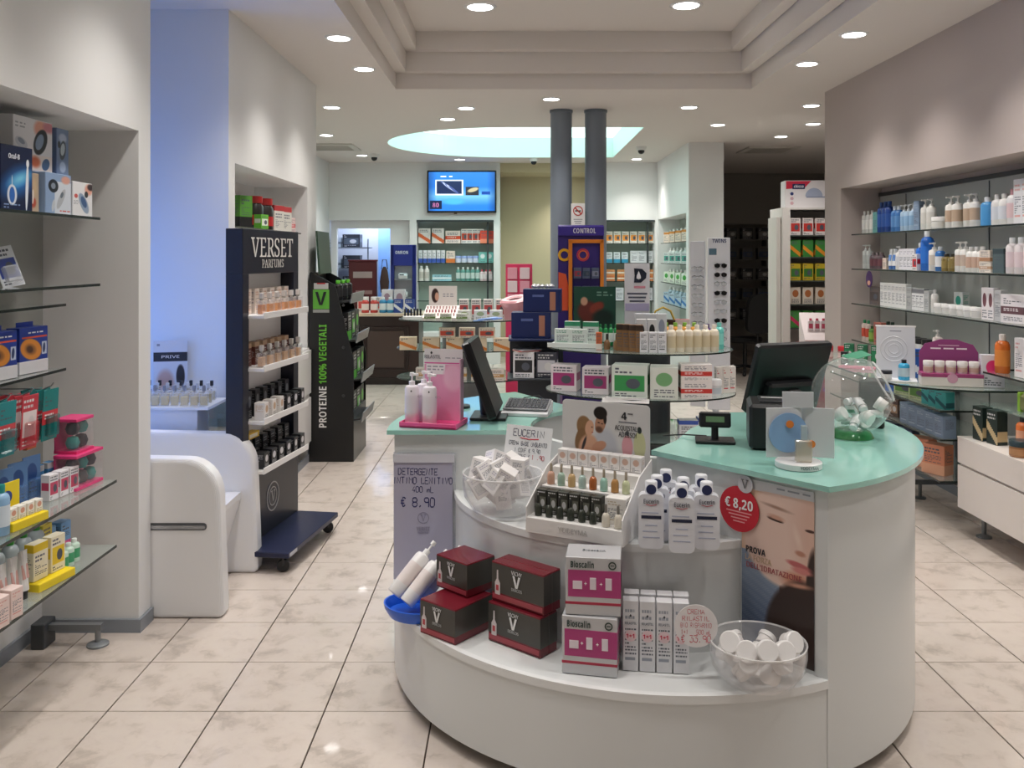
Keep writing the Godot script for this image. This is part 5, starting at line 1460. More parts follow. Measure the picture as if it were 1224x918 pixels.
func right_wall() -> void:
	struct("wall_right_panel", bxs([[3.165, .3, -2.3, 3.178, 2.22, 7.55]]), mat("b0b3af", .4), "grey back panels of the right shelf niche")
	struct("trim_2", bxs([[3.15, 2.22, -2.3, 3.178, 2.25, 7.55]]), mat("2a2c2e", .4), "dark rail along the top of the right niche")
	for i in 3:
		var s := thing("panel_joint", "%s dark upright joint from the far end of right niche" % ORD[i], "trim", V(3.16, .64, 7.05 - 1.23 * i))
		mi(s, "joint_strip", bxs([[-.001, 0, -.003, .005, 1.57, .003]]), mat("55585a", .4))
		for z in [-.03, .03]:
			mi(s, "screw", lathe([Vector2(0, 0), Vector2(.01, 0), Vector2(.01, .005), Vector2(0, .006)], 10), mat("232527", .4), Vector3(-.001, 1.38, z), Vector3(0, 0, 90))
	var x := 2.98
	glass_shelf("top glass shelf on the right wall under blue shampoo bottles", 2.9, 3.16, .8, 7.5, 1.896, -1)
	glass_shelf("second glass shelf on the right wall under white lotion bottles", 2.9, 3.16, .8, 7.5, 1.603, -1)
	glass_shelf("third glass shelf on the right wall under slim white cartons", 2.9, 3.16, .8, 7.5, 1.31, -1)
	glass_shelf("far fourth glass shelf on the right wall under green capped bottles", 2.9, 3.16, 5.5, 7.5, 1.0, -1)
	glass_shelf("near fourth glass shelf on the right wall under orange bottle", 2.9, 3.16, .8, 5.42, 1.0, -1)
	var at := func(px: Array, y: float) -> Array:
		var r := []
		for d in px:
			r.append(V(x + .0, y, d))
		return r
	var W := "on the top right wall shelf"
	var y := 1.898
	row(["round", .024, .19, "c9cac6", "d8d8d4", "dcdcd8"], "frosted pale bottle", W, at.call([7.42, 7.34, 7.26], y), -80)
	row(["box", .06, .17, .05, "5f9a96", "4a8480", 5], "teal carton", W, at.call([7.16], y), -80)
	row(["round", .034, .245, "1c3f86", "23498f", "27509a"], "dark blue shampoo bottle", W, at.call([7.08, 7.0, 6.93], y), -80)
	row(["round", .032, .2, "4579b8", "cfdce8", "5a8cc4"], "mid blue shampoo bottle", W, at.call([6.83, 6.76], y), -80)
	row(["pump", .03, .2, "a9c4dc", "e8ecf0", "8fb4d6"], "pale blue pump bottle", W, at.call([6.67, 6.6, 6.52], y), -80)
	row(["box", .06, .215, .05, "8296b0", "98aac0", 5], "slate blue tall carton", W, at.call([6.43], y), -80)
	row(["pump", .033, .22, "e6e6e2", "f0f0ee", "dcdad4"], "tall white pump bottle", W, at.call([6.33, 6.24], y), -80)
	row(["jar", .055, .085, "e9e8e4", "f0efec", "dedcd6"], "wide white jar", W, at.call([6.12], y), -80)
	row(["pump", .038, .215, "ecebe7", "f2f1ee", "c4ab94"], "white pump bottle with a brown label", W, at.call([5.96, 5.87, 5.72, 5.64], y), -80)
	row(["round", .043, .18, "4f9ad6", "e8ecf0", ""], "clear blue bottle with a white cap", W, at.call([5.5], y), -80)
	row(["round", .036, .19, "ecebe9", "e9e9e8", "dfe4ec"], "white bottle with a white cap", W, at.call([5.39, 5.31], y), -80)
	row(["round", .036, .21, "eae8e8", "d8a0a8", "e6c9cc"], "white bottle with a pink cap", W, at.call([5.22], y), -80)
	row(["box", .07, .26, .06, "e6e6ea", "e2a9a4", 5], "very tall white carton", W, at.call([5.13, 5.05], y), -80)
	row(["round", .04, .24, "e8a8a0", "f0d8d4", "f0c4bc"], "salmon pink bottle", W, at.call([4.95, 4.85], y), -80)
	W = "on the second right wall shelf"
	y = 1.605
	row(["pump", .026, .2, "c5cac8", "d4d8d6", "b4bab8"], "silver pump bottle", W, at.call([7.4, 7.32], y), -80)
	row(["round", .03, .135, "5d4f55", "74686c", "6a3f48"], "maroon grey bottle", W, at.call([7.24, 7.16, 7.08], y), -80)
	row(["box", .05, .09, .04, "e6d4c6", "c9a48c", 5], "small beige carton", W, at.call([6.99], y), -80)
	row(["tube", .024, .16, "eceef2", "4a74b4", "5a86c8"], "white and blue tube", W, at.call([6.9, 6.83], y), -80)
	row(["pump", .026, .18, "eceae8", "f0efee", "d8dae0"], "slim white pump bottle", W, at.call([6.76], y), -80)
	row(["box", .055, .16, .05, "e9e8ee", "a9a8b8", 5], "white carton", W, at.call([6.68, 6.61, 6.55, 6.49], y), -80)
	row(["round", .036, .2, "2a6fd0", "e8ecf0", "2f78da"], "bright blue bottle", W, at.call([6.4], y), -80)
	row(["round", .046, .29, "2a6fd0", "eceff2", "2f78da"], "large bright blue bottle", W, at.call([6.3], y), -80)
	row(["box", .05, .12, .04, "ece8e8", "d02c34", 4], "white carton with a red picture", "in front of the large blue bottle", [V(2.93, y, 6.36)], -80)
	row(["pump", .036, .2, "eeece8", "f2f1ee", "d6cdc2"], "cream pump bottle", W, at.call([6.2], y), -80)
	row(["round", .034, .17, "3d74b8", "dfe6ee", "e8eaee"], "blue bottle with a white label", W, at.call([6.11], y), -80)
	row(["round", .034, .12, "7a6a3c", "3a342c", "8d7c48"], "dark gold bottle", W, at.call([6.02, 5.93], y), -80)
	row(["pump", .033, .2, "ecebe8", "f2f1ee", "c9b6a8"], "tall white pump bottle with a tan label", W, at.call([5.84, 5.77], y), -80)
	row(["round", .032, .165, "ecebe8", "f2f1ee", "c9ab98"], "white bottle with a tan label", W, at.call([5.7, 5.63, 5.56], y), -80)
	row(["box", .1, .07, .07, "e6ddd2", "c4a184", 0], "cream carton", W, at.call([5.48], y), -80)
	row(["box", .1, .07, .07, "e4d8cb", "b98c6a", 2], "cream carton lying on another", W, at.call([5.48], y + .071), -80)
	row(["box", .09, .15, .06, "56686c", "3a4a50", 1], "dark teal carton", W, at.call([5.34], y), -80)
	row(["round", .036, .215, "ece4e6", "eef0f2", "e6d4d8"], "white and rose bottle", W, at.call([5.23, 5.14, 5.05, 4.96], y), -80)
	W = "on the third right wall shelf"
	y = 1.312
	row(["box", .13, .15, .06, "6a5c58", "4d4240", 4], "brown carton", W, at.call([7.16], y), -80)
	var tg := thing("price_charm", "dark purple oval tag hanging above the brown carton", "tag", V(2.93, 1.47, 7.2), -80)
	mi(tg, "oval", lathe([Vector2(0, 0), Vector2(.045, 0), Vector2(.045, .004), Vector2(0, .004)], 24, 1.5), mat("52306a", .4), Vector3(0, .05, 0), Vector3(90, 0, 0))
	mi(tg, "flower", lathe([Vector2(0, 0), Vector2(.02, 0), Vector2(.02, .002), Vector2(0, .002)], 12), mat("e0a890", .4), Vector3(.0, .02, .0045), Vector3(90, 0, 0))
	mi(tg, "stem", bbox(.006, .01, .006, .001), mat("52306a", .4), Vector3(0, -.018, .0))
	row(["box", .05, .185, .045, "e9e9e8", "b9bcc0", 5], "slim white carton", W, at.call([7.03, 6.96, 6.89, 6.82, 6.75, 6.69, 6.63], y), -80)
	row(["box", .06, .165, .05, "b4b6b6", "9a9c9e", 5], "grey carton", W, at.call([6.55], y), -80)
	row(["box", .05, .16, .045, "e6e7e8", "8f9298", 1], "white carton with a grey top", W, at.call([6.47, 6.41, 6.35], y), -80)
	row(["box", .06, .15, .05, "bfc2c2", "a2a6a8", 5], "silver grey carton", W, at.call([6.27], y), -80)
	row(["round", .026, .16, "e4e3e0", "c9c9c8", "d6d4d0"], "white bottle with a grey cap", W, at.call([6.19], y), -80)
	row(["box", .09, .15, .05, "dfe4e2", "35a590", 3], "white carton with a teal emblem", "behind the white jars on the third right wall shelf", [V(3.08, y, 6.02)], -80)
	row(["jar", .042, .07, "ebeae8", "f1f0ee", "dad9d6"], "white jar", W, at.call([6.11, 6.0, 5.9, 5.8, 5.71, 5.62], y), -80)
	row(["box", .055, .2, .05, "ece7ea", "7a5058", 3], "tall white carton with a dark emblem", W, at.call([5.5, 5.43], y), -80)
	row(["box", .06, .19, .05, "c6c7ca", "a9abb0", 5], "tall grey carton", W, at.call([5.35], y), -80)
	row(["box", .2, .17, .06, "ece7ea", "6a4a52", 0], "broad white carton with a dark band", W, at.call([5.18, 4.94], y), -80)
	W = "on the far fourth right wall shelf"
	y = 1.002
	row(["round", .026, .17, "d8c4bc", "2f8a5c", "c8503c"], "pale red labelled bottle with green cap", W, at.call([7.42, 7.34], y), -80)
	row(["round", .03, .13, "5a8a3c", "3a5a30", "8aa84a"], "short olive bottle", W, at.call([7.26], y), -80)
	row(["box", .1, .17, .06, "b86a5c", "a04a40", 4], "rust red carton", W, at.call([7.1], y), -80)
	row(["round", .03, .19, "3a4a40", "2a3a30", "58685c"], "dark green bottle", W, at.call([6.96, 6.88], y), -80)
	row(["jar", .04, .11, "e8e8e8", "232425", "d8d8d8"], "white jar with a black lid", W, at.call([6.5, 6.4, 6.3], y), -80)
	row(["pump", .034, .19, "e3d6d2", "e9e4e2", "d0b4ac"], "rose pump bottle", W, at.call([6.15], y), -80)
	W = "on the near fourth right wall shelf"
	row(["round", .042, .235, "d8702c", "f0e8e0", "e08a3c"], "large orange bottle", W, [V(2.97, y, 5.32)], -80)
	row(["round", .04, .22, "e09a70", "d83a3a", "f0e0d8"], "orange and white bottle", W, [V(3.05, y, 5.22)], -80)
	row(["box", .07, .23, .06, "ebe8ea", "d8a0a0", 5], "tall ivory carton", W, at.call([5.12, 5.03], y), -80)
	row(["box", .09, .2, .06, "f0e0e0", "e07a70", 4], "pink and white carton", W, at.call([4.88, 4.76], y), -80)
	# deep glass counter of the far section, y .90
	y = .9
	var pl := PackedVector2Array([Vector2(3.16, 7.4), Vector2(2.62, 7.4), Vector2(2.42, 7.2), Vector2(2.38, 6.6), Vector2(2.38, 5.75), Vector2(2.44, 5.52), Vector2(2.6, 5.36), Vector2(2.8, 5.27), Vector2(3.16, 5.26)])
	var gp := thing("glass_counter", "deep glass counter shelf with a dark rounded edge at the right wall", "shelf", V(0, y, 0))
	mi(gp, "pane", prism(pl, -.01, 0), glass("b9d4ca", .2))
	var ed := begin()
	for i in range(1, pl.size() - 1):
		var n := (pl[i + 1] - pl[i]).orthogonal().normalized() * .003
		add_prism(ed, PackedVector2Array([pl[i], pl[i + 1], pl[i + 1] + n, pl[i] + n]), -.011, .001)
	mi(gp, "polished_edge", ed.commit(), mat("26332f", .25))
	var lab := ["upper glass board below the deep glass counter, right wall", "middle glass board below the deep glass counter, right wall", "lower glass board below the deep glass counter, right wall"]
	var lows := [.74, .56, .30]
	for i in 3:
		glass_shelf(lab[i], 2.68, 3.16, 5.5, 7.4, lows[i], -1)
	for i in 2:
		var lg := thing("steel_leg_stand", ["steel shelf leg with foot pad under the right glass boards, far one", "steel shelf leg with foot pad beside the drawer cabinet"][i], "stand", V(2.88, 0, [7.0, 6.2][i]))
		mi(lg, "beam", bxs([[-.15, .1, -.015, .28, .13, .015]]), mat("6d7276", .35, .4))
		mi(lg, "post", lathe([Vector2(.012, .01), Vector2(.012, .1), Vector2(0, .1)], 10), mat("6d7276", .35, .4))
		mi(lg, "foot_pad", lathe([Vector2(0, 0), Vector2(.04, 0), Vector2(.04, .008), Vector2(0, .016)], 20), mat("5d6266", .4))
		mi(lg, "upright", bxs([[.24, .1, -.02, .27, .9, .02]]), mat("5d6266", .35, .4))
	# goods on the glass counter
	y = .902
	var wd := thing("cream_display", "white card display with embossed rings, blue flask and small jar", "display stand", V(2.5, y, 5.72), -22)
	mi(wd, "floor_card", bbox(.25, .008, .16, .001), mat("efeff0", .35))
	var bc := mi(wd, "back_card", bbox(.235, .34, .006, .001), mat("d5d8de", .35), Vector3(0, .006, -.06), Vector3(-6, 0, 0))
	for r in [.085, .06, .035]:
		mi(bc, "embossed_ring", lathe([Vector2(r, 0), Vector2(r - .004, .002), Vector2(r - .008, 0)], 32), mat("cdd0d6", .3), Vector3(-.01, .19, .0031), Vector3(90, 0, 0))
	mi(bc, "card_edge", bbox(.245, .01, .008, .001), mat("f0f0f0", .35), Vector3(0, .335, 0))
	mi(bc, "print_line", bbox(.07, .006, .001, .0003), mat("8a8d94", .5), Vector3(0, .305, .0034))
	row(["round", .034, .13, "3fa4cf", "1f2224", "bcd4e0"], "blue flask with a black cap", "on the white ring card display", [V(2.53, y + .009, 5.67)], -22)
	row(["jar", .036, .06, "eceef0", "2b2d30", ""], "small white jar with a dark lid", "on the white ring card display", [V(2.425, y + .009, 5.69)], -22)
	var pd := thing("jar_display", "purple counter display with a scalloped header holding a row of jars", "display stand", V(2.745, y, 5.5), -16)
	var hp := PackedVector2Array([Vector2(-.17, .0), Vector2(.17, 0), Vector2(.17, .17), Vector2(.14, .22), Vector2(.09, .235), Vector2(.05, .25), Vector2(-.05, .25), Vector2(-.09, .235), Vector2(-.14, .22), Vector2(-.17, .17)])
	mi(pd, "header", plate(hp, .006), mat("8f3f78", .4), Vector3(0, .03, -.06))
	mi(pd, "box", bbox(.35, .075, .13, .002), mat("d9d3cd", .4))
	mi(pd, "purple_band", bbox(.352, .022, .132, .001), mat("9a3f70", .4), Vector3(0, .055, 0))
	mi(pd, "emblem", lathe([Vector2(0, 0), Vector2(.03, 0), Vector2(.03, .002), Vector2(0, .002)], 20), mat("c99aae", .4), Vector3(0, .05, .0655), Vector3(90, 0, 0))
	for i in 3:
		mi(pd, "print_line", bbox(.06, .009, .001, .0003), mat("f0e4ea", .5), Vector3(-.075 + .075 * i, .218, -.0565))
	mi(pd, "print_line", bbox(.12, .005, .001, .0003), mat("d8b4c8", .5), Vector3(0, .24, -.0565))
	var jp := []
	for i in 5:
		jp.append(pd.transform * Vector3(-.13 + .065 * i, .077, .015))
	row(["jar", .03, .075, "e9e2dc", "f2efec", "c9ab9c"], "cream jar", "in the purple display", jp, -16)
	row(["box", .12, .19, .05, "2a62b8", "e8eef4", 6], "blue and white carton", "behind the ring card and purple displays", [V(2.68, y, 5.85)], -16)
	row(["box", .13, .2, .06, "dcdce4", "e03a7c", 3], "white carton with a pink flower", "beside the purple jar display", [V(2.96, y, 5.42)], -14)
	row(["round", .026, .15, "d8dadc", "2a2c2e", "e4e4e6"], "clear bottle with a black cap", "behind the pink flower carton", [V(3.05, y, 5.6)], -14)
	row(["jar", .04, .1, "d9a4a4", "c8323c", "e8d0cc"], "rose jar with a red lid", "at the far end of the glass counter", pts3(2, V(2.5, y, 6.95), V(2.6, y, 6.9)), -30)
	row(["box", .07, .14, .05, "1f6a48", "2f8a5c", 4], "dark green carton", "on the glass counter", pts3(4, V(2.58, y, 6.72), V(2.78, y, 6.45)), -30)
	row(["box", .05, .09, .05, "1d1e20", "e4e4e4", 3], "small black carton", "before the dark green cartons", [V(2.5, y, 6.6)], -30)
	var pt := thing("pink_tray", "flat pink tray on the glass counter behind the monitor", "tray", V(2.5, y, 6.35), -30)
	mi(pt, "floor", bbox(.24, .006, .14, .002), mat("e87a98", .4))
	mi(pt, "rim", bbox(.24, .02, .004, .001), mat("ef9ab0", .4), Vector3(0, 0, .07))
	# boards below
	row(["box", .12, .1, .1, "2c66c4", "4a86dc", 5], "bright blue carton", "on the upper board below the glass counter", [V(2.76, .742, 6.3)], -60)
	row(["box", .2, .11, .1, "b8c49a", "5c8a44", 4], "pale green carton", "on the upper board below the glass counter", [V(2.77, .742, 6.12), V(2.77, .742, 5.9)], -76)
	row(["box", .09, .11, .07, "3fa0a0", "1c5a64", 6], "teal patterned carton", "on the upper board below the glass counter", [V(2.74, .742, 5.75), V(2.74, .742, 5.655), V(2.74, .742, 5.56)], -76)
	row(["box", .09, .13, .08, "5c4a44", "a88a70", 4], "brown picture carton", "on the middle board below the glass counter", [V(2.76, .562, 6.4), V(2.76, .562, 6.28)], -70)
	row(["box", .1, .14, .09, "7a8ea6", "a4b4c4", 5], "slate blue carton", "on the middle board below the glass counter", pts3(5, V(2.74, .562, 6.05), V(2.74, .562, 5.56)), -82)
	row(["round", .03, .18, "dcd9d4", "e8e6e2", "cfcac2"], "pale tall bottle", "at the far end of the middle board", pts3(4, V(2.76, .562, 6.85), V(2.76, .562, 6.6)), -70)
	row(["box", .08, .14, .06, "e4e6ea", "2450a0", 0], "white carton with a blue band", "on the lower board, right wall", pts3(3, V(2.76, .302, 6.9), V(2.76, .302, 6.65)), -60)
	row(["box", .15, .2, .09, "3a4468", "7a86a8", 6], "dark blue picture carton", "on the lower board, right wall", pts3(2, V(2.76, .302, 6.4), V(2.76, .302, 6.15)), -60)
	row(["box", .16, .19, .1, "d88a68", "e0a888", 2], "salmon carton", "on the lower board, right wall", pts3(2, V(2.76, .302, 5.92), V(2.76, .302, 5.7)), -60)
	# drawer cabinet and what stands on it
	var cb := thing("drawer_cabinet", "white handleless drawer cabinet on short feet at the right wall", "cabinet", V(2.75, 0, 5.42))
	mi(cb, "carcass", bxs([[.02, .17, -4.6, .4, .585, 0]]), mat("dcd6d0", .4))
	mi(cb, "upper_drawer", bxs([[0, .44, -4.6, .02, .59, .0]]), mat("e6dfd9", .35))
	mi(cb, "lower_drawer", bxs([[0, .165, -4.6, .02, .425, .0]]), mat("e6dfd9", .35))
	mi(cb, "top", bxs([[.0, .59, -4.6, .41, .6, .004]]), mat("e9e3dd", .3))
	for i in 3:
		mi(cb, "foot", lathe([Vector2(0, 0), Vector2(.045, 0), Vector2(.045, .008), Vector2(.014, .02), Vector2(.014, .17), Vector2(0, .17)], 16), mat("7d8286", .35, .3), Vector3(.12, 0, .08 + 1.6 * i))
	y = .602
	row(["box", .09, .2, .07, "20302c", "c9b48a", 6], "dark patterned carton", "on the white drawer cabinet", pts3(2, V(2.84, y, 5.3), V(2.86, y, 5.18)), -80)
	row(["round", .036, .19, "d8763c", "2a2c2e", "e0a888"], "orange shower bottle", "on the white drawer cabinet", pts3(5, V(2.92, y, 5.02), V(2.92, y, 4.6)), -80)
	row(["jar", .055, .09, "a87850", "35454a", "b88a60"], "amber jar with a dark lid", "at the front of the white drawer cabinet", pts3(2, V(2.81, y, 4.86), V(2.81, y, 4.68)), -80)
	var bs := thing("olive_basket", "olive green gift basket pack above the orange shower bottles", "basket", V(3.0, .81, 4.95), -90)
	mi(bs, "body", bbox(.3, .11, .14, .02), mat("7a8050", .6))
	mi(bs, "board", bxs([[-.45, -.012, -.12, .45, 0, .1]]), glass("b9d4ca", .2))
	mi(bs, "ribbon", bbox(.03, .112, .142, .004), mat("8ab83c", .5), Vector3(-.13, 0, 0))

func oval(cx: float, cd: float, a: float, b: float, turn: float, n := 40) -> PackedVector2Array:
	var p := PackedVector2Array()
	for i in n:
		var t := TAU * i / n
		p.append(Vector2(cx, cd) + Vector2(a * cos(t), b * sin(t)).rotated(deg_to_rad(turn)))
	return p

func oval_gondola(label: String, cx: float, cd: float, a: float, b: float, turn: float, ys: Array, core: String) -> void:
	var t := thing("glass_gondola", label, "display stand")
	mi(t, "plinth", prism(oval(cx, cd, a * .8, b * .8, turn), 0, .08), mat("3c4248", .4))
	mi(t, "core", prism(oval(cx, cd, a * .34, b * .3, turn, 24), .08, ys[0]), mat(core, .4))
	for i in ys.size():
		var o := oval(cx, cd, a * [1.0, 1.03, 1.03][i], b * [1.0, 1.03, 1.03][i], turn, 48)
		var sh := mi(t, "glass_plate", prism(o, ys[i] - .01, ys[i]), glass("bcd6ce", .22))
		var ed := begin()
		for k in o.size():
			var n := (o[(k + 1) % o.size()] - o[k]).orthogonal().normalized() * .003
			if n.dot(o[k] - Vector2(cx, cd)) < 0: n = -n
			add_prism(ed, PackedVector2Array([o[k], o[(k + 1) % o.size()], o[(k + 1) % o.size()] + n, o[k] + n]), ys[i] - .0105, ys[i] + .0005)
		mi(sh, "polished_edge", ed.commit(), mat("232e2b", .25))

func islands() -> void:
	# ----- right gondola -----
	oval_gondola("round glass gondola with dark core in front of the grey columns", .99, 6.85, .71, .5, -14, [1.0, .668, .36], "3a4046")
	var W := "on the top plate of the right gondola"
	var y := 1.002
	var tr := thing("white_tray", "white slanted tray with green and white cartons on the right gondola", "tray", V(.5, y, 6.9), -14)
	mi(tr, "floor", bbox(.4, .02, .26, .003), mat("dfe8e4", .35))
	mi(tr, "rim", bbox(.4, .035, .006, .001), mat("e8efec", .35), Vector3(0, 0, .13))
	row(["box", .13, .12, .05, "dfe9e4", "2f8a6a", 5], "white and green carton", "in the slanted tray on the right gondola", pts3(2, V(.4, y + .022, 6.86), V(.52, y + .022, 6.82)), -14)
	row(["box", .12, .17, .06, "dfe9e4", "3a9a70", 1], "tall white and green carton", "in the slanted tray, right gondola", pts3(2, V(.48, y + .022, 6.96), V(.62, y + .022, 6.9)), -14)
	row(["round", .018, .17, "2f9a58", "2a8a50", "e6f0ea"], "thin green bottle", W, pts3(5, V(.66, y, 6.95), V(.82, y, 6.93)), 0)
	row(["box", .045, .13, .04, "d86a38", "e8e0d8", 2], "narrow orange carton", W, [V(.66, y, 6.66)], -10)
	row(["vial", .024, .12, "8a6a48", "2c2622"], "brown dropper bottle", W, pts3(2, V(.72, y, 6.66), V(.79, y, 6.64)), 0)
	row(["box", .055, .2, .05, "8f6a44", "3a2a20", 1], "bronze carton with a dark top", W, pts3(4, V(.81, y, 6.58), V(.94, y, 6.48)), -10)
	row(["box", .07, .23, .06, "e9e8ea", "1c1d20", 3], "white carton with a black dot", W, pts3(2, V(.98, y, 6.66), V(1.06, y, 6.66)), -6)
	row(["box", .06, .15, .05, "e6e6ea", "2b2d33", 5], "short white carton with fine print", W, pts3(3, V(.97, y, 6.46), V(1.1, y, 6.44)), -6)
	row(["round", .036, .2, "e9dfcb", "efe8da", "d8c9a8"], "cream lotion bottle", W, pts3(6, V(1.17, y, 6.46), V(1.5, y, 6.52)), 0)
	row(["round", .034, .19, "d8963c", "8ab84c", "e0b060"], "amber bottle with a green cap", W, pts3(4, V(1.2, y, 6.85), V(1.42, y, 6.85)), 0)
	row(["round", .034, .18, "5a3a78", "4a2a68", "6a4a88"], "purple bottle", W, [V(1.52, y, 6.84)], 0)
	row(["round", .036, .2, "6ac4bc", "7ad0c8", "8ad8d0"], "turquoise bottle", W, [V(1.58, y, 6.7)], 0)
	# posters standing on the gondola
	var im := canvas(160, 150, "1f4a3c")
	soft(im, .35, .6, .3, .3, .4, Color("6a2a24"), .3)
	soft(im, .55, .5, .22, .14, -.5, Color("8a3a2c"), .3)
	soft(im, .25, .35, .1, .12, 0, Color("c99a80"), .3)
	soft(im, .7, .75, .3, .25, 0, Color("1a2c28"), .4)
	op_draw(im, ["l", .55, .12, .92, .03, 2, "7aa090"], 0, 1)
	var gp := thing("green_poster", "dark green standing poster with a red dress on the right gondola", "poster", V(.67, y, 7.12), -4)
	card(gp, "sheet", .34, .34, .006, print_mat(im), Vector3(0, .12, 0))
	mi(gp, "foot", bbox(.3, .125, .04, .002), mat("20493c", .4), Vector3(0, 0, -.02))
	var dp := thing("letter_poster", "white standing poster with a large black letter D on the gondola", "poster", V(1.0, y, 7.02), -3)
	var dc := card(dp, "sheet", .2, .52, .006, mat("e6e6ec", .4), Vector3(0, .13, 0))
	mi(dp, "foot", bbox(.2, .135, .05, .002), mat("dcdce4", .4), Vector3(0, 0, -.02))
	var dm := mi(dc, "letter_mark", plate(PackedVector2Array([Vector2(-.045, -.055), Vector2(.01, -.055), Vector2(.05, -.02), Vector2(.055, .02), Vector2(.02, .055), Vector2(-.045, .06), Vector2(-.04, .0)]), .003), mat("1b2236", .4), Vector3(.02, .42, .002))
	mi(dm, "white_drop", lathe([Vector2(0, -.03), Vector2(.018, -.02), Vector2(.016, .0), Vector2(0, .04)], 14, .1), mat("eeeef2", .4), Vector3(-.008, 0, .002))
	mi(dc, "print_line", bbox(.09, .018, .001, .0003), mat("d890a0", .5), Vector3(.02, .32, .0006))
	for i in 3:
		mi(dc, "text_line", bbox(.16 - .02 * i, .014, .001, .0003), mat("55586a", .5), Vector3(0, .27 - .03 * i, .0006))
	mi(dc, "lilac_band", bbox(.19, .06, .001, .0003), mat("b9b3d6", .4), Vector3(0, .14, .0006))
	row(["box", .08, .26, .05, "e3e5ea", "9aa0b4", 3], "tall pale carton", "behind the cream bottles on the right gondola", pts3(3, V(1.0, y, 6.85), V(1.16, y, 6.83)), 0)
	var bag := thing("brown_basket", "small dark brown handled basket on the right gondola", "basket", V(1.2, y + .0, 6.98), 0)
	mi(bag, "body", lathe([Vector2(0, 0), Vector2(.08, 0), Vector2(.1, .2), Vector2(.09, .2), Vector2(.07, .02)], 20, .7), mat("3a241c", .7))
	mi(bag, "handle", tube([Vector3(-.09, .2, 0), Vector3(-.06, .27, 0), Vector3(0, .3, 0), Vector3(.06, .27, 0), Vector3(.09, .2, 0)], .008, 8), mat("c9a83c", .6))
	row(["box", .13, .2, .06, "a83040", "e0d0d0", 1], "dark red carton", "beside the brown basket", [V(1.36, y, 7.06)], 0)
	# lower plate
	W = "on the lower plate of the right gondola"
	y = .67
	row(["box", .2, .2, .16, "e6dfe4", "a83a78", 4], "white and magenta carton", W, pts3(2, V(.42, y, 6.84), V(.645, y, 6.68)), -16)
	row(["box", .26, .24, .18, "dfe8e0", "3a9a54", 4], "white and green cube carton", W, [V(.88, y, 6.5)], -14)
	row(["box", .2, .23, .2, "e3e8e0", "7ab07a", 3], "white cube carton with green leaves", W, [V(1.12, y, 6.47)], -8)
	for i in 2:
		put(["box", .225, .125, .14, "ece6e4", "cc3a34", 0], "%s white and red carton of the stack on the right gondola" % ["lower", "upper"][i], "stacked white and red cartons", V(1.345, y + .126 * i, 6.46), -2)
	row(["jar", .05, .12, "e4e8ec", "f0f2f4", "c6d2dc"], "white jar", W, [V(1.515, y, 6.56)], 0)
	row(["box", .05, .2, .05, "ece6e2", "c8323c", 5], "slim white and red carton", W, pts3(3, V(1.565, y, 6.66), V(1.68, y, 6.72)), 6)
	var lf := thing("price_strip", "white price strip clipped to the edge of the lower gondola plate", "sign", V(.82, .648, 6.35), -14)
	mi(lf, "strip", bbox(.34, .035, .004, .001), mat("ecebea", .4), Vector3.ZERO, Vector3(-35, 0, 0))
	mi(lf, "clip", bbox(.3, .008, .02, .001), glass("ffffff", .4), Vector3(0, .03, -.01))
	y = .362
	row(["box", .14, .14, .1, "e4e6ea", "3a5ab8", 1], "white and blue carton", "on the lowest plate of the right gondola", pts3(3, V(1.3, y, 6.5), V(1.62, y, 6.7)), 0)
	row(["box", .16, .18, .12, "e6d4e0", "b84a98", 4], "pink and white carton", "on the lowest plate of the right gondola", pts3(3, V(.36, y, 6.85), V(.72, y, 6.62)), -14)
	# ----- dark blue cartons on a small pedestal left of the right gondola -----
	var pd := thing("pedestal_table", "narrow dark pedestal holding navy cartons left of the right gondola", "table", V(.22, 0, 7.72))
	mi(pd, "column", bbox(.34, .64, .3, .004), mat("2a3038", .4))
	mi(pd, "rear_panel", bbox(.48, .32, .02, .002), mat("2a3038", .4), Vector3(0, .66, -.18))
	mi(pd, "top", bbox(.5, .02, .4, .004), mat("1d2c58", .35), Vector3(.0, .98, 0))
	mi(pd, "side_shelf", bbox(.52, .02, .42, .004), mat("2a3038", .4), Vector3(.0, .64, 0))
	var nb := func(w: float, h: float, label: String, at: Vector3, yaw: float) -> void:
		var t := thing("navy_carton", label, "box", at, yaw, "navy cartons on the pedestal")
		mi(t, "body", bbox(w, h, .2, .003), mat("16265c", .35))
		mi(t, "copper_panel", bbox(.05, h * .8, .002, .0005), mat("b07a64", .35), Vector3(w * .28, h * .08, .1))
		mi(t, "pale_print", bbox(w * .3, h * .1, .002, .0005), mat("5a6aa0", .35), Vector3(-w * .1, h * .66, .1))
	nb.call(.34, .22, "lower navy carton with copper stripe on the pedestal", V(.17, 1.002, 7.68), -4.0)
	nb.call(.33, .2, "upper navy carton with silver ribbon on the pedestal", V(.27, 1.223, 7.7), -6.0)
	var rb := thing("silver_bow", "crumpled silver bow on top of the navy cartons", "bow", V(.27, 1.424, 7.7))
	for i in 5:
		mi(rb, "loop", lathe([Vector2(0, -.02), Vector2(.03, -.012), Vector2(.035, .0), Vector2(.02, .015), Vector2(0, .02)], 10, .5), mat("cfd0d4", .25, .5), Vector3(-.07 + .035 * i, .022, .02 * (i % 2)), Vector3(0, 40 * i, 0))
	for a in [[.03, "white carton with black stripes on the pedestal's side shelf, left", "e8e8ec", "2a2c30"], [.225, "black and white carton on the pedestal's side shelf, right", "3a3c48", "c9c9d0"]]:
		put(["box", .18, .22, .16, a[2], a[3], 4], a[1], "", V(a[0] + .08, .662, 7.62), -8)
	var mg := thing("magazine_pile", "loose pile of magazines on the striped carton", "magazines", V(.12, .883, 7.62), 12)
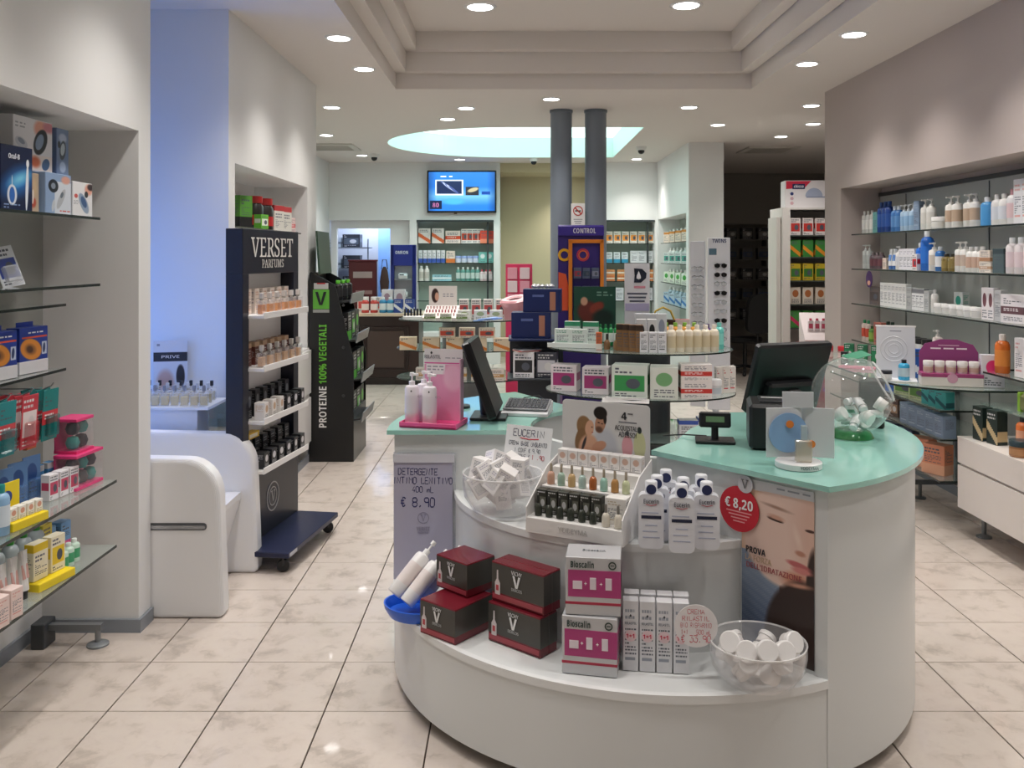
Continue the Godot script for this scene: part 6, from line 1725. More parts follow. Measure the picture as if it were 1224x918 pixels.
	for i in 4:
		mi(mg, "magazine", bbox(.2, .006, .16, .001), mat(["e8e0dc", "c8403c", "d8d8dc", "8a8c94"][i], .35), Vector3(.006 * i, .0062 * i, 0), Vector3(0, 9 * i, 0))
	# ----- left gondola -----
	oval_gondola("round glass gondola with cream cartons left of the grey columns", -.5, 9.2, .68, .5, 0, [1.06, .76, .46], "7a7d80")
	y = 1.062
	W = "on the left gondola"
	var rd := thing("cosmetic_tester", "white make-up tester display with a woman's picture on its card", "display stand", V(-.72, y, 8.92), -4)
	mi(rd, "wedge", plate(PackedVector2Array([Vector2(-.14, 0), Vector2(.14, 0), Vector2(.14, .03), Vector2(-.14, .14)]), .34), mat("e4dcda", .4), Vector3.ZERO, Vector3(0, -90, 0))
	var im2 := canvas(128, 96, "e6e1dc")
	soft(im2, .22, .5, .14, .4, 0, Color("3a2622"), .2)
	soft(im2, .28, .55, .08, .24, 0, Color("d8a890"), .2)
	op_draw(im2, ["l", .5, .4, .9, .05, 2, "9a9a9e"], 0, 1)
	card(rd, "header_card", .29, .2, .005, print_mat(im2), Vector3(0, .14, -.13))
	for r in 3:
		for c in 10:
			mi(rd, "lipstick", lathe([Vector2(0, 0), Vector2(.008, 0), Vector2(.008, .03), Vector2(0, .032)], 8), mat(["c89a98", "b86a70", "d8b4b0"][r], .4), Vector3(-.145 + .032 * c, .045 + .03 * r, .09 - .075 * r))
	var bt := thing("black_tester", "small black and white make-up tester beside the wooden counter", "display stand", V(-1.02, y, 9.05), 10)
	mi(bt, "tray", bbox(.2, .03, .16, .003), mat("dfe0e0", .4))
	for c in 6:
		mi(bt, "mascara", lathe([Vector2(0, 0), Vector2(.01, 0), Vector2(.01, .07), Vector2(0, .075)], 8), mat("1a1b1d", .3), Vector3(-.08 + .032 * c, .03, -.03))
	row(["box", .1, .2, .06, "e3dcd8", "b84a4c", 4], "floral white carton", W, pts3(4, V(-.5, y, 9.15), V(-.12, y, 9.15)), 0)
	row(["box", .13, .1, .08, "ebe9e4", "a8b48c", 3], "low white carton", W, pts3(3, V(-.48, y, 8.92), V(-.16, y, 8.92)), 0)
	row(["box", .11, .075, .05, "dfe4d8", "7a9a5c", 0], "flat green and white carton", "at the front edge of the left gondola", pts3(3, V(-.82, y, 8.78), V(-.5, y, 8.75)), 0)
	var bx := thing("blue_sachets", "fan of pale blue sachets at the front of the left gondola", "sachets", V(-.24, y, 8.78), 0)
	for i in 5:
		mi(bx, "sachet", bbox(.11, .01, .08, .003), mat(["7aa0e0", "9ab8ea"][i % 2], .4), Vector3(-.08 + .04 * i, .011 * (i % 2) + .004 * i, 0), Vector3(0, 15 * i - 30, 6))
	var bs := thing("pink_potty", "pink and white baby potty display on the left gondola", "baby potty", V(.03, y, 9.0), -18)
	mi(bs, "bowl", lathe([Vector2(0, 0), Vector2(.11, 0), Vector2(.12, .1), Vector2(.16, .17), Vector2(.15, .19), Vector2(.08, .17), Vector2(.075, .06), Vector2(0, .05)], 24, .8), mat("e8a8b0", .4))
	mi(bs, "seat_ring", lathe([Vector2(.075, 0), Vector2(.09, .018), Vector2(.14, .018), Vector2(.165, 0), Vector2(.15, -.012), Vector2(.08, -.012)], 28, .8), mat("f0c8cc", .35), Vector3(0, .2, 0), Vector3(16, 0, 8))
	y = .762
	row(["box", .17, .13, .1, "e4d4b8", "d8843c", 6], "cream and orange carton", "on the lower plate of the left gondola", pts3(5, V(-1.05, y, 8.9), V(-.1, y, 8.78)), 0)
	row(["box", .16, .1, .09, "e8dcc8", "c8503c", 4], "cream carton stacked above another", "on the left gondola's lower plate", pts3(3, V(-.65, y + .131, 8.82), V(-.25, y + .131, 8.8)), 0)
	row(["box", .14, .12, .1, "e4dcd4", "c89a5c", 0], "beige carton", "on the lowest plate of the left gondola", pts3(5, V(-.9, .462, 8.9), V(-.15, .462, 8.8)), 0)
	# pink hair accessory tower
	var pt := thing("accessory_tower", "pink hair accessory tower with hanging cards behind the left gondola", "display stand", V(.08, 0, 9.95), -8)
	mi(pt, "post", bbox(.3, 1.62, .05, .004), mat("e0406c", .4))
	mi(pt, "base", bbox(.36, .04, .3, .006), mat("d83a66", .4))
	for r in 4:
		for c in 2:
			mi(pt, "card", bbox(.11, .13, .02, .003), mat(["ecd4d8", "e8a0b0"][(r + c) % 2], .4), Vector3(-.07 + .14 * c, 1.0 + .15 * r, .036))
	# ----- purple and orange condom display -----
	var cd := thing("purple_orange_display", "purple display with an orange frame and hooks of small packs", "display stand", V(.645, 0, 8.2), 2)
	mi(cd, "back_board", bbox(.43, 1.12, .02, .004), mat("3a2a7c", .4), Vector3(0, .88, -.03))
	mi(cd, "stand", bbox(.36, .88, .22, .004), mat("33256a", .4), Vector3(0, 0, -.06))
	mi(cd, "header", bbox(.43, .09, .02, .003), mat("43329a", .4), Vector3(0, 1.9, -.005))
	txt(cd, "CONTROL", .045, "f0eef4", Vector3(.03, 1.945, .008), Vector3.ZERO, "Droid Sans", .21, true)
	for p in [[-.1, .88, .035, .98], [.195, .88, .035, .98]]:
		mi(cd, "orange_frame", bbox(p[2], p[3], .02, .003), mat("ee8a2c", .4), Vector3(p[0], p[1], 0))
	mi(cd, "orange_frame", bbox(.33, .035, .02, .003), mat("ee8a2c", .4), Vector3(.047, 1.83, 0))
	mi(cd, "yellow_curl", lathe([Vector2(.06, 0), Vector2(.06, .004), Vector2(.035, .004), Vector2(.035, 0)], 24), mat("f0b42c", .4), Vector3(-.155, 1.72, -.016), Vector3(90, 0, 0))
	mi(cd, "orange_curl", plate(PackedVector2Array([Vector2(-.05, -.2), Vector2(.04, -.2), Vector2(.05, 0), Vector2(.02, .14), Vector2(-.05, .16)]), .004), mat("e8603c", .4), Vector3(-.16, 1.4, -.016))
	for a in [[.06, "c83a5c"], [.045, "e8703c"]]:
		mi(cd, "red_arc", lathe([Vector2(a[0], 0), Vector2(a[0], .003), Vector2(a[0] - .012, .003), Vector2(a[0] - .012, 0)], 24), mat(a[1], .4), Vector3(.02, 1.72, -.018), Vector3(90, 0, 0))
	for r in 3:
		for c in 3:
			put(["box", .07, .1, .03, "55607c", ["a83a4c", "3a4a5c", "8a8ca0"][c], 4], "%s small dark pack in the %s row of the purple orange display" % [["left", "middle", "right"][c], ["top", "middle", "bottom"][r]], "small packs on the purple display", V(.645 - .035 + .082 * c, 1.5 - .17 * r, 8.18), 2)
	# eyewear rack in front of the white pier
	var er := thing("eyewear_rack", "white revolving rack with rows of reading glasses before the pier", "display stand", V(1.87, 0, 8.2), -6)
	mi(er, "panel", bbox(.2, 1.6, .06, .004), mat("e0e2e8", .4), Vector3(.06, .28, 0))
	mi(er, "side_panel", bbox(.14, 1.55, .03, .004), mat("d5d7dc", .4), Vector3(-.13, .3, -.03), Vector3(0, -25, 0))
	mi(er, "base", lathe([Vector2(0, 0), Vector2(.2, 0), Vector2(.2, .03), Vector2(.03, .05), Vector2(.03, .3), Vector2(0, .3)], 28), mat("c9ccd2", .4), Vector3(.03, 0, 0))
	mi(er, "blue_label", bbox(.07, .06, .002, .0005), mat("5a7a8c", .4), Vector3(-.0, 1.72, .031))
	txt(er, "TWINS", .035, "3a4a78", Vector3(.06, 1.85, .032), Vector3.ZERO, "Droid Sans", .13, true)
	for i in 10:
		var gy := 1.62 - .085 * i
		for side in 2:
			if side == 0 and i > 8: continue
			var at := er.transform * (Vector3(.07, gy, .045) if side else Vector3(-.135, gy - .03, .0))
			var g := thing("reading_glasses", "%s pair of %s glasses from the top of the rack's %s" % [ORD[i], "dark sun" if side else "thin reading", "right panel" if side else "left panel"], "glasses", at, -6.0 if side else -31.0, "glasses on the white rack")
			var dk := side == 1 and i in [0, 1, 3, 6, 9]
			for s in [-1, 1]:
				var lens := lathe([Vector2(0, 0), Vector2(.024, .001), Vector2(.026, .0035), Vector2(0, .004)], 16, .8)
				mi(g, "lens", lens, mat("16171a", .15) if dk else glass("cfd4d8", .35, .05), Vector3(.031 * s, 0, 0), Vector3(90, 0, 0))
			mi(g, "frame", tube([Vector3(-.058, .008, 0), Vector3(-.03, .021, .002), Vector3(0, .012, .004), Vector3(.03, .021, .002), Vector3(.058, .008, 0)], .003, 6), mat("1c1d20", .3))
			for s in [-1, 1]:
				mi(g, "temple", tube([Vector3(.058 * s, .008, 0), Vector3(.055 * s, .006, -.03)], .002, 5), mat("1c1d20", .3))

func back_area() -> void:
	# columns
	for i in 2:
		var c := thing("steel_column", ["left of the two round blue grey columns", "right of the two round blue grey columns"][i], "column", V([.5, .85][i], 0, 8.93), 0, "round columns")
		mi(c, "shaft", lathe([Vector2(.11, 0), Vector2(.11, CEIL_Y)], 32), mat("79828d", .3))
		mi(c, "collar", lathe([Vector2(.11, CEIL_Y - .03), Vector2(.118, CEIL_Y - .025), Vector2(.118, CEIL_Y - .001)], 32), mat("6d7680", .35))
		mi(c, "foot_ring", lathe([Vector2(.11, .04), Vector2(.125, .035), Vector2(.125, 0)], 32), mat("59616b", .35))
	var ns := thing("no_smoking_sign", "white no smoking sign with a red ring between the columns", "sign", V(.665, 2.0, 8.85))
	mi(ns, "plate", bbox(.14, .24, .004, .001), mat("e6e6e4", .4))
	mi(ns, "red_ring", lathe([Vector2(.05, 0), Vector2(.05, .003), Vector2(.04, .003), Vector2(.04, 0)], 28), mat("b8342c", .4), Vector3(0, .165, .002), Vector3(90, 0, 0))
	mi(ns, "red_bar", bbox(.012, .085, .003, .0005), mat("b8342c", .4), Vector3(.03, .135, .0035), Vector3(0, 0, 45))
	mi(ns, "cigarette", bbox(.06, .012, .002, .0005), mat("2c2c2e", .4), Vector3(0, .158, .003))
	for i in 3:
		mi(ns, "text_line", bbox(.09 - .015 * i, .008, .001, .0003), mat("8a8c90", .4), Vector3(0, .075 - .02 * i, .002))
	mi(ns, "clamp", bbox(.3, .02, .01, .002), mat("8a8f96", .4, .4), Vector3(.01, .0, -.012))
	# television
	var tv := thing("wall_television", "black wall television showing a blue advert above the back shelves", "television", V(-.79, 2.39, 13.84))
	mi(tv, "casing", bbox(1.09, .665, .07, .008), mat("0d0e11", .35))
	var im := canvas(256, 160, "2f7fd6")
	for yy in 160:
		for xx in 256:
			var v := yy / 160.0
			im.set_pixel(xx, yy, Color("2a78d4").lerp(Color("8fd0ee"), clampf(1.0 - absf(v - .62) * 4.0, 0, 1) * .7).lerp(Color("16386a"), clampf((absf(xx / 256.0 - .5) - .38) * 5.0, 0, 1)))
	op_draw(im, ["r", .1, .2, .52, .6, "d8e4f0"], 0, 1)
	op_draw(im, ["r", .12, .23, .5, .56, "1d2c50"], 0, 1)
	for i in 5:
		soft(im, .26 + .03 * i, .34 + .03 * i, .12, .03, .7, Color("c9d4e8") if i % 2 else Color("4a5a90"), .3)
	op_draw(im, ["r", .56, .38, .76, .6, "2b3038"], 0, 1)
	soft(im, .67, .46, .1, .06, -.3, Color("b8b08a"), .3)
	op_draw(im, ["r", .8, .5, .93, .58, "1f4a9a"], 0, 1)
	soft(im, .38, .76, .2, .1, 0, Color("4aa8c8"), .5)
	op_draw(im, ["r", .02, .74, .2, .96, "1a2440"], 0, 1)
	op_draw(im, ["l", .18, .1, .36, .03, 1, "e6f0fa"], 0, 1)
	var sm := StandardMaterial3D.new()
	sm.albedo_color = Color.BLACK
	sm.roughness = .15
	sm.emission_enabled = true
	sm.emission_operator = BaseMaterial3D.EMISSION_OP_MULTIPLY
	sm.emission = Color.WHITE
	sm.emission_texture = ImageTexture.create_from_image(im)
	sm.emission_energy_multiplier = .8
	sm.texture_repeat = false
	var scr := mi(tv, "screen", card_mesh(1.04, .61), sm, Vector3(0, .03, .0365))
	txt(scr, "80", .07, "e888c8", Vector3(-.41, .09, .003), Vector3.ZERO, "Droid Sans", .1, true)
	mi(tv, "wall_mount", bbox(.4, .3, .03, .004), mat("2a2c2e", .4), Vector3(0, .18, -.045))
	mi(tv, "status_light", bbox(.05, .03, .02, .004), mat("6a4a3c", .4), Vector3(-.1, -.02, .0))
	# back shelves left (x -1.51..-.29) and right (1.48..2.26), side niche at x 2.3
	var ys := [1.91, 1.60, 1.31, 1.0]
	var nm := ["top", "second", "third", "fourth"]
	struct("wall_back_panel", bxs([[-1.5, .5, 14.185, -.3, 2.27, 14.198], [1.49, .5, 14.185, 2.25, 2.27, 14.198], [2.632, .5, 11.62, 2.648, 2.27, 13.78]]), mat("9fb0a6", .3), "green grey glass backs of the rear niches")
	struct("trim_3", bxs([[-1.51, 2.25, 13.89, -.29, 2.28, 13.899], [-.4, .5, 13.95, -.37, 2.25, 13.97], [1.48, 2.25, 13.89, 2.26, 2.28, 13.899], [2.14, .5, 13.95, 2.17, 2.25, 13.97]]), mat("3c4244", .4), "dark frames of the rear niches")
	for i in 4:
		glass_shelf("%s glass shelf of the rear niche under the television" % nm[i], -1.5, -.3, 13.95, 14.18, ys[i], 0)
		glass_shelf("%s glass shelf of the rear niche right of the columns" % nm[i], 1.49, 2.25, 13.95, 14.18, ys[i], 0)
		glass_shelf("%s glass shelf of the side niche before the pier" % nm[i], 2.33, 2.62, 11.65, 13.75, ys[i], -1)
	var A := "under the television, top rear shelf"
	row(["box", .19, .24, .08, "e8e2de", "e06a3c", 6], "white and orange carton", A, pts3(2, V(-1.4, 1.912, 14.05), V(-1.18, 1.912, 14.05)), 0)
	row(["box", .24, .2, .08, "ecdcd4", "e0502c", 0], "orange striped carton", A, [V(-.94, 1.912, 14.05)], 0)
	row(["box", .1, .23, .08, "ece8e4", "c84a34", 4], "white carton with a red picture", A, pts3(4, V(-.76, 1.912, 14.05), V(-.5, 1.912, 14.05)), 0)
	row(["box", .13, .2, .08, "d84a34", "e88a6c", 2], "red carton", A, pts3(2, V(-.44, 1.912, 14.0), V(-.36, 1.912, 14.09)), 0)
	A = "under the television, second rear shelf"
	row(["box", .06, .2, .06, "e8eaee", "3a5ab0", 2], "slim white and blue carton", A, pts3(6, V(-1.46, 1.602, 14.05), V(-1.1, 1.602, 14.05)), 0)
	row(["box", .14, .19, .07, "ecdcd0", "d87a3c", 2], "white carton with an orange foot", A, [V(-.98, 1.602, 14.05)], 0)
	row(["jar", .045, .11, "e6e8f0", "9ab0e0", "d0d8ee"], "white and lilac jar", A, pts3(4, V(-.86, 1.602, 14.05), V(-.58, 1.602, 14.05)), 0)
	row(["box", .12, .17, .06, "7ac4bc", "e8f0f0", 3], "turquoise carton", A, pts3(2, V(-.47, 1.602, 14.05), V(-.36, 1.602, 14.05)), 0)
	A = "under the television, third rear shelf"
	row(["round", .04, .24, "e6e4e0", "f0f0ee", "c9c4bc"], "white bottle", A, pts3(2, V(-1.45, 1.312, 14.05), V(-1.36, 1.312, 14.05)), 0)
	row(["box", .3, .1, .1, "9ad0dc", "e6f0f2", 0], "flat aqua carton", A, [V(-1.12, 1.312, 14.05)], 0)
	row(["round", .036, .22, "6aa49a", "e8ecea", "d0e0dc"], "sea green bottle", A, pts3(5, V(-.86, 1.312, 14.05), V(-.55, 1.312, 14.05)), 0)
	row(["round", .035, .18, "e6d0d4", "d85a6c", "f0e4e6"], "rose bottle", A, pts3(3, V(-.48, 1.312, 14.05), V(-.35, 1.312, 14.05)), 0)
	A = "on the top rear shelf right of the columns"
	row(["box", .11, .19, .07, "ece6dc", "e8943c", 4], "white and amber carton", A, pts3(6, V(1.55, 1.912, 14.05), V(2.2, 1.912, 14.05)), 0)
	A = "on the second rear shelf right of the columns"
	row(["box", .1, .17, .07, "e0e8ec", "3a9ac0", 2], "white and aqua carton", A, pts3(3, V(1.55, 1.602, 14.05), V(1.8, 1.602, 14.05)), 0)
	row(["box", .12, .19, .07, "e2e4e8", "9aa0ac", 5], "pale grey carton", A, pts3(3, V(1.95, 1.602, 14.05), V(2.19, 1.602, 14.05)), 0)
	A = "on the third rear shelf right of the columns"
	row(["box", .16, .09, .08, "e88a4c", "f0e0d0", 0], "orange carton", A, pts3(4, V(1.56, 1.312, 14.05), V(2.17, 1.312, 14.05)), 0)
	row(["box", .16, .09, .08, "eca468", "f0e4d8", 0], "pale orange carton lying on another", A, pts3(4, V(1.56, 1.403, 14.05), V(2.17, 1.403, 14.05)), 0)
	A = "on the fourth rear shelf right of the columns"
	row(["box", .13, .2, .08, "e4e4ea", "8a90a8", 5], "white carton", A, pts3(5, V(1.56, 1.002, 14.05), V(2.18, 1.002, 14.05)), 0)
	var cl := [["ead8c8", "c8843c"], ["dfe6e4", "4a9a8c"], ["e4ecdc", "4aa84c"], ["b8cfe0", "3a78b8"]]
	for i in 4:
		row(["round", .04, .2 + .03 * (i % 2), cl[i][0], "e8e8e4", cl[i][1]], ["tan label", "teal label", "green label", "blue label"][i] + " bottle", "in the side niche before the pier", pts3(7, V(2.45, ys[i] + .002, 13.55), V(2.45, ys[i] + .002, 11.8)), -60)
		row(["box", .12, .16, .07, cl[i][0], cl[i][1], [1, 4, 3, 6][i]], ["tan", "teal", "green", "blue"][i] + " front carton", "in the side niche before the pier", pts3(4, V(2.38, ys[i] + .002, 13.4), V(2.38, ys[i] + .002, 12.0)), -60)
	# wooden counter with goods
	var wc := thing("wooden_counter", "dark mahogany counter with a raised panel and pale top", "counter", V(-1.72, 0, 11.7))
	var wd := mat("33211d", .35)
	mi(wc, "body", bxs([[-.5, .08, 0, .48, .9, .6]]), wd)
	mi(wc, "plinth", bxs([[-.53, 0, -.03, .51, .09, .6]]), mat("1f1613", .35))
	mi(wc, "frame_moulding", bxs([[-.26, .17, -.02, .34, .2, 0], [-.26, .74, -.02, .34, .77, 0], [-.26, .2, -.02, -.23, .74, 0], [.31, .2, -.02, .34, .74, 0]]), mat("2a1b18", .3))
	mi(wc, "raised_panel", bxs([[-.2, .23, -.012, .28, .71, .0]]), mat("4a3a34", .35))
	mi(wc, "cornice", bxs([[-.53, .86, -.03, .51, .91, .6]]), mat("2a1a17", .35))
	mi(wc, "top", bxs([[-.56, .91, -.06, .54, .945, .62]]), mat("d8c4ac", .3))
	A = "on the wooden counter"
	row(["round", .05, .2, "c84a44", "e8e0dc", "f0e0dc"], "red baby lotion bottle", A, pts3(2, V(-1.98, .947, 11.85), V(-1.86, .947, 11.85)), 0)
	row(["box", .14, .2, .1, "e4dcd8", "c8504c", 4], "white and red baby carton", A, pts3(2, V(-2.05, .947, 12.1), V(-1.87, .947, 12.1)), 0)
	row(["round", .05, .21, "3a86b0", "e4e8ea", "d8e4ea"], "blue baby lotion bottle", A, pts3(2, V(-1.74, .947, 11.85), V(-1.64, .947, 11.85)), 0)
	row(["box", .15, .3, .1, "e0dce0", "a88a98", 3], "tall pale carton", A, pts3(2, V(-1.72, .947, 12.15), V(-1.55, .947, 12.15)), 0)
	row(["box", .12, .18, .08, "2c4a98", "e8eaf0", 6], "blue and white carton", A, pts3(2, V(-1.53, .947, 11.85), V(-1.38, .947, 11.85)), 0)
	# navy device stand beside the rear shelves
	var om := thing("navy_device_stand", "tall navy display stand with curved grey shelves beside the rear niche", "display stand", V(-1.55, 0, 12.55))
	mi(om, "frame_side", bbox(.05, 1.87, .1, .004), mat("1f2c7c", .4), Vector3(-.155, 0, 0))
	mi(om, "frame_side", bbox(.05, 1.87, .1, .004), mat("1f2c7c", .4), Vector3(.155, 0, 0))
	mi(om, "header", bbox(.36, .3, .1, .006), mat("24338c", .4), Vector3(0, 1.57, 0))
	mi(om, "grey_back", bbox(.27, 1.5, .02, .003), mat("a9adb4", .4), Vector3(0, .1, -.03))
	txt(om, "OMRON", .045, "dfe4f4", Vector3(-.02, 1.76, .053), Vector3.ZERO, "Droid Sans", .18, true)
	for i in 3:
		mi(om, "curved_shelf", lathe([Vector2(0, 0), Vector2(.13, 0), Vector2(.13, .015), Vector2(0, .02)], 20, .7), mat("8a8f96", .35), Vector3(0, .85 + .26 * i, .02))
	for i in 3:
		var dv := thing("blood_pressure_meter", "white blood pressure meter on the %s shelf of the navy stand" % ["lowest", "middle", "highest"][i], "meter", V(-1.55, .872 + .26 * i, 12.5), 8, "meters on the navy stand")
		mi(dv, "body", bbox(.13, .07, .09, .015), mat("dfe2e4", .35), Vector3.ZERO, Vector3(18, 0, 0))
		mi(dv, "display_field", bbox(.06, .04, .003, .0005), mat("4a565c", .2), Vector3(-.02, .022, .048), Vector3(18, 0, 0))
		mi(dv, "cuff", lathe([Vector2(.03, 0), Vector2(.03, .05), Vector2(.025, .05), Vector2(.025, 0)], 16), mat("3a3c40", .6), Vector3(.045, .02, -.05), Vector3(70, 0, 0))
	# store room seen through the pass-through: blue door, shelves, red bag
	var dr := struct("door_1", bxs([[-2.36, 0, 15.5, -1.75, 2.3, 15.56]]), mat("7fa8dc", .5), "light blue door at the back of the store room")
	mi(dr, "door_handle", tube([V(-2.28, 1.05, 15.48), V(-2.2, 1.05, 15.45), V(-2.12, 1.05, 15.46)], .012, 8), mat("c9ccd0", .3, .7))
	var ol := OmniLight3D.new()
	ol.name = "store_lamp_light"
	var lp := thing("store_lamp", "round ceiling lamp in the store room behind the pass-through", "lamp", V(-2.4, 2.6, 15.0))
	mi(lp, "lamp_disc", lathe([Vector2(0, -.05), Vector2(.12, -.04), Vector2(.15, -.0)], 24), glow("e6f0ff", 2.0))
	lp.add_child(ol)
	ol.position = Vector3(0, -.12, 0)
	ol.light_color = Color("dfeaff")
	ol.light_energy = 0.5
	ol.light_size = .1
	ol.omni_range = 20
	ol.shadow_enabled = true
	var rk := thing("store_rack", "grey metal rack with dark goods in the store room", "rack", V(-2.95, 0, 15.2))
	for i in 5:
		mi(rk, "board", bxs([[-.3, .4 + .36 * i, -.2, .5, .42 + .36 * i, .2]]), mat("8a9098", .4))
	for xx in [-.29, .48]:
		mi(rk, "upright", bxs([[xx, 0, -.2, xx + .02, 2.0, -.18]]), mat("7a8088", .4))
	row(["box", .3, .22, .2, "2c3038", "5a6470", 4], "dark store carton", "on the rack in the store room", [V(-2.75, 1.862, 15.15), V(-2.75, 1.502, 15.15), V(-2.75, 1.142, 15.15)], 0)
	row(["box", .3, .16, .2, "b9c4cc", "6a7480", 0], "pale store carton", "on the rack in the store room", [V(-3.08, 1.862, 15.15), V(-3.08, 1.502, 15.15), V(-3.08, 1.142, 15.15)], 0)
	var rb := thing("red_bag_box", "large dark red box with white print in the pass-through", "box", V(-2.39, .801, 14.1), 6)
	mi(rb, "body", bbox(.44, .82, .24, .01), mat("4a1216", .45))
	mi(rb, "print_block", bbox(.3, .1, .002, .0005), mat("9a8a86", .5), Vector3(0, .56, .12))
	mi(rb, "print_block", bbox(.26, .06, .002, .0005), mat("8a6a68", .5), Vector3(.02, .3, .12))
	mi(rb, "lid", bbox(.46, .03, .26, .006), mat("541519", .45), Vector3(0, .82, 0))
	var pb := thing("brown_bag", "brown bag hanging right of the dark red box", "bag", V(-2.03, .8, 13.98), 0)
	mi(pb, "body", lathe([Vector2(0, .3), Vector2(.06, .33), Vector2(.075, .5), Vector2(.05, .68), Vector2(.02, .74), Vector2(0, .74)], 16, .6), mat("3a241c", .7))
	mi(pb, "strap", tube([Vector3(-.05, .7, 0), Vector3(-.03, .85, 0), Vector3(.03, .85, 0), Vector3(.05, .7, 0)], .008, 6), mat("2c1c16", .7))
	# dark corridor: wall shelves and office chair
	for i in 5:
		var sy := .55 + .36 * i
		var s := thing("corridor_shelf", "%s grey wall shelf from below in the dark corridor" % ORD[i], "shelf", V(3.95, sy, 15.7))
		mi(s, "board", bxs([[-.9, 0, -.05, .9, .02, .25]]), mat("7a7872", .5))
		mi(s, "bracket", bxs([[-.6, -.1, .0, -.58, 0, .25], [.58, -.1, .0, .6, 0, .25]]), mat("55544f", .5))
		row(["box", .2, .2, .14, ["3c3d42", "5a5a58"][i % 2], ["8a8a88", "3a4a68"][i % 2], 4], ["dusky", "slate", "charcoal", "ashen", "sooty"][i] + " carton", "on a shelf in the dark corridor", pts3(5, V(3.35, sy + .021, 15.78), V(4.5, sy + .021, 15.78)), 0)
	var oc := thing("office_chair", "black swivel office chair in the dark corridor", "chair", V(3.38, 0, 12.75), 200)
	var cm := mat("1a1b1d", .6)
	mi(oc, "seat", lathe([Vector2(0, .46), Vector2(.22, .46), Vector2(.25, .49), Vector2(.24, .53), Vector2(0, .54)], 24), cm)
	mi(oc, "backrest", plate(round_rect(-.22, .62, .22, 1.18, .14, 6), .07), cm, Vector3(0, 0, -.24), Vector3(-8, 0, 0))
	mi(oc, "back_bar", tube([Vector3(0, .47, -.1), Vector3(0, .5, -.3), Vector3(0, .8, -.3)], .02, 8), cm)
	mi(oc, "gas_column", lathe([Vector2(.03, .1), Vector2(.03, .46), Vector2(0, .46)], 12), mat("232426", .4))
	for k in 5:
		var a := TAU * k / 5
		mi(oc, "leg", tube([Vector3(0, .12, 0), Vector3(.3 * sin(a), .07, .3 * cos(a))], .02, 8), cm)
		mi(oc, "castor", lathe([Vector2(0, 0), Vector2(.02, .005), Vector2(.03, .03), Vector2(.02, .055), Vector2(0, .06)], 12), cm, Vector3(.3 * sin(a), 0, .3 * cos(a)))
	# white shelf tower at the end of the right wall
	var tw := thing("white_shelf_tower", "tall white open shelf tower with groceries beside the right wall's end", "shelving", V(3.05, 0, 9.3))
	var wm := mat("dcd9d4", .4)
	mi(tw, "side", bxs([[-.2, 0, -.05, -.12, 2.2, .4]]), wm)
	mi(tw, "side", bxs([[.5, 0, -.05, .55, 2.2, .4]]), wm)
	mi(tw, "outer_trim", bxs([[-.25, 0, .0, -.205, 2.12, .3]]), mat("c9c6c0", .4))
	mi(tw, "back", bxs([[-.12, 0, .38, .5, 2.2, .4]]), mat("b4b2ae", .4))
	mi(tw, "top", bxs([[-.2, 2.2, -.05, .55, 2.22, .4]]), wm)
	var ty := [1.93, 1.7, 1.45, 1.2, .95]
	var tn := ["top", "second", "third", "fourth", "fifth"]
	for i in 5:
		mi(tw, "board", bxs([[-.12, ty[i] - .012, -.03, .5, ty[i], .38]]), mat("4a524e", .3))
		row(["box", .11, .18, .07, ["e4dcd8", "3a8a3c", "c8b02c", "d8cfc0", "4a9a48"][i], ["c83a34", "e8942c", "3a7a34", "b06a3c", "d83a6c"][i], [4, 6, 4, 3, 6][i]], ["white and red", "green and orange", "yellow", "beige", "green and pink"][i] + " food pouch", "on the %s board of the white tower" % tn[i], pts3(4, V(3.0, ty[i] + .001, 9.33), V(3.4, ty[i] + .001, 9.33)), 0)
	var cb := thing("toy_carton", "white baby device carton with red corner on top of the white tower", "box", V(3.16, 2.221, 9.42), -4)
	mi(cb, "body", bbox(.5, .29, .2, .003), mat("e9e6e8", .35))
	mi(cb, "red_corner", plate(PackedVector2Array([Vector2(-.24, .285), Vector2(.02, .285), Vector2(-.04, .22), Vector2(-.24, .2)]), .002), mat("d8304c", .4), Vector3(0, 0, .101))
	mi(cb, "blue_badge", bbox(.13, .055, .003, .001), mat("1f2a5c", .35), Vector3(-.11, .2, .1025))
	txt(cb, "chicco", .03, "f0f0f4", Vector3(-.11, .228, .106), Vector3.ZERO, "Droid Sans", .1, true)
	mi(cb, "device_picture", plate(arc(Vector2(0, 0), .09, 0, 180, 16), .002), mat("a9b4cc", .4), Vector3(.05, .12, .101))
	mi(cb, "device_foot", bbox(.2, .012, .003, .001), mat("8a94ac", .4), Vector3(.07, .108, .1005))
	for i in 3:
		mi(cb, "round_mark", lathe([Vector2(0, 0), Vector2(.018, 0), Vector2(.018, .002), Vector2(0, .002)], 14), mat(["2a3a78", "c9a8b0", "d8b0b8"][i], .4), Vector3(-.18, .15 - .05 * i, .1005), Vector3(90, 0, 0))
	var rs := thing("red_counter_stand", "red stand topped with a slanted white rack of pink capped flasks", "display stand", V(3.02, 0, 8.55), -6)
	mi(rs, "cabinet", bbox(.4, .83, .3, .004), mat("9a1f2c", .4))
	mi(rs, "red_top", bbox(.42, .03, .32, .004), mat("c83a44", .35), Vector3(0, .83, 0))
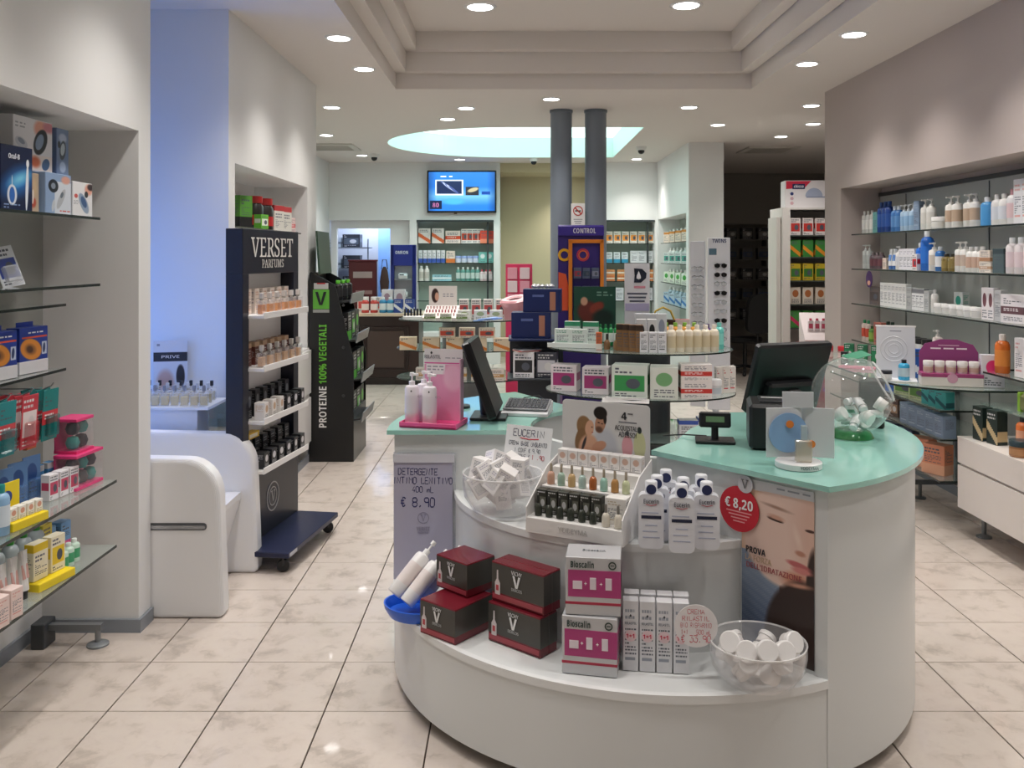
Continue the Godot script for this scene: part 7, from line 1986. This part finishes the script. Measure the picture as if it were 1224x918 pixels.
	mi(rs, "rack", plate(PackedVector2Array([Vector2(-.14, .86), Vector2(.12, .86), Vector2(.12, .9), Vector2(-.14, 1.15)]), .38), mat("e0d4d4", .4), Vector3.ZERO, Vector3(0, -90, 0))
	mi(rs, "tall_side", bbox(.05, .5, .04, .003), mat("e4dcd8", .4), Vector3(.19, .86, -.1), Vector3(0, 0, 5))
	txt(rs, "ION", .05, "d8a8ac", Vector3(-.12, .75, .152))
	for i in 5:
		put(["flat", .05, .12, "e4dade", "b83a58", "c8506c"], "%s pink labelled flask from the left on the red stand" % ORD[i], "pink flasks on the red stand", V(2.9 + .06 * i, .985 + .0, 8.53 - .006 * i), -6)

func card_mesh(w: float, h: float) -> ArrayMesh:
	var st := begin()
	add_box(st, Vector3(-w / 2, 0, -.002), Vector3(w / 2, h, 0))
	return st.commit()

func ceiling_fittings() -> void:
	for a in [[-2.45, 11.9, "left back corner"], [3.55, 12.2, "dark corridor"]]:
		var v := thing("air_vent", "square white ceiling air conditioner grille over the %s" % a[2], "vent", V(a[0], CEIL_Y, a[1]), 0)
		mi(v, "frame", bxs([[-.35, -.02, -.35, .35, 0, -.27], [-.35, -.02, .27, .35, 0, .35], [-.35, -.02, -.27, -.27, 0, .27], [.27, -.02, -.27, .35, 0, .27]]), mat("cfcac2", .5))
		mi(v, "cavity", bxs([[-.27, -.003, -.27, .27, 0, .27]]), mat("57534d", .7))
		for i in 8:
			mi(v, "slat", bxs([[-.27, -.016, -.25 + .066 * i, .27, -.012, -.21 + .066 * i]]), mat("b8b2a8", .5))
	for a in [[-2.0, 12.75, "beside the left air vent"], [.33, 13.3, "near the left column"], [1.75, 11.9, "right of the light well"]]:
		var c := thing("camera_dome", "small white security camera dome %s" % a[2], "camera", V(a[0], CEIL_Y, a[1]), 0, "security camera domes")
		mi(c, "mount", lathe([Vector2(.075, 0), Vector2(.07, -.03), Vector2(.05, -.05), Vector2(0, -.05)], 20), mat("d9d7d4", .4))
		mi(c, "lens_ball", lathe([Vector2(.045, -.05), Vector2(.042, -.075), Vector2(.025, -.095), Vector2(0, -.1)], 18), mat("1c1d20", .1))
